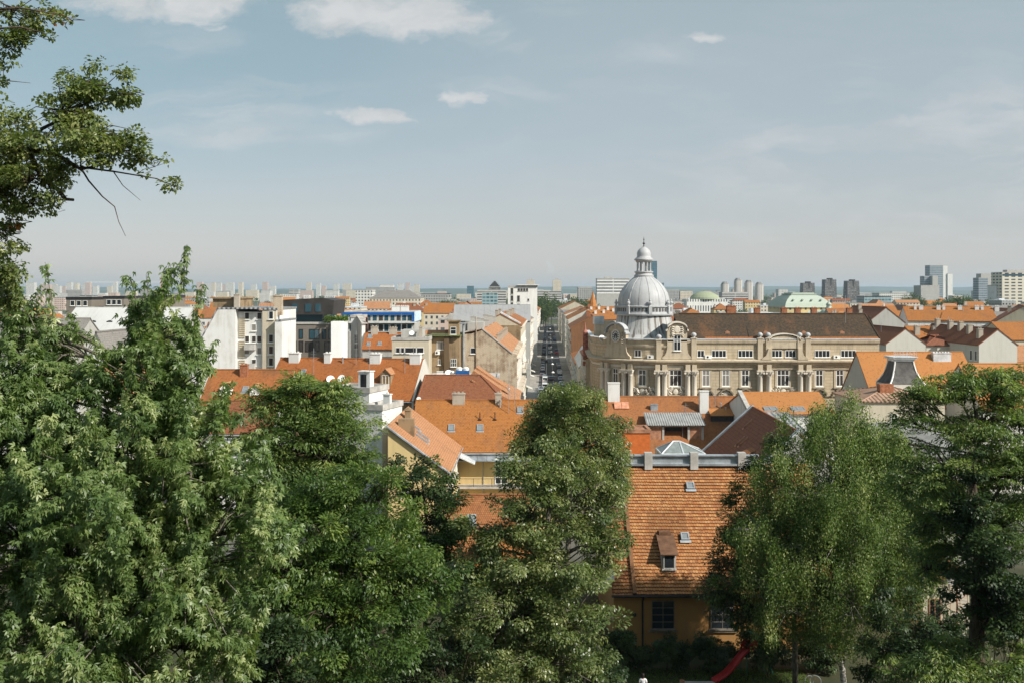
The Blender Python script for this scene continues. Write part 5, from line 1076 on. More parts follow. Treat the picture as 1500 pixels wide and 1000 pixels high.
o2 = House('right_white_gable_house', 'large blank white gable with four chimneys on its flank', 'house', G(1434, 190), G(1490, 190), 30, Z(505, 190), Z(483, 190), 'gabley', 0, P_cream, T_red, over=.3, verge=.1)
for k, (u, v) in enumerate(((1.6, 3), (2.4, 9), (2.9, 14), (3.0, 19), (3.3, 26))): o2.chim(u, v, 1.5, .9, 1.1, M_chim)
o2.win(5.8, o2.ze - 5.4, 1.9, 1.2, mull=1, tr=None, gm=P_dgl); dish(o2.root, (7.3, -.4, o2.ze - 4.2), .55, -90)
for v in (1.2, 3.2): o2.win(v, o2.ze - 3.2, .9, 2.0, 'left', mull=0, tr=None)
for u in (1.2, 4.4, 8.2): o.win(u + 1, o.ze - 2.0, .8, 1.2)
o = House('edge_orange_house', 'small stone house with orange roof at the right edge', 'house', G(1478, 225), G(1560, 225), 16, Z(498, 225), Z(473, 233), 'gable', 0, P_beige, T_orange); o.win(1.4, o.ze - 2.5, .9, 1.2); o.win(3, o.ze - 2.5, .9, 1.2)
o = House('edge_pink_house', 'plain pale red roof below the small stone house at right edge', 'house', G(1490, 205), G(1570, 205), 12, Z(530, 205), Z(507, 211), 'gable', 0, P_beige, T_pink)
# long orange row behind
lr = House('long_row_house', 'very long orange roof row with white walls and many chimneys', 'house', G(1330, 275), G(1462, 270), 15, Z(470.5, 272), Z(450, 279), 'gable', 0, P_white, T_orange)
for k, px in enumerate((1337, 1345, 1369, 1376, 1398, 1421, 1428, 1448)): lr.chim(U(px, 279, lr), 6.0, .9, 1.1 if k % 3 else .7, .8, P_white)
for u in range(2, 25, 3): lr.win(u, lr.ze - 2.6, 1.0, 1.5)
o = House('grey_gable_house', 'grey blind gable with dark red flank left of long orange row', 'house', G(1272, 262), G(1325, 262), 26, Z(472, 262), Z(451, 262), 'gabley', 0, P_grey, T_dark); o.chim(2.2, 12, 1.2); o.chim(3.8, 17, 1.2)
o = House('brown_flank_house', 'dark red roof house ending the long orange row at right', 'house', G(1454, 258), G(1545, 252), 22, Z(474, 255), Z(449, 255), 'gabley', 0, P_beige, T_dark); o.chim(4.4, 8, 1.5)
b = MB(); b.slab([(4, -.3, .4), (7.5, -.3, .4), (5.6, 4, 2.6)], .15); b.build('gablet', T_orange, lr.root, (lr.L * .42 - 5.5, 0, lr.ze - .1))

# aerials, vents and dishes scattered over the nearer roofs
rg = random.Random(33)
for h, n in ((yh, 3), (mo, 2), (so_, 5), (o1, 1), (o2, 2), (lr, 4)):
    for k in range(n):
        u = rg.uniform(1, h.L - 1); v = rg.uniform(.25, .45) * h.W
        if h.kind == 'gabley': u, v = rg.uniform(.3, .45) * h.L, rg.uniform(2, h.W - 2)
        z = h.rz_at(u, v)
        if k % 2 == 0: antenna(h.root, u, v, z - .1, rg.uniform(2, 3.6), rg.choice([2, 3, 5]))
        else:
            b = MB(); b.tube([(0, 0, -.3), (0, 0, .7)], .09, 6); b.lathe([(.16, .7), (.16, .82), (0, .9)], 8); b.build('vent_pipe', M_zinc, h.roof, (u, v, z))
# ------------------------------------------------------------ houses along the long street
PAL = dict(cream=P_cream, white=P_white, beige=P_beige, grey=P_grey, yellow=P_yellow, stone=P_stone2, brick=P_brick, brown=P_brown, fire=P_fire)
def st_house(side, y0, y1, ze, zr, wall, roof, label, W=13, kind='gable', floors=4, group=None, **k):
    if side == 'L': A, B = (XL(y0) - .55, y0), (XL(y1) - .55, y1)
    else: A, B = (XR(y1) + .4, y1), (XR(y0) + .4, y0)
    o = House('street_house', label, 'house', A, B, W, ze, zr, kind, 0, wall, roof, group=group, **k)
    n = max(3, int(o.L / 3.4)); fh = (ze - .8) / floors
    for f in range(floors):
        for i in range(n):
            if y0 < 430: o.win(o.L * (i + .5) / n, f * fh + 1.1, 1.2, min(2.1, fh * .6), mull=1, tr=.7, fr=.1)
    b = MB()
    for f in range(1, floors + 1): b.box(0, o.L, -.3 if f < floors else -.6, -.002, f * fh + .35, f * fh + .62)
    b.build('cornice', P_trim, o.root)
    if y0 < 450:
        for i in range(2):
            b = MB(); x = o.L * (.3 + .4 * i); b.box(x - 1.3, x + 1.3, -1.1, 0, 0, .15); b.box(x - 1.3, x + 1.3, -1.1, -1.0, .15, 1.0); b.build('balcony', P_trim, o.root, (0, 0, 2 * fh + .5))
    return o
# left side (fronts lit), near to far
o = st_house('L', 216, 262, 21.6, 24.0, P_beige, T_weath, 'beige house with brownish roof and shallow gable behind the stained firewall', W=9, floors=4)
b = MB(); b.slab([(-.1, 0, o.ze + .5), (-.1, 4.5, o.zr + .6), (2.5, 4.5, o.zr + .6), (2.5, 0, o.ze + .5)], .3); b.build('zinc_verge', M_zincp, o.root)
b = MB(); b.box(-.25, -.01, 0, 9, 0, o.ze); b.build('firewall', P_brown, o.root)
for k in range(5): o.chim(4 + k * 8, 3 + k % 2 * 3, 1.3, 1.2, .7, P_chim if False else M_chim)
gr = House('grey_roof_block', 'long block under a wide plain grey roof left of the street', 'apartment block', G(664, 300), G(777, 300), 15, Z(470, 300), Z(447.5, 306), 'gable', 0, P_grey, M_sheet2)
for k in range(12): antenna(gr.root, 2 + k * 1.9, 1.0 + (k % 3), gr.rz_at(0, 1 + k % 3), 3.5 + k % 4, 2)
o = st_house('L', 318, 352, 19.5, 22.5, P_cream, T_weath, 'cream street house with dark orange roof edge before the white tower')
o = st_house('L', 354, 398, 18.5, 22.0, P_beige, T_grey, 'beige street house with grey roof just before the white tower')
wt = House('white_tower_block', 'white flat roofed tower block with tall stair windows at the street', 'apartment block', G(744, 412), G(787, 412), 22, Z(420, 412), None, 'flat', 0, plaster('tower_render', (.78, .76, .72), (.5, .47, .42), .5, sc=.12), M_conc, par=.5)
for px, ys in ((750, ((422, 431), (433, 441), (443, 449))), (759.5, ((433, 442), (445, 452)))):
    for a, b_ in ys: w = 4 * 412 / F; wt.win(U(px, 412, wt), Z(b_, 412), w, (b_ - a) * 412 / F, mull=0, tr=None, gm=P_dgl, fm=M_conc)
for px in (760, 764, 768, 772): wt.win(U(px, 412, wt), Z(427, 412), 1.0, 1.3, mull=0, tr=None, gm=P_dgl, fm=M_conc)
for px, py in ((774, 441), (774, 452), (775, 462)): wt.win(U(px, 412, wt), Z(py, 412), .8, 1.0, mull=0, tr=None, gm=P_dgl, fm=M_conc)
b = MB(); b.box(4, 13.4, -1.0, 14, wt.ze + .55, wt.ze + .9); b.box(5, 12.5, 1, 13, wt.ze - .05, wt.ze + .54); b.build('penthouse_roof', P_white, wt.root)
for i, (a, b_, ze, zr, wl, rf, lb) in enumerate([(436, 470, 17, 20, P_cream, T_orange, 'cream street house with orange roof right after the white tower'), (472, 510, 16, 19.5, P_white, T_red, 'white street house with red roof beyond the first crossings'), (512, 548, 17.5, 20.5, P_beige, T_weath, 'beige street house on the left before the second crossing'), (566, 620, 16, 19.5, P_white, T_orange, 'white long street house on the left after the second crossing'), (622, 690, 17, 20, P_cream, T_red, 'cream street house near the street trees on the left'), (716, 790, 16, 19, P_white, T_orange, 'farthest white street house on the left by the park trees')]):
    st_house('L', a, b_, ze, zr, wl, rf, lb)
# right side (in shade)
o = st_house('R', 203, 232, 15.0, 18.5, P_stone2, T_red, 'ornate house with pink stone gable next to the domed palace', W=12)
tg = o
m = MB(); rr = random.Random(2)
for k in range(7):
    w = 3.0 - k * .42; z = o.ze - 1.5 + k * .95; m.box(o.L - 3.2 - w / 2, o.L - 3.2 + w / 2, -.5, .6, z, z + .9)
    for s_ in (-1, 1): m.lathe([(.1, z + .9), (.28, z + 1.05), (.3, z + 1.25), (.1, z + 1.5)], 8, o.L - 3.2 + s_ * w / 2 * .85, 0)
m.lathe([(.5, o.ze + 5), (.6, o.ze + 5.5), (.2, o.ze + 6.1), (.08, o.ze + 7.4), (0, o.ze + 7.5)], 10, o.L - 3.2, 0)
m.build('stepped_gable', plaster('pink_stone', (.38, .16, .12), (.2, .09, .07), .6, sc=1.), o.root)
o = st_house('R', 234, 272, 11.0, 14.5, P_beige, M_greyroof, 'house with bent grey mansard sheet roof on the right side')
b = MB(); b.slab([(0, -.5, o.ze - .2), (o.L, -.5, o.ze - .2), (o.L, 1.6, o.ze + 3.0), (0, 1.6, o.ze + 3.0)], .15); b.build('mansard', M_zinc, o.root)
o = st_house('R', 274, 326, 8.5, 10.5, P_cream, T_weath, 'lower cream house with worn orange roof on the right side')
o = st_house('R', 332, 372, 16.6, 20.8, P_brick, T_weath, 'brown brick firewall house with dark orange roof on the right', W=15)
b = MB(); b.box(o.L + .01, o.L + .25, 0, 15, 0, o.ze); b.build('firewall', P_brick, o.root)
for k in range(3): o.chim(o.L - 4 - k * 9, 6.5, 1.6, .8, .8, M_brickc)
o = st_house('R', 376, 420, 18.5, 22.5, P_cream, T_orange, 'cream gabled street house behind the brown brick firewall', W=16)
o.chim(o.L - 1, 8, 1.6, .9, .9, M_brickc)
for i, (a, b_, ze, zr, wl, rf, lb, kd) in enumerate([(436, 476, 19, 22, P_cream, T_pink, 'tall cream house right of the street with pale roof', 'gable'), (480, 548, 18.5, 18.5, P_grey, M_greyroof, 'pale flat roofed block right of the street with dark windows', 'flat'), (566, 610, 19.5, 23.5, P_beige, T_orange, 'beige house with orange roof right of the second crossing', 'gable'), (614, 690, 18, 21.5, P_white, T_red, 'white house with red roof near the right street trees', 'gable'), (716, 790, 17, 20.5, P_beige, T_weath, 'last beige house on the right before the park', 'gable')]):
    o = st_house('R', a, b_, ze, zr, wl, rf, lb, kind=kd, W=16 if kd == 'gable' else 26)
    if kd == 'flat':
        for u in range(3, 26, 4): o.win(u, o.ze - 3, 1.6, 1.6, 'right', mull=0, tr=None, gm=P_dgl)
# shop awnings at street level
for k, (y, sgn) in enumerate(((262, 1), (300, 1), (318, 1), (345, 1))):
    t = thing('awning', ['nearest', 'second', 'third', 'farthest'][k] + ' pale shop awning along the left pavement of the street', 'awning', (XL(y) - .3, y, 3.0), 0, 'awnings along the left pavement')
    b = MB(); b.slab([(0, 0, .5), (1.7, 0, -.2), (1.7, 5, -.2), (0, 5, .5)], .05); b.build('cloth', P_cream, t); b = MB()
    for yy in (.1, 4.9): b.tube([(0, yy, -.1), (1.65, yy, -.22)], .025, 4)
    b.build('arm', M_zinc, t)
# ------------------------------------------------------------ cars
def car(name, label, paint, van=False):
    t = thing(name, label, 'van' if van else 'car'); h = 1.95 if van else 1.42
    L, w = (4.7, .92) if van else (4.2, .86)
    if van: pr = [(-L / 2, .35), (-L / 2, h * .95), (-L / 2 + .15, h), (L / 2 - 1.5, h), (L / 2 - .75, 1.15), (L / 2 - .1, .95), (L / 2, .4)]; gl = [(-L / 2 + .4, 1.2), (-L / 2 + .45, h - .2), (L / 2 - 1.6, h - .16), (L / 2 - .95, 1.2)]
    else: pr = [(-L / 2, .35), (-L / 2 + .02, .85), (-L / 2 + .35, .95), (-L / 2 + .9, 1.38), (-L / 2 + 1.3, h), (.35, h), (1.05, .95), (L / 2 - .15, .8), (L / 2, .4)]; gl = [(-L / 2 + .55, .98), (-L / 2 + 1.0, 1.34), (.28, 1.36), (.85, .98)]
    m = MB(); n = len(pr); ins = lambda z: .16 if z > 1.0 else 0
    for s_ in (1,):
        pts = [(-w + ins(z), y, z) for y, z in pr] + [(w - ins(z), y, z) for y, z in pr]
        m.add(pts, [list(range(n)), list(range(n, 2 * n))[::-1]] + [[i, i + n, (i + 1) % n + n, (i + 1) % n] for i in range(n)])
    body = m.build('body', paint, t)
    m = MB()
    for s_ in (-1, 1): m.add([(s_ * (w - (.1 if z < 1.2 else .15) + .012), y, z) for y, z in gl], [[0, 1, 2, 3]])
    k = 5 if van else 7
    a, b_ = (pr[3], pr[4]) if van else (pr[5], pr[6]); f = lambda t_: (a[0] + (b_[0] - a[0]) * t_, a[1] + (b_[1] - a[1]) * t_)
    for (y0, z0), (y1, z1) in ((f(.12), f(.88)),): m.add([(-w + .22, y0 + .02, z0 + .02), (w - .22, y0 + .02, z0 + .02), (w - .2, y1 + .02, z1 + .02), (-w + .2, y1 + .02, z1 + .02)], [[0, 1, 2, 3]])
    if van: m.add([(-w + .25, -L / 2 - .012, 1.15), (w - .25, -L / 2 - .012, 1.15), (w - .28, -L / 2 - .012, 1.7), (-w + .28, -L / 2 - .012, 1.7)], [[0, 1, 2, 3]])
    else: m.add([(-w + .2, pr[2][0] + .04, 1.01), (w - .2, pr[2][0] + .04, 1.01), (w - .24, pr[3][0] - .05, 1.36), (-w + .24, pr[3][0] - .05, 1.36)], [[0, 1, 2, 3]])
    m.build('window', GL, t)
    for x in (-1, 1):
        for y in (-L * .31, L * .31):
            m = MB(); m.lathe([(0, -.11), (.2, -.11), (.31, -.09), (.31, .09), (.2, .11), (0, .11)], 12); m.v = [(z, a_, b2) for a_, b2, z in m.v]; m.build('wheel', M_dark, t, (x * (w - .1), y, .31))
        m = MB(); m.box(-.14, .14, -.03, .03, -.08, .08); m.build('tail_light', plain('red_lamp', (.4, .02, .02), .3) if 'red_lamp' not in bpy.data.materials else bpy.data.materials['red_lamp'], t, (x * (w - .2), -L / 2 - .01, .75))
        m = MB(); m.box(-.16, .16, -.03, .03, -.07, .07); m.build('headlight', GLs, t, (x * (w - .22), L / 2 - .02, .68))
    return t
paints = {c: plain('car_paint_' + c, v, .25, .2, .03) for c, v in dict(white=(.75, .75, .74), silver=(.4, .42, .44), black=(.015, .015, .018), grey=(.12, .13, .14), blue=(.03, .07, .16), red=(.4, .03, .025), beige=(.5, .42, .32)).items()}
protos = {}
rg = random.Random(11)
def ordinal(n): return ['first', 'second', 'third', 'fourth', 'fifth', 'sixth', 'seventh', 'eighth', 'ninth', 'tenth', 'eleventh', 'twelfth', 'thirteenth', 'fourteenth', 'fifteenth', 'sixteenth', 'seventeenth', 'eighteenth', 'nineteenth', 'twentieth'][n]
def at_road(off, Y): return (XL(Y) + off, Y, .03)
lanes = {'parked along the left kerb': (3.6, [(262, 'white', 0), (268.5, 'grey', 0), (276, 'white', 0), (284, 'silver', 0), (332, 'grey', 0), (345, 'black', 0), (358, 'white', 0), (372, 'silver', 0), (385, 'grey', 0), (420, 'beige', 0), (450, 'black', 0), (470, 'grey', 0), (500, 'black', 0), (580, 'grey', 0), (592, 'black', 0), (603, 'silver', 0), (616, 'black', 0), (630, 'blue', 0), (646, 'grey', 0), (665, 'black', 0), (690, 'grey', 0)]),
         'queuing in the left lane': (4.9 - .3, [(290, 'white', 1), (300, 'beige', 0), (312, 'white', 1), (325, 'silver', 0), (398, 'black', 0)]),
         'driving in the middle lane': (6.6, [(288, 'blue', 0), (320, 'grey', 0), (455, 'silver', 0), (490, 'white', 0), (520, 'black', 0), (600, 'white', 0), (655, 'grey', 0), (735, 'black', 0)]),
         'parked along the right kerb': (9.7, [(290, 'grey', 0), (300, 'white', 0), (318, 'silver', 0), (330, 'black', 0), (346, 'white', 0), (365, 'grey', 0), (380, 'silver', 0), (452, 'red', 0), (470, 'black', 0), (575, 'blue', 0), (586, 'grey', 0), (597, 'black', 0), (610, 'silver', 0), (624, 'black', 0), (640, 'red', 0), (660, 'grey', 0), (685, 'silver', 0)])}
for ln, (off, cars) in lanes.items():
    cnt = {}
    for Y, c, van in cars:
        key = (c, van); kk = cnt.get(key, 0); cnt[key] = kk + 1; nm = 'white van' if van else c + ' car'
        lb = f'{ordinal(kk)} {nm} from the front {ln}'
        if key not in protos:
            protos[key] = o = car('parked_van' if van else 'parked_car', lb, paints[c], bool(van)); o.location = at_road(off, Y); o.rotation_euler = (0, 0, -math.atan(.037)); o['group'] = 'vehicles on the long street'
        else: dup(protos[key], at_road(off, Y), -math.atan(.037), lb, 'vehicles on the long street')
# lamps hung on wires over the roadway
lp0 = None
for k, Y in enumerate((262, 292, 322, 352, 384, 416, 450, 490, 530, 570, 620, 670)):
    lb = f'{ordinal(k)} pale street lamp from the front hung on a wire over the road'
    if lp0 is None:
        lp0 = thing('hanging_lamp', lb, 'street lamp', (XL(Y) + 6.9, Y, 7.4), 0, 'lamps hung over the long street')
        m = MB(); m.lathe([(0, .3), (.12, .3), (.22, .12), (.42, 0), (.42, -.12), (.3, -.2), (0, -.22)], 12); m.build('lamp_shade', M_white, lp0); m = MB(); m.tube([(-7.2, 0, .75), (0, 0, .32), (6.5, 0, .75)], .025, 4); m.build('wire', M_dark, lp0)
    else: dup(lp0, (XL(Y) + 6.9, Y, 7.4), 0, lb)
# a few people on the left pavement
# ------------------------------------------------------------ far city
def block(name, label, px0, px1, ptop, Y, wall, depth=None, roof=None, cat='building', par=.6, plant=None, z0=0, group=None):
    x0, x1 = G(px0, Y)[0], G(px1, Y)[0]; z = Z(ptop, Y); dp = depth or max(10, (x1 - x0) * .6)
    t = thing(name, label, cat, ((x0 + x1) / 2, Y, 0), 0, group); w = (x1 - x0) / 2
    m = MB(); m.box(-w, w, 0, dp, 0, z, skip='tb'); m.build('wall', wall, t)
    m = MB(); m.box(-w + .2, w - .2, .2, dp - .2, z - .5, z - .3); e = max(.3, w * .01); m.box(-w - .05, w + .05, -.05, e, z - .3, z + par); m.box(-w - .05, w + .05, dp - e, dp + .05, z - .3, z + par); m.box(-w - .05, -w + e, e, dp - e, z - .3, z + par); m.box(w - e, w + .05, e, dp - e, z - .3, z + par); m.build('roof', roof or M_conc, t)
    if plant: m = MB(); a, b, h = plant; m.box(-w + 2 * w * a, -w + 2 * w * b, dp * .3, dp * .7, z - .29, z + h); m.build('roof_plant', roof or M_conc, t)
    return t
F_white = facade('facade_white_grid', (.62, .6, .56), 3.2, 3.1, .5, .48)
F_cream = facade('facade_cream_grid', (.6, .53, .42), 3.0, 3.3, .4, .5)
F_pink = facade('facade_pink_grid', (.55, .42, .36), 3.4, 3.0, .5, .42)
F_grey = facade('facade_grey_grid', (.36, .35, .33), 3.0, 3.2, .5, .5)
F_yel = facade('facade_yellow_grid', (.58, .46, .24), 3.2, 3.4, .38, .5)
F_band = facade('facade_white_bands', (.68, .67, .64), 400, 3.5, .998, .42)
F_band2 = facade('facade_grey_bands', (.5, .48, .45), 400, 3.4, .998, .45)
F_dark = facade('facade_dark_grid', (.115, .11, .105), 2.6, 3.0, .62, .5, (.05, .055, .06), (.3, .3, .29))
F_glass = facade('facade_blue_glass', (.1, .15, .18), 3.0, 3.6, .86, .7, (.03, .09, .12), (.06, .14, .18), .1)
F_teal = facade('facade_teal_glass', (.3, .38, .4), 4.0, 3.6, .8, .6, (.05, .12, .14), (.2, .3, .32), .1)
F_west = facade('facade_hotel_slots', (.6, .56, .46), 7.2, 3.4, .62, .42, (.04, .045, .05), (.09, .09, .09), .2)
F_round = facade('facade_round_tower', (.52, .48, .44), 4.0, 3.0, .25, .9, (.3, .27, .25), (.36, .33, .3), .2)
F_glg = facade('facade_grey_glass', (.3, .33, .35), 3.0, 3.6, .9, .62, (.1, .14, .17), (.16, .2, .23), .1)
# landmark buildings on the skyline
block('office_tower', 'tall dark blue glass tower right behind the dome lantern', 950, 962.5, 382.5, 2000, F_glass, 18, cat='tower')
block('office_podium', 'small dark block at the foot of the blue glass tower', 962.5, 972.5, 414.5, 2000, F_glass, 16)
block('slab_office', 'wide white slab office with dark window bands left of the dome', 874.5, 922, 408.5, 1100, F_band, 16, plant=(.25, .5, 2.), cat='office block')
block('pale_block', 'pale blank base below the white slab office', 874, 916, 431, 1060, P_grey, 20)
block('grey_office', 'low grey banded office block left of the white slab office', 846.5, 868, 421, 1500, F_grey, 18, cat='office block')
block('twin_tower', 'taller of two beige towers above the street trees', 810, 822, 410.5, 2300, F_cream, 18, plant=(.3, .7, 5), cat='tower')
block('twin_tower', 'shorter beige tower just behind the white tower block', 771.5, 783.5, 410.5, 2400, F_cream, 18, plant=(.3, .7, 4), cat='tower')
block('long_office', 'long pale banded office below the taller beige tower', 786, 822, 427, 1500, F_band2, 20, cat='office block')
block('blue_cube', 'small blue glass cube on the skyline left of centre', 684, 694, 419, 2400, F_glass, 16, cat='office block')
block('teal_office', 'pale teal glass office below the stepped black building', 706, 729, 429, 1000, F_teal, 16, cat='office block')
block('banded_office', 'long pale office with dark bands left of white tower block', 699, 741, 425.5, 1300, F_band2, 18, cat='office block')
t = block('stepped_building', 'stepped dark building with a rounded crown on the skyline', 716, 733, 420.5, 1700, F_dark, 16, cat='office block')
m = MB(); w = 10
for k, a in enumerate((.85, .65, .42, .2)): m.box(-w * a, w * a, 4, 12, Z(420.5, 1700) + k * 2.4 + .7, Z(420.5, 1700) + (k + 1) * 2.4 + .7)
m.build('stepped_crown', M_darkbox, t)
block('distant_slab', 'wide low flat building with a raised middle on the skyline', 536, 578, 421, 2600, F_grey, 30)
block('distant_slab_top', 'raised upper block of the wide low skyline building', 556, 576, 417.5, 2620, F_white, 25)
block('dark_flat_hall', 'dark flat roofed long hall right of the big grey roof', 617, 659, 431, 1150, F_grey, 30, M_dark)
t = House('grand_hall', 'large hall with broad grey hipped roof in mid distance', 'hall', G(541, 900), G(616, 900), 40, Z(437, 900), Z(426, 930), 'hip', 0, F_cream, T_grey, hip=(12, 12), ridge=False)
block('white_wing', 'white flat block to the left of the large grey roofed hall', 521, 545, 425.5, 1000, F_white, 25)
# four rounded towers, three dark towers
for k, (px, top, w, lb) in enumerate(((1063, 413, 11.5, 'leftmost and lowest of four pale rounded towers'), (1082.5, 407.5, 11.5, 'tallest of four pale rounded towers'), (1098, 410.5, 11.5, 'third from left of four pale rounded towers'), (1113.5, 413.5, 11.5, 'rightmost of four pale rounded towers'))):
    Y = 2300; r = w / 2 / F * Y; t = thing('round_tower', lb, 'tower', (G(px, Y)[0], Y + r, 0), 0, 'four pale rounded towers'); z = Z(top, Y)
    m = MB(); pts = [(r * (math.copysign(abs(math.cos(R(a))) ** .6, math.cos(R(a)))), r * math.copysign(abs(math.sin(R(a))) ** .6, math.sin(R(a)))) for a in range(0, 360, 15)]
    m.prism(pts, 0, z - 6); m.build('wall', F_round, t); m = MB(); m.prism([(x * .85, y * .85) for x, y in pts], z - 5.99, z - 2.5); m.prism([(x * .6, y * .6) for x, y in pts], z - 2.49, z); m.build('roof', F_grey, t)
for k, (px, top, w, lb) in enumerate(((1185.5, 414.5, 19, 'low dark flared tower behind the green roof'), (1217.5, 409.5, 18.5, 'middle dark flared tower right of the green roof'), (1250.5, 411.5, 19.5, 'rightmost dark flared tower'))):
    Y = 1700; r = w / 2 / F * Y; t = thing('dark_tower', lb, 'tower', (G(px, Y)[0], Y + r, 0), 0, 'three dark flared towers'); z = Z(top, Y)
    m = MB(); rr_ = .86; m.add([(-r, -r, 0), (r, -r, 0), (r, r, 0), (-r, r, 0), (-r * rr_, -r * rr_, z), (r * rr_, -r * rr_, z), (r * rr_, r * rr_, z), (-r * rr_, r * rr_, z)], [[0, 1, 5, 4], [1, 2, 6, 5], [2, 3, 7, 6], [3, 0, 4, 7], [4, 5, 6, 7]]); m.build('wall', F_dark, t)
    m = MB(); m.box(-r * .3, r * .3, -r * .8, r * .3, z + .002, z + 2.4); m.box(-r * .1, r * .1, -r * .89, -r * .83, z * .3, z + 1.2); m.build('roof_plant', M_darkbox, t)
# tower group on the right
block('glass_tower', 'tallest grey glass tower on the right skyline', 1362, 1381.5, 389, 1900, F_glg, 22, cat='tower'); block('tower_flank', 'pale stone slab flanking the tallest glass tower', 1381.6, 1388, 389, 1902, P_white, 18, cat='tower'); block('glass_annex', 'slim white edged tower right of the tallest glass tower', 1388.2, 1395.5, 401, 1900, P_white, 18, cat='tower')
block('glass_shoulder', 'lower dark glass shoulder left of the tallest glass tower', 1354, 1366, 405, 1850, F_glg, 20, cat='tower'); block('tower_pillar', 'pale pillar block before the dark glass shoulder', 1366, 1374, 404.5, 1840, P_grey, 18, cat='tower')
block('blind_grey_block', 'blank pale grey tower block in front of glass towers', 1349, 1376, 419, 1000, plaster('concrete_panels', (.44, .43, .41), (.34, .33, .31), .4, sc=.1, blocks=(3, 3)), 18, cat='apartment block')
block('thin_tower', 'slender grey glass tower left of the hotel', 1433.5, 1447, 407.5, 1500, F_glg, 18, cat='tower'); block('pale_slab_tower', 'pale slab rising behind the slender glass tower', 1437, 1454.5, 401.5, 1530, P_grey, 16, cat='tower'); block('small_dark_tower', 'narrow dark block between slender tower and hotel', 1453, 1458.5, 424, 1600, F_dark, 14)
t = block('hotel', 'big cream hotel slab with staggered dark window slots at right', 1468, 1530, 399.5, 1050, F_west, 24, plant=(.2, .65, 3.2), cat='hotel')
m = MB(); w = (1530 - 1468) / 2 / F * 1050; m.box(-w + .3, w, -.06, .0, Z(404.5, 1050), Z(401.5, 1050)); m.build('top_glazing', GLb, t)
block('white_block', 'white windowless block left of the hotel slab', 1459.5, 1467.5, 418.5, 1060, P_white, 20)
block('green_glass_low', 'low bluish glass building left of blank grey tower', 1266, 1306, 435, 1150, F_teal, 25, M_dark); block('long_white_low', 'long low white building behind the bluish glass building', 1288, 1348, 430, 1500, F_white, 30)
block('white_museum_left', 'white low office with dark windows behind the theatre', 1058, 1096, 428.5, 1500, F_band2, 25)
# theatre with green copper roof
th = thing('theatre', 'yellow theatre with large green copper mansard roof', 'theatre', (G(1184, 600)[0], 600, 0)); w = 34 / F * 600
m = MB(); m.box(-w, w, 0, 40, 0, Z(450, 600)); m.build('wall', F_yel, th)
m = MB(); zb_, zt_ = Z(450.5, 600), Z(430.5, 600); pf = [(1.04, zb_), (1., zb_ + .4), (.95, zb_ + 2.5), (.85, zb_ + 4.7), (.66, zb_ + 6.9), (.5, zt_ - .6)]
pts = []
for s_, z in pf: pts += [(-w * s_, 20 - 20 * s_, z), (w * s_, 20 - 20 * s_, z), (w * s_, 20 + 20 * s_, z), (-w * s_, 20 + 20 * s_, z)]
m.add(pts, [[i * 4 + j, i * 4 + (j + 1) % 4, i * 4 + 4 + (j + 1) % 4, i * 4 + 4 + j] for i in range(len(pf) - 1) for j in range(4)]); m.box(-w * .56, w * .56, 9, 31, zt_ - .6, zt_); m.box(-w * .48, w * .48, 10, 30, zt_, zt_ + .7); rf = m.build('roof', M_copper, th)
for k in range(4): b = MB(); b.prismy([(-.6, 0), (.6, 0), (.5, .5), (0, .8), (-.5, .5)], -1, 1.5); b.build('roof_vent', M_copper, rf, (-w * .6 + k * w * .4, 2.2, zb_ + 4.4))
m = MB(); m.lathe([(5.5, Z(458, 575) - 3), (5.2, Z(458, 575)), (3.5, Z(456, 575) + 1.2), (1.4, Z(453, 575)), (1.4, Z(447, 575)), (1.7, Z(446.6, 575)), (1.3, Z(444.5, 575)), (.5, Z(442.6, 575)), (.1, Z(440, 575))], 16); m.build('front_cupola', M_copper, th, (4.5, -25, 0), True)
m = MB(); m.box(-8, 14, -25, -.01, 0, Z(459, 575)); m.build('front_wing', F_yel, th); m = MB(); m.slab([(-8.5, -25.5, Z(459, 575)), (14.5, -25.5, Z(459, 575)), (10, -14, Z(455.5, 575)), (-4, -14, Z(455.5, 575))], .3); m.build('front_roof', M_copper, th)
# green domed white pavilion
pv = thing('pavilion', 'white colonnaded pavilion with shallow green dome beside the palace dome', 'pavilion', (G(1036, 900)[0], 900, 0)); w = 22 / F * 900
m = MB(); m.box(-w * 1.35, w * 1.35, 0, 26, 0, Z(438.5, 900)); m.build('wall', facade('facade_pavilion', (.7, .69, .65), 2.4, 9.0, .42, .6), pv); m = MB(); m.lathe([(w, Z(438.6, 900)), (w * .97, Z(436, 900)), (w * .8, Z(432, 900)), (w * .5, Z(428.6, 900)), (w * .3, Z(427.4, 900)), (.3, Z(426.6, 900))], 24, 0, 12); m.build('roof', plaster('copper_olive', (.3, .33, .22), (.2, .24, .16), .4, sc=.1), pv)
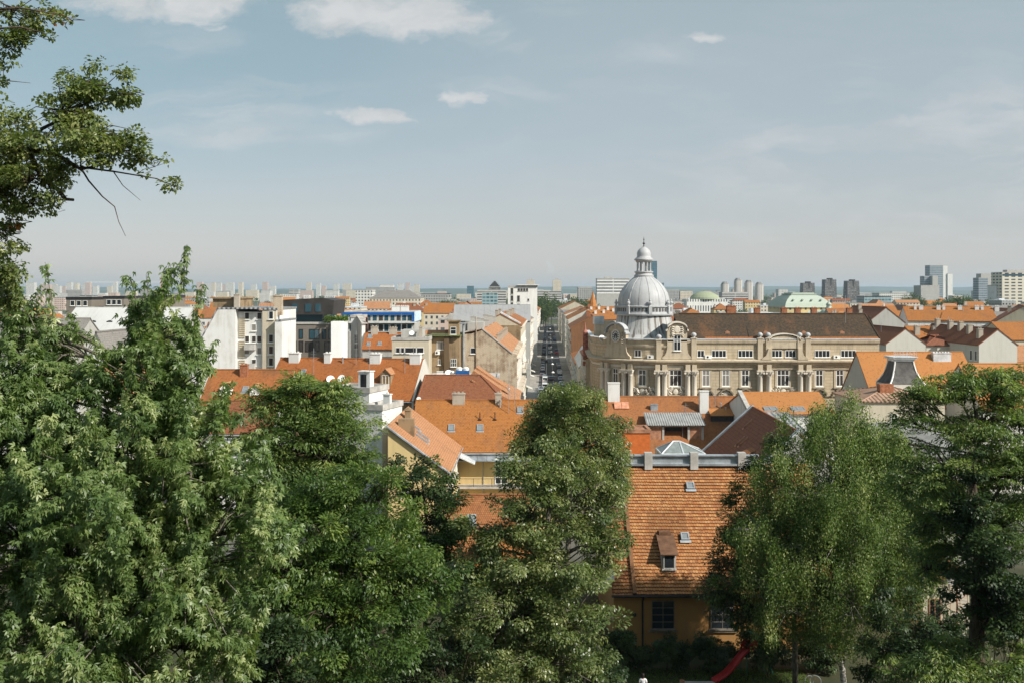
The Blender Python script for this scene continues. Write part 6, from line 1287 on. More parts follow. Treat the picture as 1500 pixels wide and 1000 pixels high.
# orange spire
sp = thing('church_spire', 'slender orange pyramid spire left of the palace dome', 'spire', (G(868.5, 480)[0], 480, 0)); m = MB(); m.lathe([(2.1, 21.5), (1.6, 24), (.15, Z(428, 480)), (.02, Z(425, 480))], 8); m.build('spire_roof', T_bright, sp); m = MB(); m.box(-1.6, 1.6, -1.6, 1.6, 0, 21.49); m.build('tower', P_beige, sp)
o = House('orange_chimney_house', 'orange roof dotted with white chimneys left of the palace dome', 'house', G(862, 370), G(915, 370), 16, Z(468, 370), Z(450, 378), 'gable', 0, P_cream, T_orange)
for u, v in ((1.5, 6), (3, 3.5), (4.6, 6.5), (6.2, 4), (8, 6), (10, 5)): o.chim(u, v, .9, .9, .7, P_white)
o = House('cream_gable_house', 'cream gable with small dark window right of the street', 'house', G(843, 396), G(866, 396), 14, Z(462, 396), Z(453, 396), 'gabley', 0, P_cream, T_pink); o.win(o.L / 2, o.ze + .6, .8, 1.4)
# crane far left
cr = thing('tower_crane', 'orange and white tower crane rising behind the maple', 'crane', (G(237, 1400)[0], 1400, 0)); m = MB(); z = Z(405, 1400)
for dx in (-1, 1):
    for dy in (-1, 1): m.box(dx - .15, dx + .15, dy - .15, dy + .15, 0, z)
k = 0
while k < z - 3: m.tube([(-1, -1, k), (1, -1, k + 3)], .12, 4); m.tube([(1, -1, k), (-1, -1, k + 3)], .12, 4); k += 3
m.build('mast', plain('crane_orange', (.6, .2, .05), .5), cr)
m = MB(); zj = Z(414, 1400)
for dx in (-.6, .6): m.box(-110, 40, dx - .12, dx + .12, zj, zj + .25)
m.box(-110, 40, -.1, .1, zj + 1.3, zj + 1.5); m.box(34, 40, -1, 1, zj - 2, zj); m.build('jib', M_white, cr)
# ------------------------------------------------------------ rows of ordinary houses
rg = random.Random(21)
fps = []
bpy.context.view_layer.update()
for o in COL.objects:
    if o.type == 'MESH' and o.parent and o.name.split('.')[0] in ('wall', 'firewall', 'top_storey', 'side_wall', 'body', 'tower', 'front_wing'):
        c = [o.matrix_world @ Vector(v) for v in o.bound_box]; fps.append((min(v.x for v in c), max(v.x for v in c), min(v.y for v in c), max(v.y for v in c)))
roofs = [('orange', T_orange), ('bright orange', T_bright), ('weathered orange', T_weath), ('red', T_red), ('pale orange', T_pink), ('grey', T_grey), ('dark red', T_dark)]
walls = [('white', F_white), ('cream', F_cream), ('pale pink', F_pink), ('grey', F_grey), ('yellow', F_yel)]
marks = [(60, 'left edge leaves'), (150, 'left maple shoots'), (237, 'tower crane'), (330, 'pale apartment block'), (455, 'dark modern block'), (540, 'blue trimmed block'), (590, 'grey roofed hall'), (718, 'stepped dark building'), (765, 'white tower block'), (803, 'street end'), (868, 'orange spire'), (898, 'white slab office'), (944, 'palace dome'), (1036, 'domed pavilion'), (1090, 'rounded towers'), (1184, 'green theatre roof'), (1235, 'dark flared towers'), (1286, 'bluish glass building'), (1362, 'blank grey tower'), (1420, 'right hand park'), (1443, 'slender glass tower'), (1490, 'cream hotel')]
used_labels = {}
pending = []
def where(px, Y):
    q, nm = min(marks, key=lambda k_: abs(k_[0] - px)); side = 'left of' if px < q - 6 else 'right of' if px > q + 6 else 'in line with'
    dist = 'near' if Y < 380 else 'middle distance' if Y < 700 else 'far' if Y < 1300 else 'farthest'
    return f'{dist}', f'{side} {nm}'
def place_label(o, px, Y, desc, noun):
    d, w = where(px, Y); pending.append((o, f'{d} {desc} {w}', px))
def finish_labels():
    by = {}
    for o, l, px in pending: by.setdefault(l, []).append((px, o))
    for l, v in by.items():
        v.sort(key=lambda k_: k_[0])
        for i, (px, o) in enumerate(v): o['label'] = l if len(v) == 1 else f'{l}, {ordinal(i)} from left'
cnt = 0; tries = 0
while cnt < 250 and tries < 9000:
    tries += 1
    Y = 235 * (1500 / 235) ** (rg.random() ** .85); px = rg.uniform(-40, 1540); x = G(px, Y)[0]
    L = rg.uniform(11, 26); Wd = rg.uniform(10, 14); rot = rg.choice([0, 0, 0, 90]); hx, hy = (L / 2, Wd / 2) if rot == 0 else (Wd / 2, L / 2)
    if XL(Y) - 17 - hx < x < XR(Y) + 17 + hx and Y < 1000: continue
    if abs(px - 803) < 16: continue
    if any(x + hx + 1 > a and x - hx - 1 < b and Y + hy + 1 > c and Y - hy - 1 < d for a, b, c, d in fps): continue
    fps.append((x - hx, x + hx, Y - hy, Y + hy)); lim = 23 if 500 < px < 1500 else 24
    rn, rf = rg.choices(roofs, [5, 3, 4, 3, 3, 2, 1.5])[0]; wn, wl = rg.choices(walls, [4, 4, 1.5, 2, 1.5])[0]; kd = rg.choices(['gable', 'hip', 'flat'], [6, 3, 2])[0]
    ze = rg.uniform(11, 17.5); zr = min(lim, ze + Wd / 2 * rg.uniform(.65, .95))
    if Y > 900: ze += 2
    if rot == 0: A, B = (x - L / 2, Y - Wd / 2), (x + L / 2, Y - Wd / 2)
    else: A, B = (x - Wd / 2, Y + L / 2), (x - Wd / 2, Y - L / 2)
    if px < 803 and rot: A, B = (x + Wd / 2, Y - L / 2), (x + Wd / 2, Y + L / 2)
    if kd == 'flat': ze += 2; rn = 'flat'; rf = rg.choice([M_conc, M_greyroof, M_zincp])
    o = House('city_house', '', 'house', A, B, Wd, ze, zr if kd != 'flat' else None, kd, 0, wl, rf, ridge=False, group='ordinary houses of the lower town')
    place_label(o.root, px, Y, f'{wn} {rn}-roofed house', 'standing')
    if Y < 700 and kd != 'flat':
        for _ in range(rg.randint(1, 3)): o.chim(rg.uniform(1, L - 1), rg.uniform(2, Wd - 2), rg.uniform(.8, 1.4), rg.uniform(.7, 1.6), .8, rg.choice([M_chim, P_white, M_brickc]))
        if rg.random() < .5: antenna(o.root, rg.uniform(1, L - 1), Wd / 2, o.rz_at(1, Wd / 2), rg.uniform(2, 4), 3)
    elif kd == 'flat':
        b = MB(); b.box(L * .3, L * .5, Wd * .3, Wd * .7, ze - .2, ze + rg.uniform(1.5, 3)); b.build('stair_head', rf, o.root)
    cnt += 1
# far blocks
fw_ = [('white', F_white), ('cream', F_cream), ('pinkish', F_pink), ('grey', F_grey), ('pale banded', F_band2)]
cnt = 0; tries = 0
while cnt < 150 and tries < 6000:
    tries += 1
    Y = rg.uniform(1500, 3600); px = rg.uniform(-20, 1520); w = rg.uniform(8, 24) ; x0, x1 = G(px - w / 2, Y)[0], G(px + w / 2, Y)[0]
    if any(x1 + 2 > a and x0 - 2 < b and Y + 34 > c and Y - 2 < d for a, b, c, d in fps): continue
    fps.append((x0, x1, Y, Y + 30)); wn, wl = rg.choices(fw_, [4, 3, 1.5, 2, 2])[0]
    o = block('city_block', '', px - w / 2, px + w / 2, Z(0, 1) * 0 + YH + (29 - (rg.uniform(14, 26) if Y < 2000 else rg.uniform(17, 37))) * F / Y, Y, wl, rg.uniform(14, 28), rg.choice([M_conc, M_greyroof, M_zincp]), cat='apartment block', group='apartment blocks far across the city')
    place_label(o, px, Y, f'{wn} flat roofed block', 'standing'); cnt += 1
# strip of high-rise blocks on the left horizon
for k, px in enumerate([44, 49, 52, 59, 63, 66, 71, 76, 84, 92, 101, 111, 122, 128, 139, 160, 168, 292, 304, 312, 320, 327, 336, 352, 371, 388, 399, 452, 466, 474, 492, 508, 586, 597, 603, 610]):
    Y = 4200 + (k * 997) % 1500; top = rg.uniform(413, 420); w = rg.choice([5, 6, 7, 8, 12])
    o = block('horizon_block', '', px - w / 2, px + w / 2, top, Y, [F_white, F_pink, F_white, F_cream][k % 4], 25, group='high-rise blocks on the horizon', cat='apartment block', par=1.5); place_label(o, px, Y, ['white', 'pinkish', 'white', 'cream'][k % 4] + ' high-rise block', 'on the horizon')
finish_labels()
# ------------------------------------------------------------ street trees, park trees, far woodland
def small_tree_mesh(seed, h, r, n, lf):
    g = np.random.default_rng(seed); K = 26
    u = g.normal(size=(K, 3)); u /= np.linalg.norm(u, axis=1, keepdims=True); c = u * (g.random(K)[:, None] ** .4) * np.array([r, r, h * .34]); c[:, 2] += h * .6
    i = g.integers(0, K, n); v = g.normal(size=(n, 3)); v /= np.linalg.norm(v, axis=1, keepdims=True)
    p = c[i] + v * g.random(n)[:, None] ** .5 * r * .38
    ct = g.normal(.45, .2, K)
    m = leafmesh('crown', p, v + u[i], u[i] * .6 + np.array([0, 0, .8]) + g.normal(size=(n, 3)) * .5, np.full(n, lf), np.full(n, lf * .7), np.clip(ct[i] + g.normal(0, .15, n), 0, 1), 'diamond', [L_far])
    b = MB(); b.tube([(0, 0, 0), (0, 0, h * .3), (.2, 0, h * .65)], [.35, .28, .12], 6)
    for k in range(7): b.tube([(0, 0, h * (.28 + .03 * k)), tuple(c[k] * .8 + np.array([0, 0, h * .1]))], [.14, .05], 4)
    return m, b.mesh('trunk', B_brown)
variants = [small_tree_mesh(s, 15, 5.5, 1700, .75) for s in (1, 2, 3)]
rt = random.Random(5)
pend2 = []
def city_tree(px, Y, s, desc, wd=1.):
    cm, tm = variants[rt.randrange(3)]; x = G(px, Y)[0]
    t = thing('city_tree', '', 'tree', (x, Y, 0), rt.random() * 6, 'broadleaf trees among the houses'); t.scale = (s * wd, s * wd, s)
    link('crown', cm, t); link('trunk', tm, t); pend2.append((t, px, Y, desc))
for px, Y, s, w in ((788, 850, 1.5, 1), (793, 880, 1.7, 1), (799, 830, 1.45, .8), (803, 930, 1.9, 1), (808, 870, 1.5, .7), (783, 820, 1.3, 1), (778, 900, 1.8, 1), (796, 800, 1.2, .8)): city_tree(px, Y, s, 'street tree', w)
for px, Y, s in ((829, 760, 1.5), (836, 780, 1.65), (843, 800, 1.6), (851, 790, 1.45), (858, 820, 1.55), (866, 830, 1.4)): city_tree(px, Y, s, 'rounded tree above street houses', 1.1)
for px, Y, s in ((655, 640, 1.0), (664, 660, 1.1), (675, 700, 1.3), (683, 680, 1.2), (690, 720, 1.3), (698, 700, 1.1), (628, 700, .9), (520, 620, 1.0), (528, 640, 1.1), (508, 640, 1.0), (740, 640, 1.0), (648, 900, 1.5), (672, 950, 1.5), (600, 560, .9), (570, 600, .95)): city_tree(px, Y, s, 'dark green tree among roofs')
for px, Y, s in ((1046, 560, .95), (1053, 540, 1.0), (1060, 560, 1.1), (1067, 540, 1.15), (1076, 530, 1.3), (1082, 550, 1.25), (1090, 560, 1.1), (1121, 430, .95), (1127, 430, 1.0), (1132, 440, .9), (1012, 600, 1.0), (1143, 560, 1.1), (1146, 700, 1.2)): city_tree(px, Y, s, 'slim dark tree', .8)
for px, Y, s in ((1378, 900, 1.5), (1384, 880, 1.6), (1392, 900, 1.7), (1400, 860, 1.7), (1408, 880, 1.6), (1415, 850, 1.7), (1423, 900, 1.6), (1430, 880, 1.5), (1344, 950, 1.8), (1338, 960, 1.9), (1451, 1000, 1.5), (1262, 800, 1.0), (1276, 820, 1.1), (1310, 820, 1.0), (1230, 900, 1.2)): city_tree(px, Y, s, 'green park tree')
for k in range(75): px = rt.uniform(20, 1500); Y = rt.uniform(450, 1900); px += 70 if abs(px - 808) < 30 else 0; city_tree(px, Y, rt.uniform(.75, 1.1) + (Y > 900) * .2, 'small tree')
pending.clear()
for t, px, Y, d in pend2: place_label(t, px, Y, d, 'growing')
finish_labels()
g = np.random.default_rng(9)
for nm, y0, y1, n, h in (('distant_woodland', 2400, 4200, 5200, 12), ('horizon_woodland', 4400, 8500, 5200, 15)):
    n1 = 240; cx = g.uniform(-.58, .58, n1); cy = g.uniform(y0, y1, n1); i = g.integers(0, n1, n); Yv = cy[i] + g.normal(0, 25, n); X = cx[i] * cy[i] + g.normal(0, 60, n)
    C_ = np.stack([X, Yv, g.uniform(1, h, n) * .9], 1); u = unit(n)
    o = link(nm, leafmesh(nm, C_, u, unit(n) + np.array([0, -.3, 1.]), g.uniform(5, 11, n), g.uniform(5, 9, n), g.random(n), 'diamond', [L_far])); kind(o, 'stuff'); tag(o, 'dark green woodland bands ' + ('in front of the far hills' if nm[0] == 'h' else 'between the farthest blocks of the city'), 'woodland')
# ------------------------------------------------------------ the big trees of the slope
def gz(x, y): return ground_z(y)
# silver maple, left foreground
Y = 18.; bl = [pb(60, 800, Y, 170, 210), pb(190, 760, Y - 1, 170, 180), pb(300, 820, Y - 1.5, 120, 170), pb(110, 960, Y - 2, 190, 110), pb(300, 940, Y - 1.5, 90, 110), pb(30, 620, Y, 110, 130), pb(235, 590, Y, 95, 120), pb(235, 480, Y + .2, 62, 75, None, 1.3), pb(345, 690, Y - .6, 62, 60), pb(385, 770, Y - 1, 40, 90), pb(90, 510, Y + .5, 50, 62, None, 1.2), pb(20, 480, Y + .6, 45, 70), pb(280, 690, Y - 1, 85, 80), pb(120, 640, Y - .3, 60, 60), pb(60, 560, Y, 70, 60), pb(170, 560, Y, 50, 60), pb(250, 540, Y, 70, 70), pb(40, 450, Y + .5, 36, 30), pb(15, 540, Y + .3, 50, 60), pb(10, 660, Y, 50, 60), pb(75, 580, Y, 50, 50), pb(300, 620, Y - .5, 60, 50), pb(330, 740, Y - .8, 70, 60), pb(150, 690, Y - .5, 80, 60)]
tree('maple_tree', 'big silver maple with drooping pointed leaves filling the left foreground', P(120, 1500, Y + .6), P(225, 470, Y + .3), bl, 1100, 135000, (.108, .036), [L_maple], B_grey, (.2, .4), 'maple', 'shoot', .26, tw=.012, outb=.5, sub=6, spread=.34, fill=.6)
for tp, k in (((68, 383), 1), ((200, 405), 2), ((217, 405), 2), ((268, 358), 3), ((292, 430), 3)):
    pass
def shoot_mesh(root, tops):
    cs, ds, ns = [], [], []; m = MB()
    for (x0, y0, x1, y1, n, sp) in tops:
        a, b = P(x0, y0, Y + .2), P(x1, y1, Y + .1); m.tube([a, a.lerp(b, .5) + Vector((.02, 0, 0)), b], [.012, .009, .004], 4)
        for k in range(n):
            t = RNG.random() ** .8; p = a.lerp(b, t); e = RNG.normal(size=3) * sp; ang_ = RNG.random() * 6.28
            cs.append(np.array(p) + e); ds.append([math.cos(ang_) * .6, math.sin(ang_) * .6, -.9 + RNG.normal() * .25]); ns.append([math.cos(ang_) * .8, math.sin(ang_) * .8 - .2, .6])
    n = len(cs); b3 = np.array(root.location)
    m.v = [(x - b3[0], y - b3[1], z - b3[2]) for x, y, z in m.v]
    link('top_shoots', leafmesh('top_shoots', np.array(cs) - b3, np.array(ds), np.array(ns), np.full(n, .125), np.full(n, .043), np.clip(RNG.normal(.4, .2, n), 0, 1), 'maple', [L_maple]), root); m.build('shoot_stem', B_grey, root)
mp = [o for o in COL.objects if o.name == 'maple_tree'][0]
shoot_mesh(mp, [(78, 470, 66, 384, 34, .035), (200, 450, 190, 403, 40, .06), (218, 470, 214, 402, 36, .05), (240, 450, 247, 388, 60, .07), (262, 440, 274, 358, 40, .03), (285, 470, 296, 420, 40, .06), (265, 420, 262, 385, 40, .08), (300, 540, 312, 500, 30, .08), (60, 500, 30, 440, 50, .12), (330, 640, 400, 640, 60, .09), (310, 600, 335, 560, 40, .09)])
# overhanging small-leaved tree, upper left (its trunk stands left of the view)
Y = 12.5; bl = [pb(20, 215, Y, 75, 70), pb(90, 165, Y - .2, 60, 52), pb(140, 130, Y, 50, 38), pb(175, 105, Y, 24, 16), pb(205, 140, Y, 30, 16), pb(120, 205, Y - .3, 80, 40), pb(185, 215, Y, 50, 26), pb(228, 245, Y, 30, 22), pb(250, 270, Y, 14, 8), pb(40, 270, Y - .2, 60, 30), pb(90, 262, Y, 36, 22), pb(75, 310, Y, 14, 14), pb(15, 320, Y, 20, 24), pb(10, 395, Y, 26, 28), pb(15, 440, Y + .5, 30, 20, None, 1.5), pb(8, 350, Y, 30, 30, None, 1.3), pb(18, 400, Y + .2, 34, 26, None, 1.3), pb(45, 300, Y, 40, 22), pb(0, 290, Y, 50, 40),
    pb(20, 20, Y + .3, 55, 26), pb(75, 25, Y + .3, 36, 16), pb(105, 30, Y + .3, 14, 6), pb(25, 62, Y + .3, 42, 24), pb(66, 58, Y + .3, 18, 12), pb(5, 95, Y + .3, 16, 16), pb(-60, 200, Y, 70, 160), pb(-80, 40, Y, 70, 60)]
ov = tree('overhanging_tree', 'small leaved tree reaching in from the upper left against the sky', P(-330, 1250, Y + 1), P(-150, -200, Y + .6), bl, 760, 34000, (.056, .042), [L_lime, L_red], B_brown, (.07, .17), 'diamond', 'round', .2, tw=.005, red=.008, outb=.5, sub=5, spread=.4, fill=.35,
    nodes=[(P(a, b, Y), r) for a, b, r in ((-100, 200, .04), (-40, 225, .035), (40, 218, .03), (80, 225, .026), (118, 246, .02), (160, 242, .012), (62, 262, .025), (90, 280, .02), (95, 172, .02), (130, 148, .014), (60, 190, .02), (170, 112, .008), (10, 330, .01), (0, 420, .01), (200, 255, .008), (5, 118, .01), (30, 12, .014), (90, 22, .007), (30, 40, .012), (-60, 40, .03), (0, 260, .02))])
m = MB(); T = lambda px, py, d=0: P(px, py, Y + d) - ov.location
m.tube([T(-140, 190), T(-40, 225), T(40, 218), T(80, 225), T(118, 248), T(160, 240)], [.075, .06, .045, .034, .022, .008], 7)
m.tube([T(40, 218), T(62, 262), T(85, 278), T(96, 292), T(108, 293)], [.035, .034, .03, .026, .02], 6)
m.tube([T(118, 245), T(130, 265), T(150, 288), T(168, 303), T(174, 325), T(184, 346)], [.014, .012, .009, .007, .005, .003], 5)
m.tube([T(165, 250), T(180, 272), T(206, 294)], [.008, .005, .002], 4); m.tube([T(60, 190), T(95, 172), T(130, 148), T(170, 112)], [.025, .018, .012, .004], 5); m.tube([T(118, 245), T(170, 252), T(230, 262), T(262, 276)], [.016, .011, .007, .003], 5)
m.tube([T(-60, 120), T(5, 118), T(45, 122)], [.01, .007, .002], 4); m.tube([T(-60, 18), T(30, 12), T(90, 22)], [.02, .014, .004], 5); m.tube([T(-40, 45), T(30, 40), T(70, 50)], [.02, .012, .004], 5)
m.build('branch', B_brown, ov, None, True)
# feathery locust behind the bushy robinia
Y = 46; bl = [pb(450, 585, Y, 62, 36), pb(410, 600, Y, 45, 26), pb(500, 610, Y, 42, 34), pb(455, 650, Y, 85, 50), pb(420, 700, Y, 55, 40), pb(500, 690, Y, 50, 45), pb(380, 590, Y - 1, 22, 8), pb(372, 650, Y, 22, 26), pb(440, 562, Y, 30, 14), pb(450, 740, Y, 80, 40), pb(400, 580, Y, 40, 18), pb(530, 640, Y, 22, 40), pb(400, 660, Y, 40, 40), pb(470, 570, Y, 50, 14)]
tree('locust_tree', 'dark feathery locust tree in front of the orange dormer roof', (P(460, 900, Y).x, Y, gz(0, Y)), P(448, 575, Y), bl, 420, 64000, (.19, .07), [L_locust], B_brown, (.3, .7), 'diamond', 'tier', .32, tw=.02, flat=.4)
# bushy robinia
Y = 36; bl = [pb(500, 800, Y, 150, 110), pb(440, 740, Y, 60, 40), pb(560, 730, Y - .5, 60, 45), pb(480, 720, Y, 60, 40), pb(420, 860, Y - 1, 90, 100), pb(590, 850, Y - 1.2, 75, 65), pb(500, 900, Y - 1.5, 150, 100), pb(640, 850, Y - 1, 30, 40), pb(540, 700, Y, 30, 20), pb(450, 980, Y - 1.5, 100, 60)]
tree('robinia_tree', 'broad bushy robinia with bright green leaf tips left of centre', (P(500, 1000, Y).x, Y, gz(0, Y)), P(500, 720, Y), bl, 560, 88000, (.15, .075), [L_robin, L_red], B_brown, (.28, .6), 'diamond', 'round', .3, tw=.015, red=.006)
# dark tree beside the yellow wing
Y = 47; bl = [pb(600, 690, Y, 40, 26), pb(635, 720, Y, 40, 34), pb(570, 680, Y, 22, 18), pb(660, 765, Y, 30, 40), pb(700, 690, Y + .5, 0.1, .1), pb(610, 760, Y, 60, 60), pb(655, 690, Y, 20, 14), pb(640, 820, Y, 60, 60), pb(700, 880, Y, 60, 60), pb(680, 950, Y - 2, 80, 60)]
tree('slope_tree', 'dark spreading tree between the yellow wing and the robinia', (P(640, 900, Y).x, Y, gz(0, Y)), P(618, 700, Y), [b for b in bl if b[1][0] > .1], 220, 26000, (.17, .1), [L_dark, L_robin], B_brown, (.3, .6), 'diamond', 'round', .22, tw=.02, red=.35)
# tall tree at the street axis
Y = 62; bl = [pb(836, 596, Y, 52, 32), pb(806, 611, Y, 40, 30), pb(866, 621, Y, 38, 34), pb(786, 651, Y, 36, 24), pb(836, 651, Y, 65, 40), pb(886, 651, Y, 22, 24), pb(846, 711, Y, 70, 50), pb(821, 576, Y, 22, 12), pb(896, 701, Y, 22, 30), pb(776, 636, Y, 26, 16), pb(911, 611, Y, 14, 14), pb(766, 666, Y, 24, 18), pb(856, 586, Y, 30, 18), pb(901, 666, Y, 24, 26)]
tree('ash_tree', 'tall pale green ash tree covering the near end of the street', (P(835, 900, Y).x, Y, gz(0, Y)), P(830, 590, Y), bl, 420, 64000, (.2, .085), [L_ash], B_grey, (.4, .85), 'diamond', 'round', .3, tw=.02, flat=.85)
# elm in the middle
Y = 43; bl = [pb(790, 690, Y, 65, 42), pb(830, 670, Y + .5, 55, 30), pb(762, 745, Y, 52, 46), pb(850, 740, Y, 62, 55), pb(800, 820, Y, 120, 80), pb(895, 790, Y, 26, 30), pb(700, 800, Y, 45, 20), pb(760, 900, Y - 1, 100, 80), pb(840, 920, Y - 1.2, 70, 70), pb(780, 980, Y - 2, 110, 50), pb(905, 740, Y, 22, 26), pb(705, 780, Y, 34, 26), pb(672, 830, Y, 30, 22), pb(690, 930, Y - .5, 60, 50), pb(890, 850, Y - .5, 26, 40), pb(880, 710, Y, 36, 34), pb(720, 860, Y - .5, 60, 40)]
tree('elm_tree', 'large elm with grey branches in the centre foreground', (P(790, 1000, Y).x, Y, gz(0, Y)), P(810, 690, Y), bl, 620, 84000, (.155, .09), [L_ash], B_grey, (.3, .65), 'diamond', 'round', .32, tw=.02)
# birch
Y = 61; bl = [pb(1233, 600, Y, 30, 36), pb(1198, 630, Y, 45, 45), pb(1268, 640, Y, 50, 50), pb(1228, 690, Y, 95, 70), pb(1308, 700, Y, 60, 60), pb(1158, 720, Y, 60, 60), pb(1228, 790, Y, 130, 70), pb(1328, 780, Y, 55, 60), pb(1138, 800, Y, 50, 60), pb(1248, 880, Y - .8, 70, 60), pb(1168, 880, Y, 70, 50), pb(1308, 830, Y, 50, 50), pb(1213, 590, Y, 22, 22), pb(1128, 690, Y, 40, 46), pb(1103, 770, Y, 34, 50), pb(1348, 730, Y, 40, 60), pb(1363, 800, Y, 26, 44), pb(1288, 640, Y, 40, 40), pb(1178, 610, Y, 30, 36), pb(1318, 660, Y, 34, 40), pb(1108, 850, Y, 40, 40), pb(1362, 760, Y, 34, 50), pb(1345, 690, Y, 36, 40), pb(1280, 610, Y, 26, 30)]
gx = P(1235, 1000, Y).x
tree('birch_tree', 'tall weeping birch with white trunk right of the tiled roof', (gx, Y, gz(0, Y)), P(1215, 585, Y), bl, 1600, 180000, (.15, .078), [L_birch], B_birch, (.4, .85), 'diamond', 'hang', .22, fill=.3, spread=.36, hw=.75, tw=.012, trunkpath=[(gx + .15, Y, gz(0, Y) - .3), P(1236, 1000, Y), P(1231, 950, Y), P(1226, 880, Y), P(1222, 780, Y), P(1216, 680, Y), P(1212, 590, Y)])
# dark companion left of the birch
Y = 64; bl = [pb(1150, 655, Y, 36, 22), pb(1115, 680, Y, 28, 24), pb(1090, 720, Y, 26, 26), pb(1075, 760, Y, 18, 40), pb(1110, 780, Y, 50, 60), pb(1100, 850, Y, 55, 30), pb(1070, 860, Y - 2, 50, 22), pb(1150, 860, Y, 40, 40), pb(1065, 885, Y - 1, 34, 26), pb(1085, 800, Y, 40, 60), pb(1060, 830, Y - 1, 22, 30), pb(1100, 900, Y, 60, 24), pb(1185, 790, Y, 60, 80, 3.), pb(1235, 760, Y, 50, 60, 3.), pb(1170, 860, Y, 50, 40, 3.)]  # last blobs added behind the birch to shade the ochre wall
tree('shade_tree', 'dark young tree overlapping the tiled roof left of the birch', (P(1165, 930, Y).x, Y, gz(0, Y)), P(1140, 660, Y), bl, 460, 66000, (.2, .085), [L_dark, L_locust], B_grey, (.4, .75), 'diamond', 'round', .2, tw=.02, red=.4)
# layered locust at the right
Y = 46; bl = [pb(1400, 570, Y, 60, 22), pb(1460, 560, Y, 60, 22), pb(1350, 610, Y, 45, 22), pb(1430, 620, Y, 80, 30), pb(1490, 600, Y + 1, 50, 40), pb(1380, 680, Y, 55, 40), pb(1460, 690, Y, 60, 50), pb(1520, 660, Y, 50, 90), pb(1360, 760, Y, 40, 40), pb(1330, 650, Y, 22, 16), pb(1470, 770, Y, 60, 50), pb(1385, 800, Y, 35, 40), pb(1340, 580, Y, 40, 16), pb(1420, 550, Y, 50, 12), pb(1490, 545, Y, 40, 16), pb(1340, 700, Y, 34, 40), pb(1420, 740, Y, 50, 50), pb(1350, 830, Y, 34, 26), pb(1310, 620, Y, 26, 12)]
tree('spreading_locust', 'airy layered locust tree with dark limbs at right edge', (P(1440, 1000, Y).x, Y, gz(0, Y)), P(1430, 600, Y), bl, 520, 76000, (.18, .07), [L_locust], B_brown, (.3, .7), 'diamond', 'tier', .34, sub=6, tw=.025)
Y = 44; bl = [pb(1430, 780, Y, 40, 90), pb(1440, 860, Y, 50, 80), pb(1420, 700, Y, 26, 60), pb(1470, 880, Y, 50, 70)]
tree('ivy_column', 'dark ivy covered trunk below the layered locust', (P(1440, 1000, Y).x, Y + .3, gz(0, Y)), P(1425, 680, Y + .3), bl, 160, 24000, (.16, .12), [L_dark], B_brown, (.3, .55), 'diamond', 'round', .35, tw=.015, cat='ivy')
# shrubs and hedge
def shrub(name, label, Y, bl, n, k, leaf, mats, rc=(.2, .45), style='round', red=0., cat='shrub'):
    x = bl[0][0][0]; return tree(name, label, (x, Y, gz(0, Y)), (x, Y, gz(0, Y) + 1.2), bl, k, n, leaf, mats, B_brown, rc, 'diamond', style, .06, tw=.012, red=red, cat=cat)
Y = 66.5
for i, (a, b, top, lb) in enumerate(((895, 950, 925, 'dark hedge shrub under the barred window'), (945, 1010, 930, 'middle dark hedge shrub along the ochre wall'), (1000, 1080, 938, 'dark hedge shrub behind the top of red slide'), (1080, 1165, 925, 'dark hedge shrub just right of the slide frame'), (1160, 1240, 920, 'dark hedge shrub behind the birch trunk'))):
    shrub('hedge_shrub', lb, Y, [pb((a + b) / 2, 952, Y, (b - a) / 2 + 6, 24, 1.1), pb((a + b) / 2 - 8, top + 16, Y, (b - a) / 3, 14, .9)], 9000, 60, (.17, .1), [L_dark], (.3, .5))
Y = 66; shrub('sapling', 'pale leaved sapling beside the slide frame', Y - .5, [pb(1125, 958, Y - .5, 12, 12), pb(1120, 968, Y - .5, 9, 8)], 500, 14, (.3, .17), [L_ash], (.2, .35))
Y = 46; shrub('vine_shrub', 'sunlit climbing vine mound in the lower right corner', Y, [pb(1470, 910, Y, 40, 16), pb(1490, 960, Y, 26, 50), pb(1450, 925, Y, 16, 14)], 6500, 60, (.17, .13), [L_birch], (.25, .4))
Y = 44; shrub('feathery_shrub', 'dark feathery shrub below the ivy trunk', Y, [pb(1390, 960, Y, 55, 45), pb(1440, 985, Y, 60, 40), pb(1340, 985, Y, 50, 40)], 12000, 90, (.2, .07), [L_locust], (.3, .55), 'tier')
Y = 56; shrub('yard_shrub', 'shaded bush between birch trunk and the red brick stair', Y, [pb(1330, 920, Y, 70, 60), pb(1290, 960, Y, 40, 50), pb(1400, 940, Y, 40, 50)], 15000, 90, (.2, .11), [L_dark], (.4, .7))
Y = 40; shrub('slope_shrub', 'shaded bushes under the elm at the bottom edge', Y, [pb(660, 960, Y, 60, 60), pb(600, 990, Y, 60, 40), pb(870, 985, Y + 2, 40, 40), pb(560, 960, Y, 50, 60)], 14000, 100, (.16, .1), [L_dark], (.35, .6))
Y = 23; shrub('low_bush', 'shaded bush between maple and robinia at the bottom edge', Y, [pb(420, 960, Y, 50, 60), pb(390, 1000, Y, 60, 50)], 8000, 60, (.13, .08), [L_dark], (.2, .35))
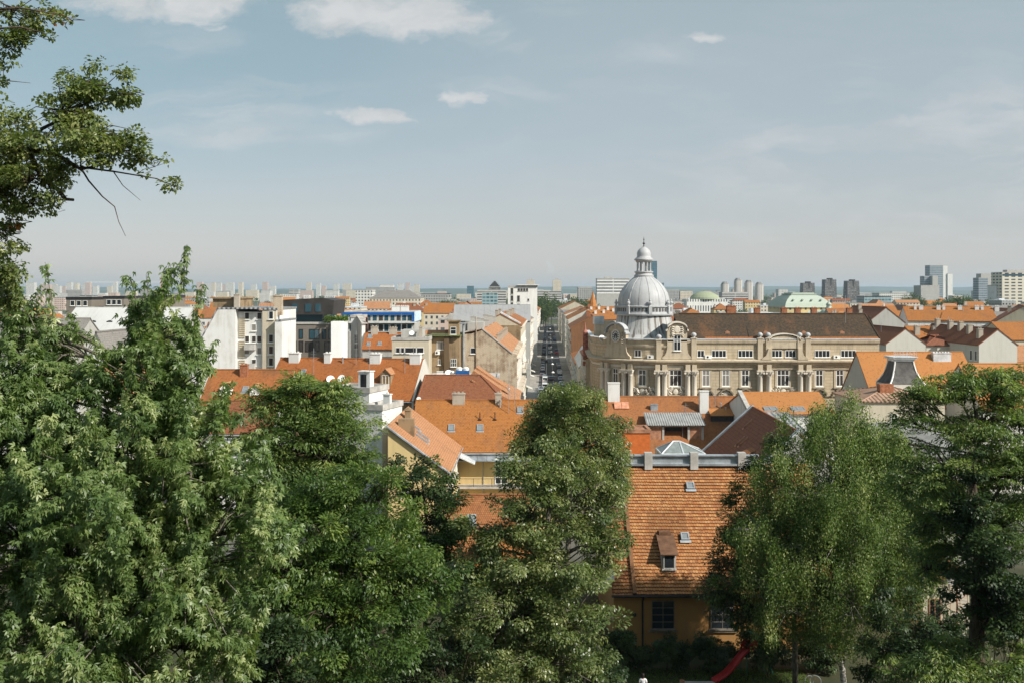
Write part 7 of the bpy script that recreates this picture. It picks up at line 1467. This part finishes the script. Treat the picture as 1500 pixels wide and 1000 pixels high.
# ------------------------------------------------------------ playground
g = np.random.default_rng(12); n = 26000
px_ = g.uniform(5, 20, n); py_ = g.uniform(60.5, 67, n); C_ = np.stack([px_, py_, np.array([ground_z(y) for y in py_]) - .01], 1)
d = g.normal(size=(n, 3)) * .35 + np.array([0, 0, 1.]); o = link('lawn_grass', leafmesh('lawn_grass', C_, d, g.normal(size=(n, 3)), g.uniform(.05, .14, n), g.uniform(.03, .06, n), g.random(n), 'diamond', [leafmat('grass_blades', (.07, .12, .03), (.13, .2, .05), (.22, .28, .08), .4, .6, .3)])); kind(o, 'stuff'); tag(o, 'patchy short lawn on the playground below the hedge', 'grass')
zg = ground_z(64)
S0, S1 = P(1046, 994, 64.2), P(1100, 966, 66.2)
sl_ = thing('playground_slide', 'red wavy slide on a green tubular frame in the playground', 'slide', (S0.x, S0.y, zg))
m = MB(); prof = []
path = []
for k in range(13):
    t = k / 12; p = S0.lerp(S1, t); z = zg + .25 + (1.55) * (t + .09 * math.sin(t * 2 * math.pi * 1.0 + 2.6) - .09 * math.sin(2.6)); path.append(Vector((p.x, p.y, z)) - sl_.location)
dx = (S1 - S0); nrm = Vector((-dx.y, dx.x, 0)).normalized()
sec = [(-.27, .15), (-.23, .15), (-.21, .02), (0, 0), (.21, .02), (.23, .15), (.27, .15), (.25, -.05), (0, -.06), (-.25, -.05)]; k = len(sec); pts = [p + nrm * a + Vector((0, 0, b)) for p in path for a, b in sec]
m.add(pts, [[i * k + j, (i + 1) * k + j, (i + 1) * k + (j + 1) % k, i * k + (j + 1) % k] for i in range(12) for j in range(k)] + [list(range(k)), [12 * k + j for j in range(k)]])
M_red = plain('slide_red', (.45, .03, .03), .3, 0, .15); M_green = plain('frame_green', (.03, .22, .16), .4, 0, .1)
m.build('chute', M_red, sl_, None, True); m = MB(); e = path[-1]
for s_ in (-.3, .3): m.add([e + nrm * s_ + Vector(v) for v in ((-.45, 0, -.1), (.3, 0, 0), (.3, 0, .55), (-.1, 0, .5), (-.45, 0, .12))] + [e + nrm * (s_ * 1.12) + Vector(v) for v in ((-.45, 0, -.1), (.3, 0, 0), (.3, 0, .55), (-.1, 0, .5), (-.45, 0, .12))], [[0, 1, 2, 3, 4], [9, 8, 7, 6, 5]] + [[i, (i + 1) % 5, (i + 1) % 5 + 5, i + 5] for i in range(5)])
m.box(e.x - .05, e.x + .5, e.y - .3, e.y + .3, e.z - .06, e.z)
m.build('platform', M_red, sl_); m = MB()
for s_ in (-.32, .32):
    q_ = e + nrm * s_
    m.tube([q_ + Vector((.3, 0, 0)), q_ + Vector((.2, 0, .9)), q_ + Vector((.1, 0, 1.0)), q_ + Vector((.4, 0, .9)), q_ + Vector((1.3, 0, -e.z - .1))], .035, 6); m.tube([q_ + Vector((-.5, 0, -.1)), q_ + Vector((-.5, 0, -e.z - .1))], .035, 6)
m.tube([e + nrm * -.32 + Vector((.1, 0, 1.0)), e + nrm * .32 + Vector((.1, 0, 1.0))], .035, 6)
for k in range(6): t = k / 6; m.tube([e + nrm * -.32 + Vector((.45 + .85 * t, 0, .75 - (e.z + .8) * t)), e + nrm * .32 + Vector((.45 + .85 * t, 0, .75 - (e.z + .8) * t))], .03, 5)
m.build('ladder_frame', M_green, sl_)
bd = thing('sandpit_border', 'weathered timber border in front of the red slide', 'border', (P(1030, 998, 64).x, 64.2, zg)); m = MB(); m.box(-1.5, .8, -.15, .15, -.1, .22); m.build('beam', M_conc, bd); m = MB(); m.box(-1.5, -1.2, -.15, .15, .221, .32); m.build('block', M_rust, bd)
hp = thing('climbing_hoops', 'two thin metal play hoops right of the slide', 'play hoops', (P(1190, 998, 64).x, 64, zg)); 
for dx_, ry in ((-.22, .4), (.2, -.3)):
    m = MB(); m.tube([(dx_ + .36 * math.cos(t) * math.cos(ry), .36 * math.cos(t) * math.sin(ry), .36 + .36 * math.sin(t)) for t in [k * math.pi / 10 for k in range(21)]], .025, 5); m.build('hoop', M_zinc, hp)
# people at the bottom edge
SK = plain('skin', (.45, .27, .19), .6, 0, .08, 5.); HAIR = plain('hair_dark', (.02, .014, .01), .6, 0, .3, 20.); SHIRT = plain('cloth_white', (.7, .7, .7), .8, 0, .08, 8.); DK = plain('cloth_dark', (.05, .055, .07), .8, 0, .15, 8.)
def skin_mesh(name, verts, edges, mats, matf=None, sub=2):
    me = bpy.data.meshes.new(name); me.from_pydata([v[:3] for v in verts], edges, []); o = link(name, me)
    md_ = o.modifiers.new('s', 'SKIN'); sk = me.skin_vertices[0].data
    for i, v in enumerate(verts): sk[i].radius = (v[3], v[4] if len(v) > 4 else v[3]); sk[i].use_root = i == 0
    o.modifiers.new('u', 'SUBSURF').levels = sub; o.modifiers['u'].render_levels = sub
    dg = bpy.context.evaluated_depsgraph_get(); m2 = bpy.data.meshes.new_from_object(o.evaluated_get(dg)); bpy.data.objects.remove(o)
    m2.materials.clear()
    for m_ in mats: m2.materials.append(m_)
    for p in m2.polygons: p.use_smooth = True; p.material_index = matf(p.center) if matf else 0
    return m2
def person(label, loc, rz, shirt, group=None):
    t = thing('person', label, 'person', loc, rz, group)
    V = [(0, 0, .95, .14, .11), (0, 0, 1.1, .13, .1), (0, -.01, 1.3, .16, .11), (0, 0, 1.43, .1, .08), (0, 0, 1.5, .05, .055), (0, -.015, 1.6, .075, .09), (0, -.01, 1.68, .075, .095), (0, -.01, 1.74, .05, .06),
         (.1, 0, .88, .085), (.11, -.02, .5, .06), (.11, .02, .1, .042), (.11, -.1, .04, .04, .03), (-.1, 0, .88, .085), (-.11, .05, .5, .06), (-.11, .1, .1, .042), (-.11, -.02, .04, .04, .03),
         (.18, 0, 1.4, .06), (.24, .03, 1.15, .042), (.23, -.06, .93, .032), (-.18, 0, 1.4, .06), (-.24, .03, 1.15, .042), (-.22, -.08, .93, .032)]
    E = [(0, 1), (1, 2), (2, 3), (3, 4), (4, 5), (5, 6), (6, 7), (0, 8), (8, 9), (9, 10), (10, 11), (0, 12), (12, 13), (13, 14), (14, 15), (3, 16), (16, 17), (17, 18), (3, 19), (19, 20), (20, 21)]
    for s_, w in ((1, 18), (-1, 21)):
        b = V[w]; i = len(V); V.append((b[0], b[1] - .03, b[2] - .08, .034, .02)); E.append((w, i))
        for k in range(4): V.append((b[0] - .028 + .018 * k, b[1] - .05, b[2] - .17 - (.01 if k in (1, 2) else 0), .009)); E.append((i, len(V) - 1))
        V.append((b[0] - s_ * .045, b[1] - .07, b[2] - .1, .01)); E.append((i, len(V) - 1))
    link('body', skin_mesh('body', V, E, [SK, DK], lambda c: 1 if c.z < .98 else 0), t)
    s = 1.08; V2 = [(0, 0, .98, .155, .125), (0, 0, 1.12, .15, .12), (0, -.01, 1.3, .175, .125), (0, 0, 1.43, .115, .09), (.18, 0, 1.4, .075), (.225, .02, 1.22, .06), (-.18, 0, 1.4, .075), (-.225, .02, 1.22, .06)]
    link('shirt', skin_mesh('shirt', V2, [(0, 1), (1, 2), (2, 3), (3, 4), (4, 5), (3, 6), (6, 7)], [shirt]), t)
    m = MB(); m.lathe([(0, 1.8), (.06, 1.79), (.095, 1.73), (.1, 1.66), (.09, 1.58), (.07, 1.52)], 14, 0, .02); hr = m.build('hair', HAIR, t, None, True)
    m = MB()
    for s_ in (-.03, .03): m.box(s_ - .012, s_ + .012, -.107, -.1, 1.625, 1.638)
    m.box(-.012, .012, -.125, -.1, 1.58, 1.61); m.box(-.025, .025, -.107, -.1, 1.548, 1.556); m.build('face', HAIR, t); return t
zp = ground_z(61.6)
person('person in a white shirt with dark hair at the bottom edge', (P(942, 990, 61.6).x, 61.6, zp), R(170), SHIRT)
person('person with dark hair, only the head above the bottom edge', (P(914, 998, 60.8).x, 60.8, ground_z(60.8) - 0), R(120), DK)
# brick annex with a rusty spiral stair behind the right trees
an = House('stair_house', 'small pale house with a rusty spiral stair beneath the locust', 'house', G(1352, 74), G(1420, 74), 6, Z(846, 74), Z(826, 77), 'gable', 2.9, P_beige, T_red); an.win(.9, 1.0, .9, 1.7, mull=1, fm=M_rust)
sp_ = thing('spiral_stair', 'rusty spiral stair beside the small pale house', 'stair', (P(1402, 880, 73).x, 73, 2.9))
m = MB(); m.tube([(0, 0, 0), (0, 0, 5.2)], .07, 8); m.build('post', M_rust, sp_); m = MB()
for k in range(22):
    a = k * R(26); z = .2 + k * .21; c, s_ = math.cos(a), math.sin(a); c2, s2 = math.cos(a + R(24)), math.sin(a + R(24)); m.slab([(0.05 * c, .05 * s_, z), (.75 * c, .75 * s_, z), (.75 * c2, .75 * s2, z), (.05 * c2, .05 * s2, z)], .04)
m.build('steps', M_conc, sp_); m = MB(); m.tube([(.77 * math.cos(k * R(26)), .77 * math.sin(k * R(26)), 1.1 + k * .21) for k in range(22)], .03, 5)
for k in range(0, 22, 2): m.tube([(.77 * math.cos(k * R(26)), .77 * math.sin(k * R(26)), .2 + k * .21), (.77 * math.cos(k * R(26)), .77 * math.sin(k * R(26)), 1.1 + k * .21)], .02, 4)
m.build('handrail', M_rust, sp_)
# ------------------------------------------------------------ haze over the plain
mh = bpy.data.materials.new('haze_air'); mh.use_nodes = True; nt = mh.node_tree; nt.nodes.clear()
pv_ = node(nt, 'VolumePrincipled', {'Color': (.7, .86, 1.0), 'Density': .00006, 'Anisotropy': .2}); oo = nt.nodes.new('ShaderNodeOutputMaterial'); nt.links.new(pv_.outputs[0], oo.inputs['Volume'])
m = MB(); m.box(-31000, 31000, -80, 31000, -1.2, 168); hz = kind(m.build('haze', mh), 'stuff'); hz['label'] = 'pale blue summer haze over the whole city'; hz['category'] = 'haze'
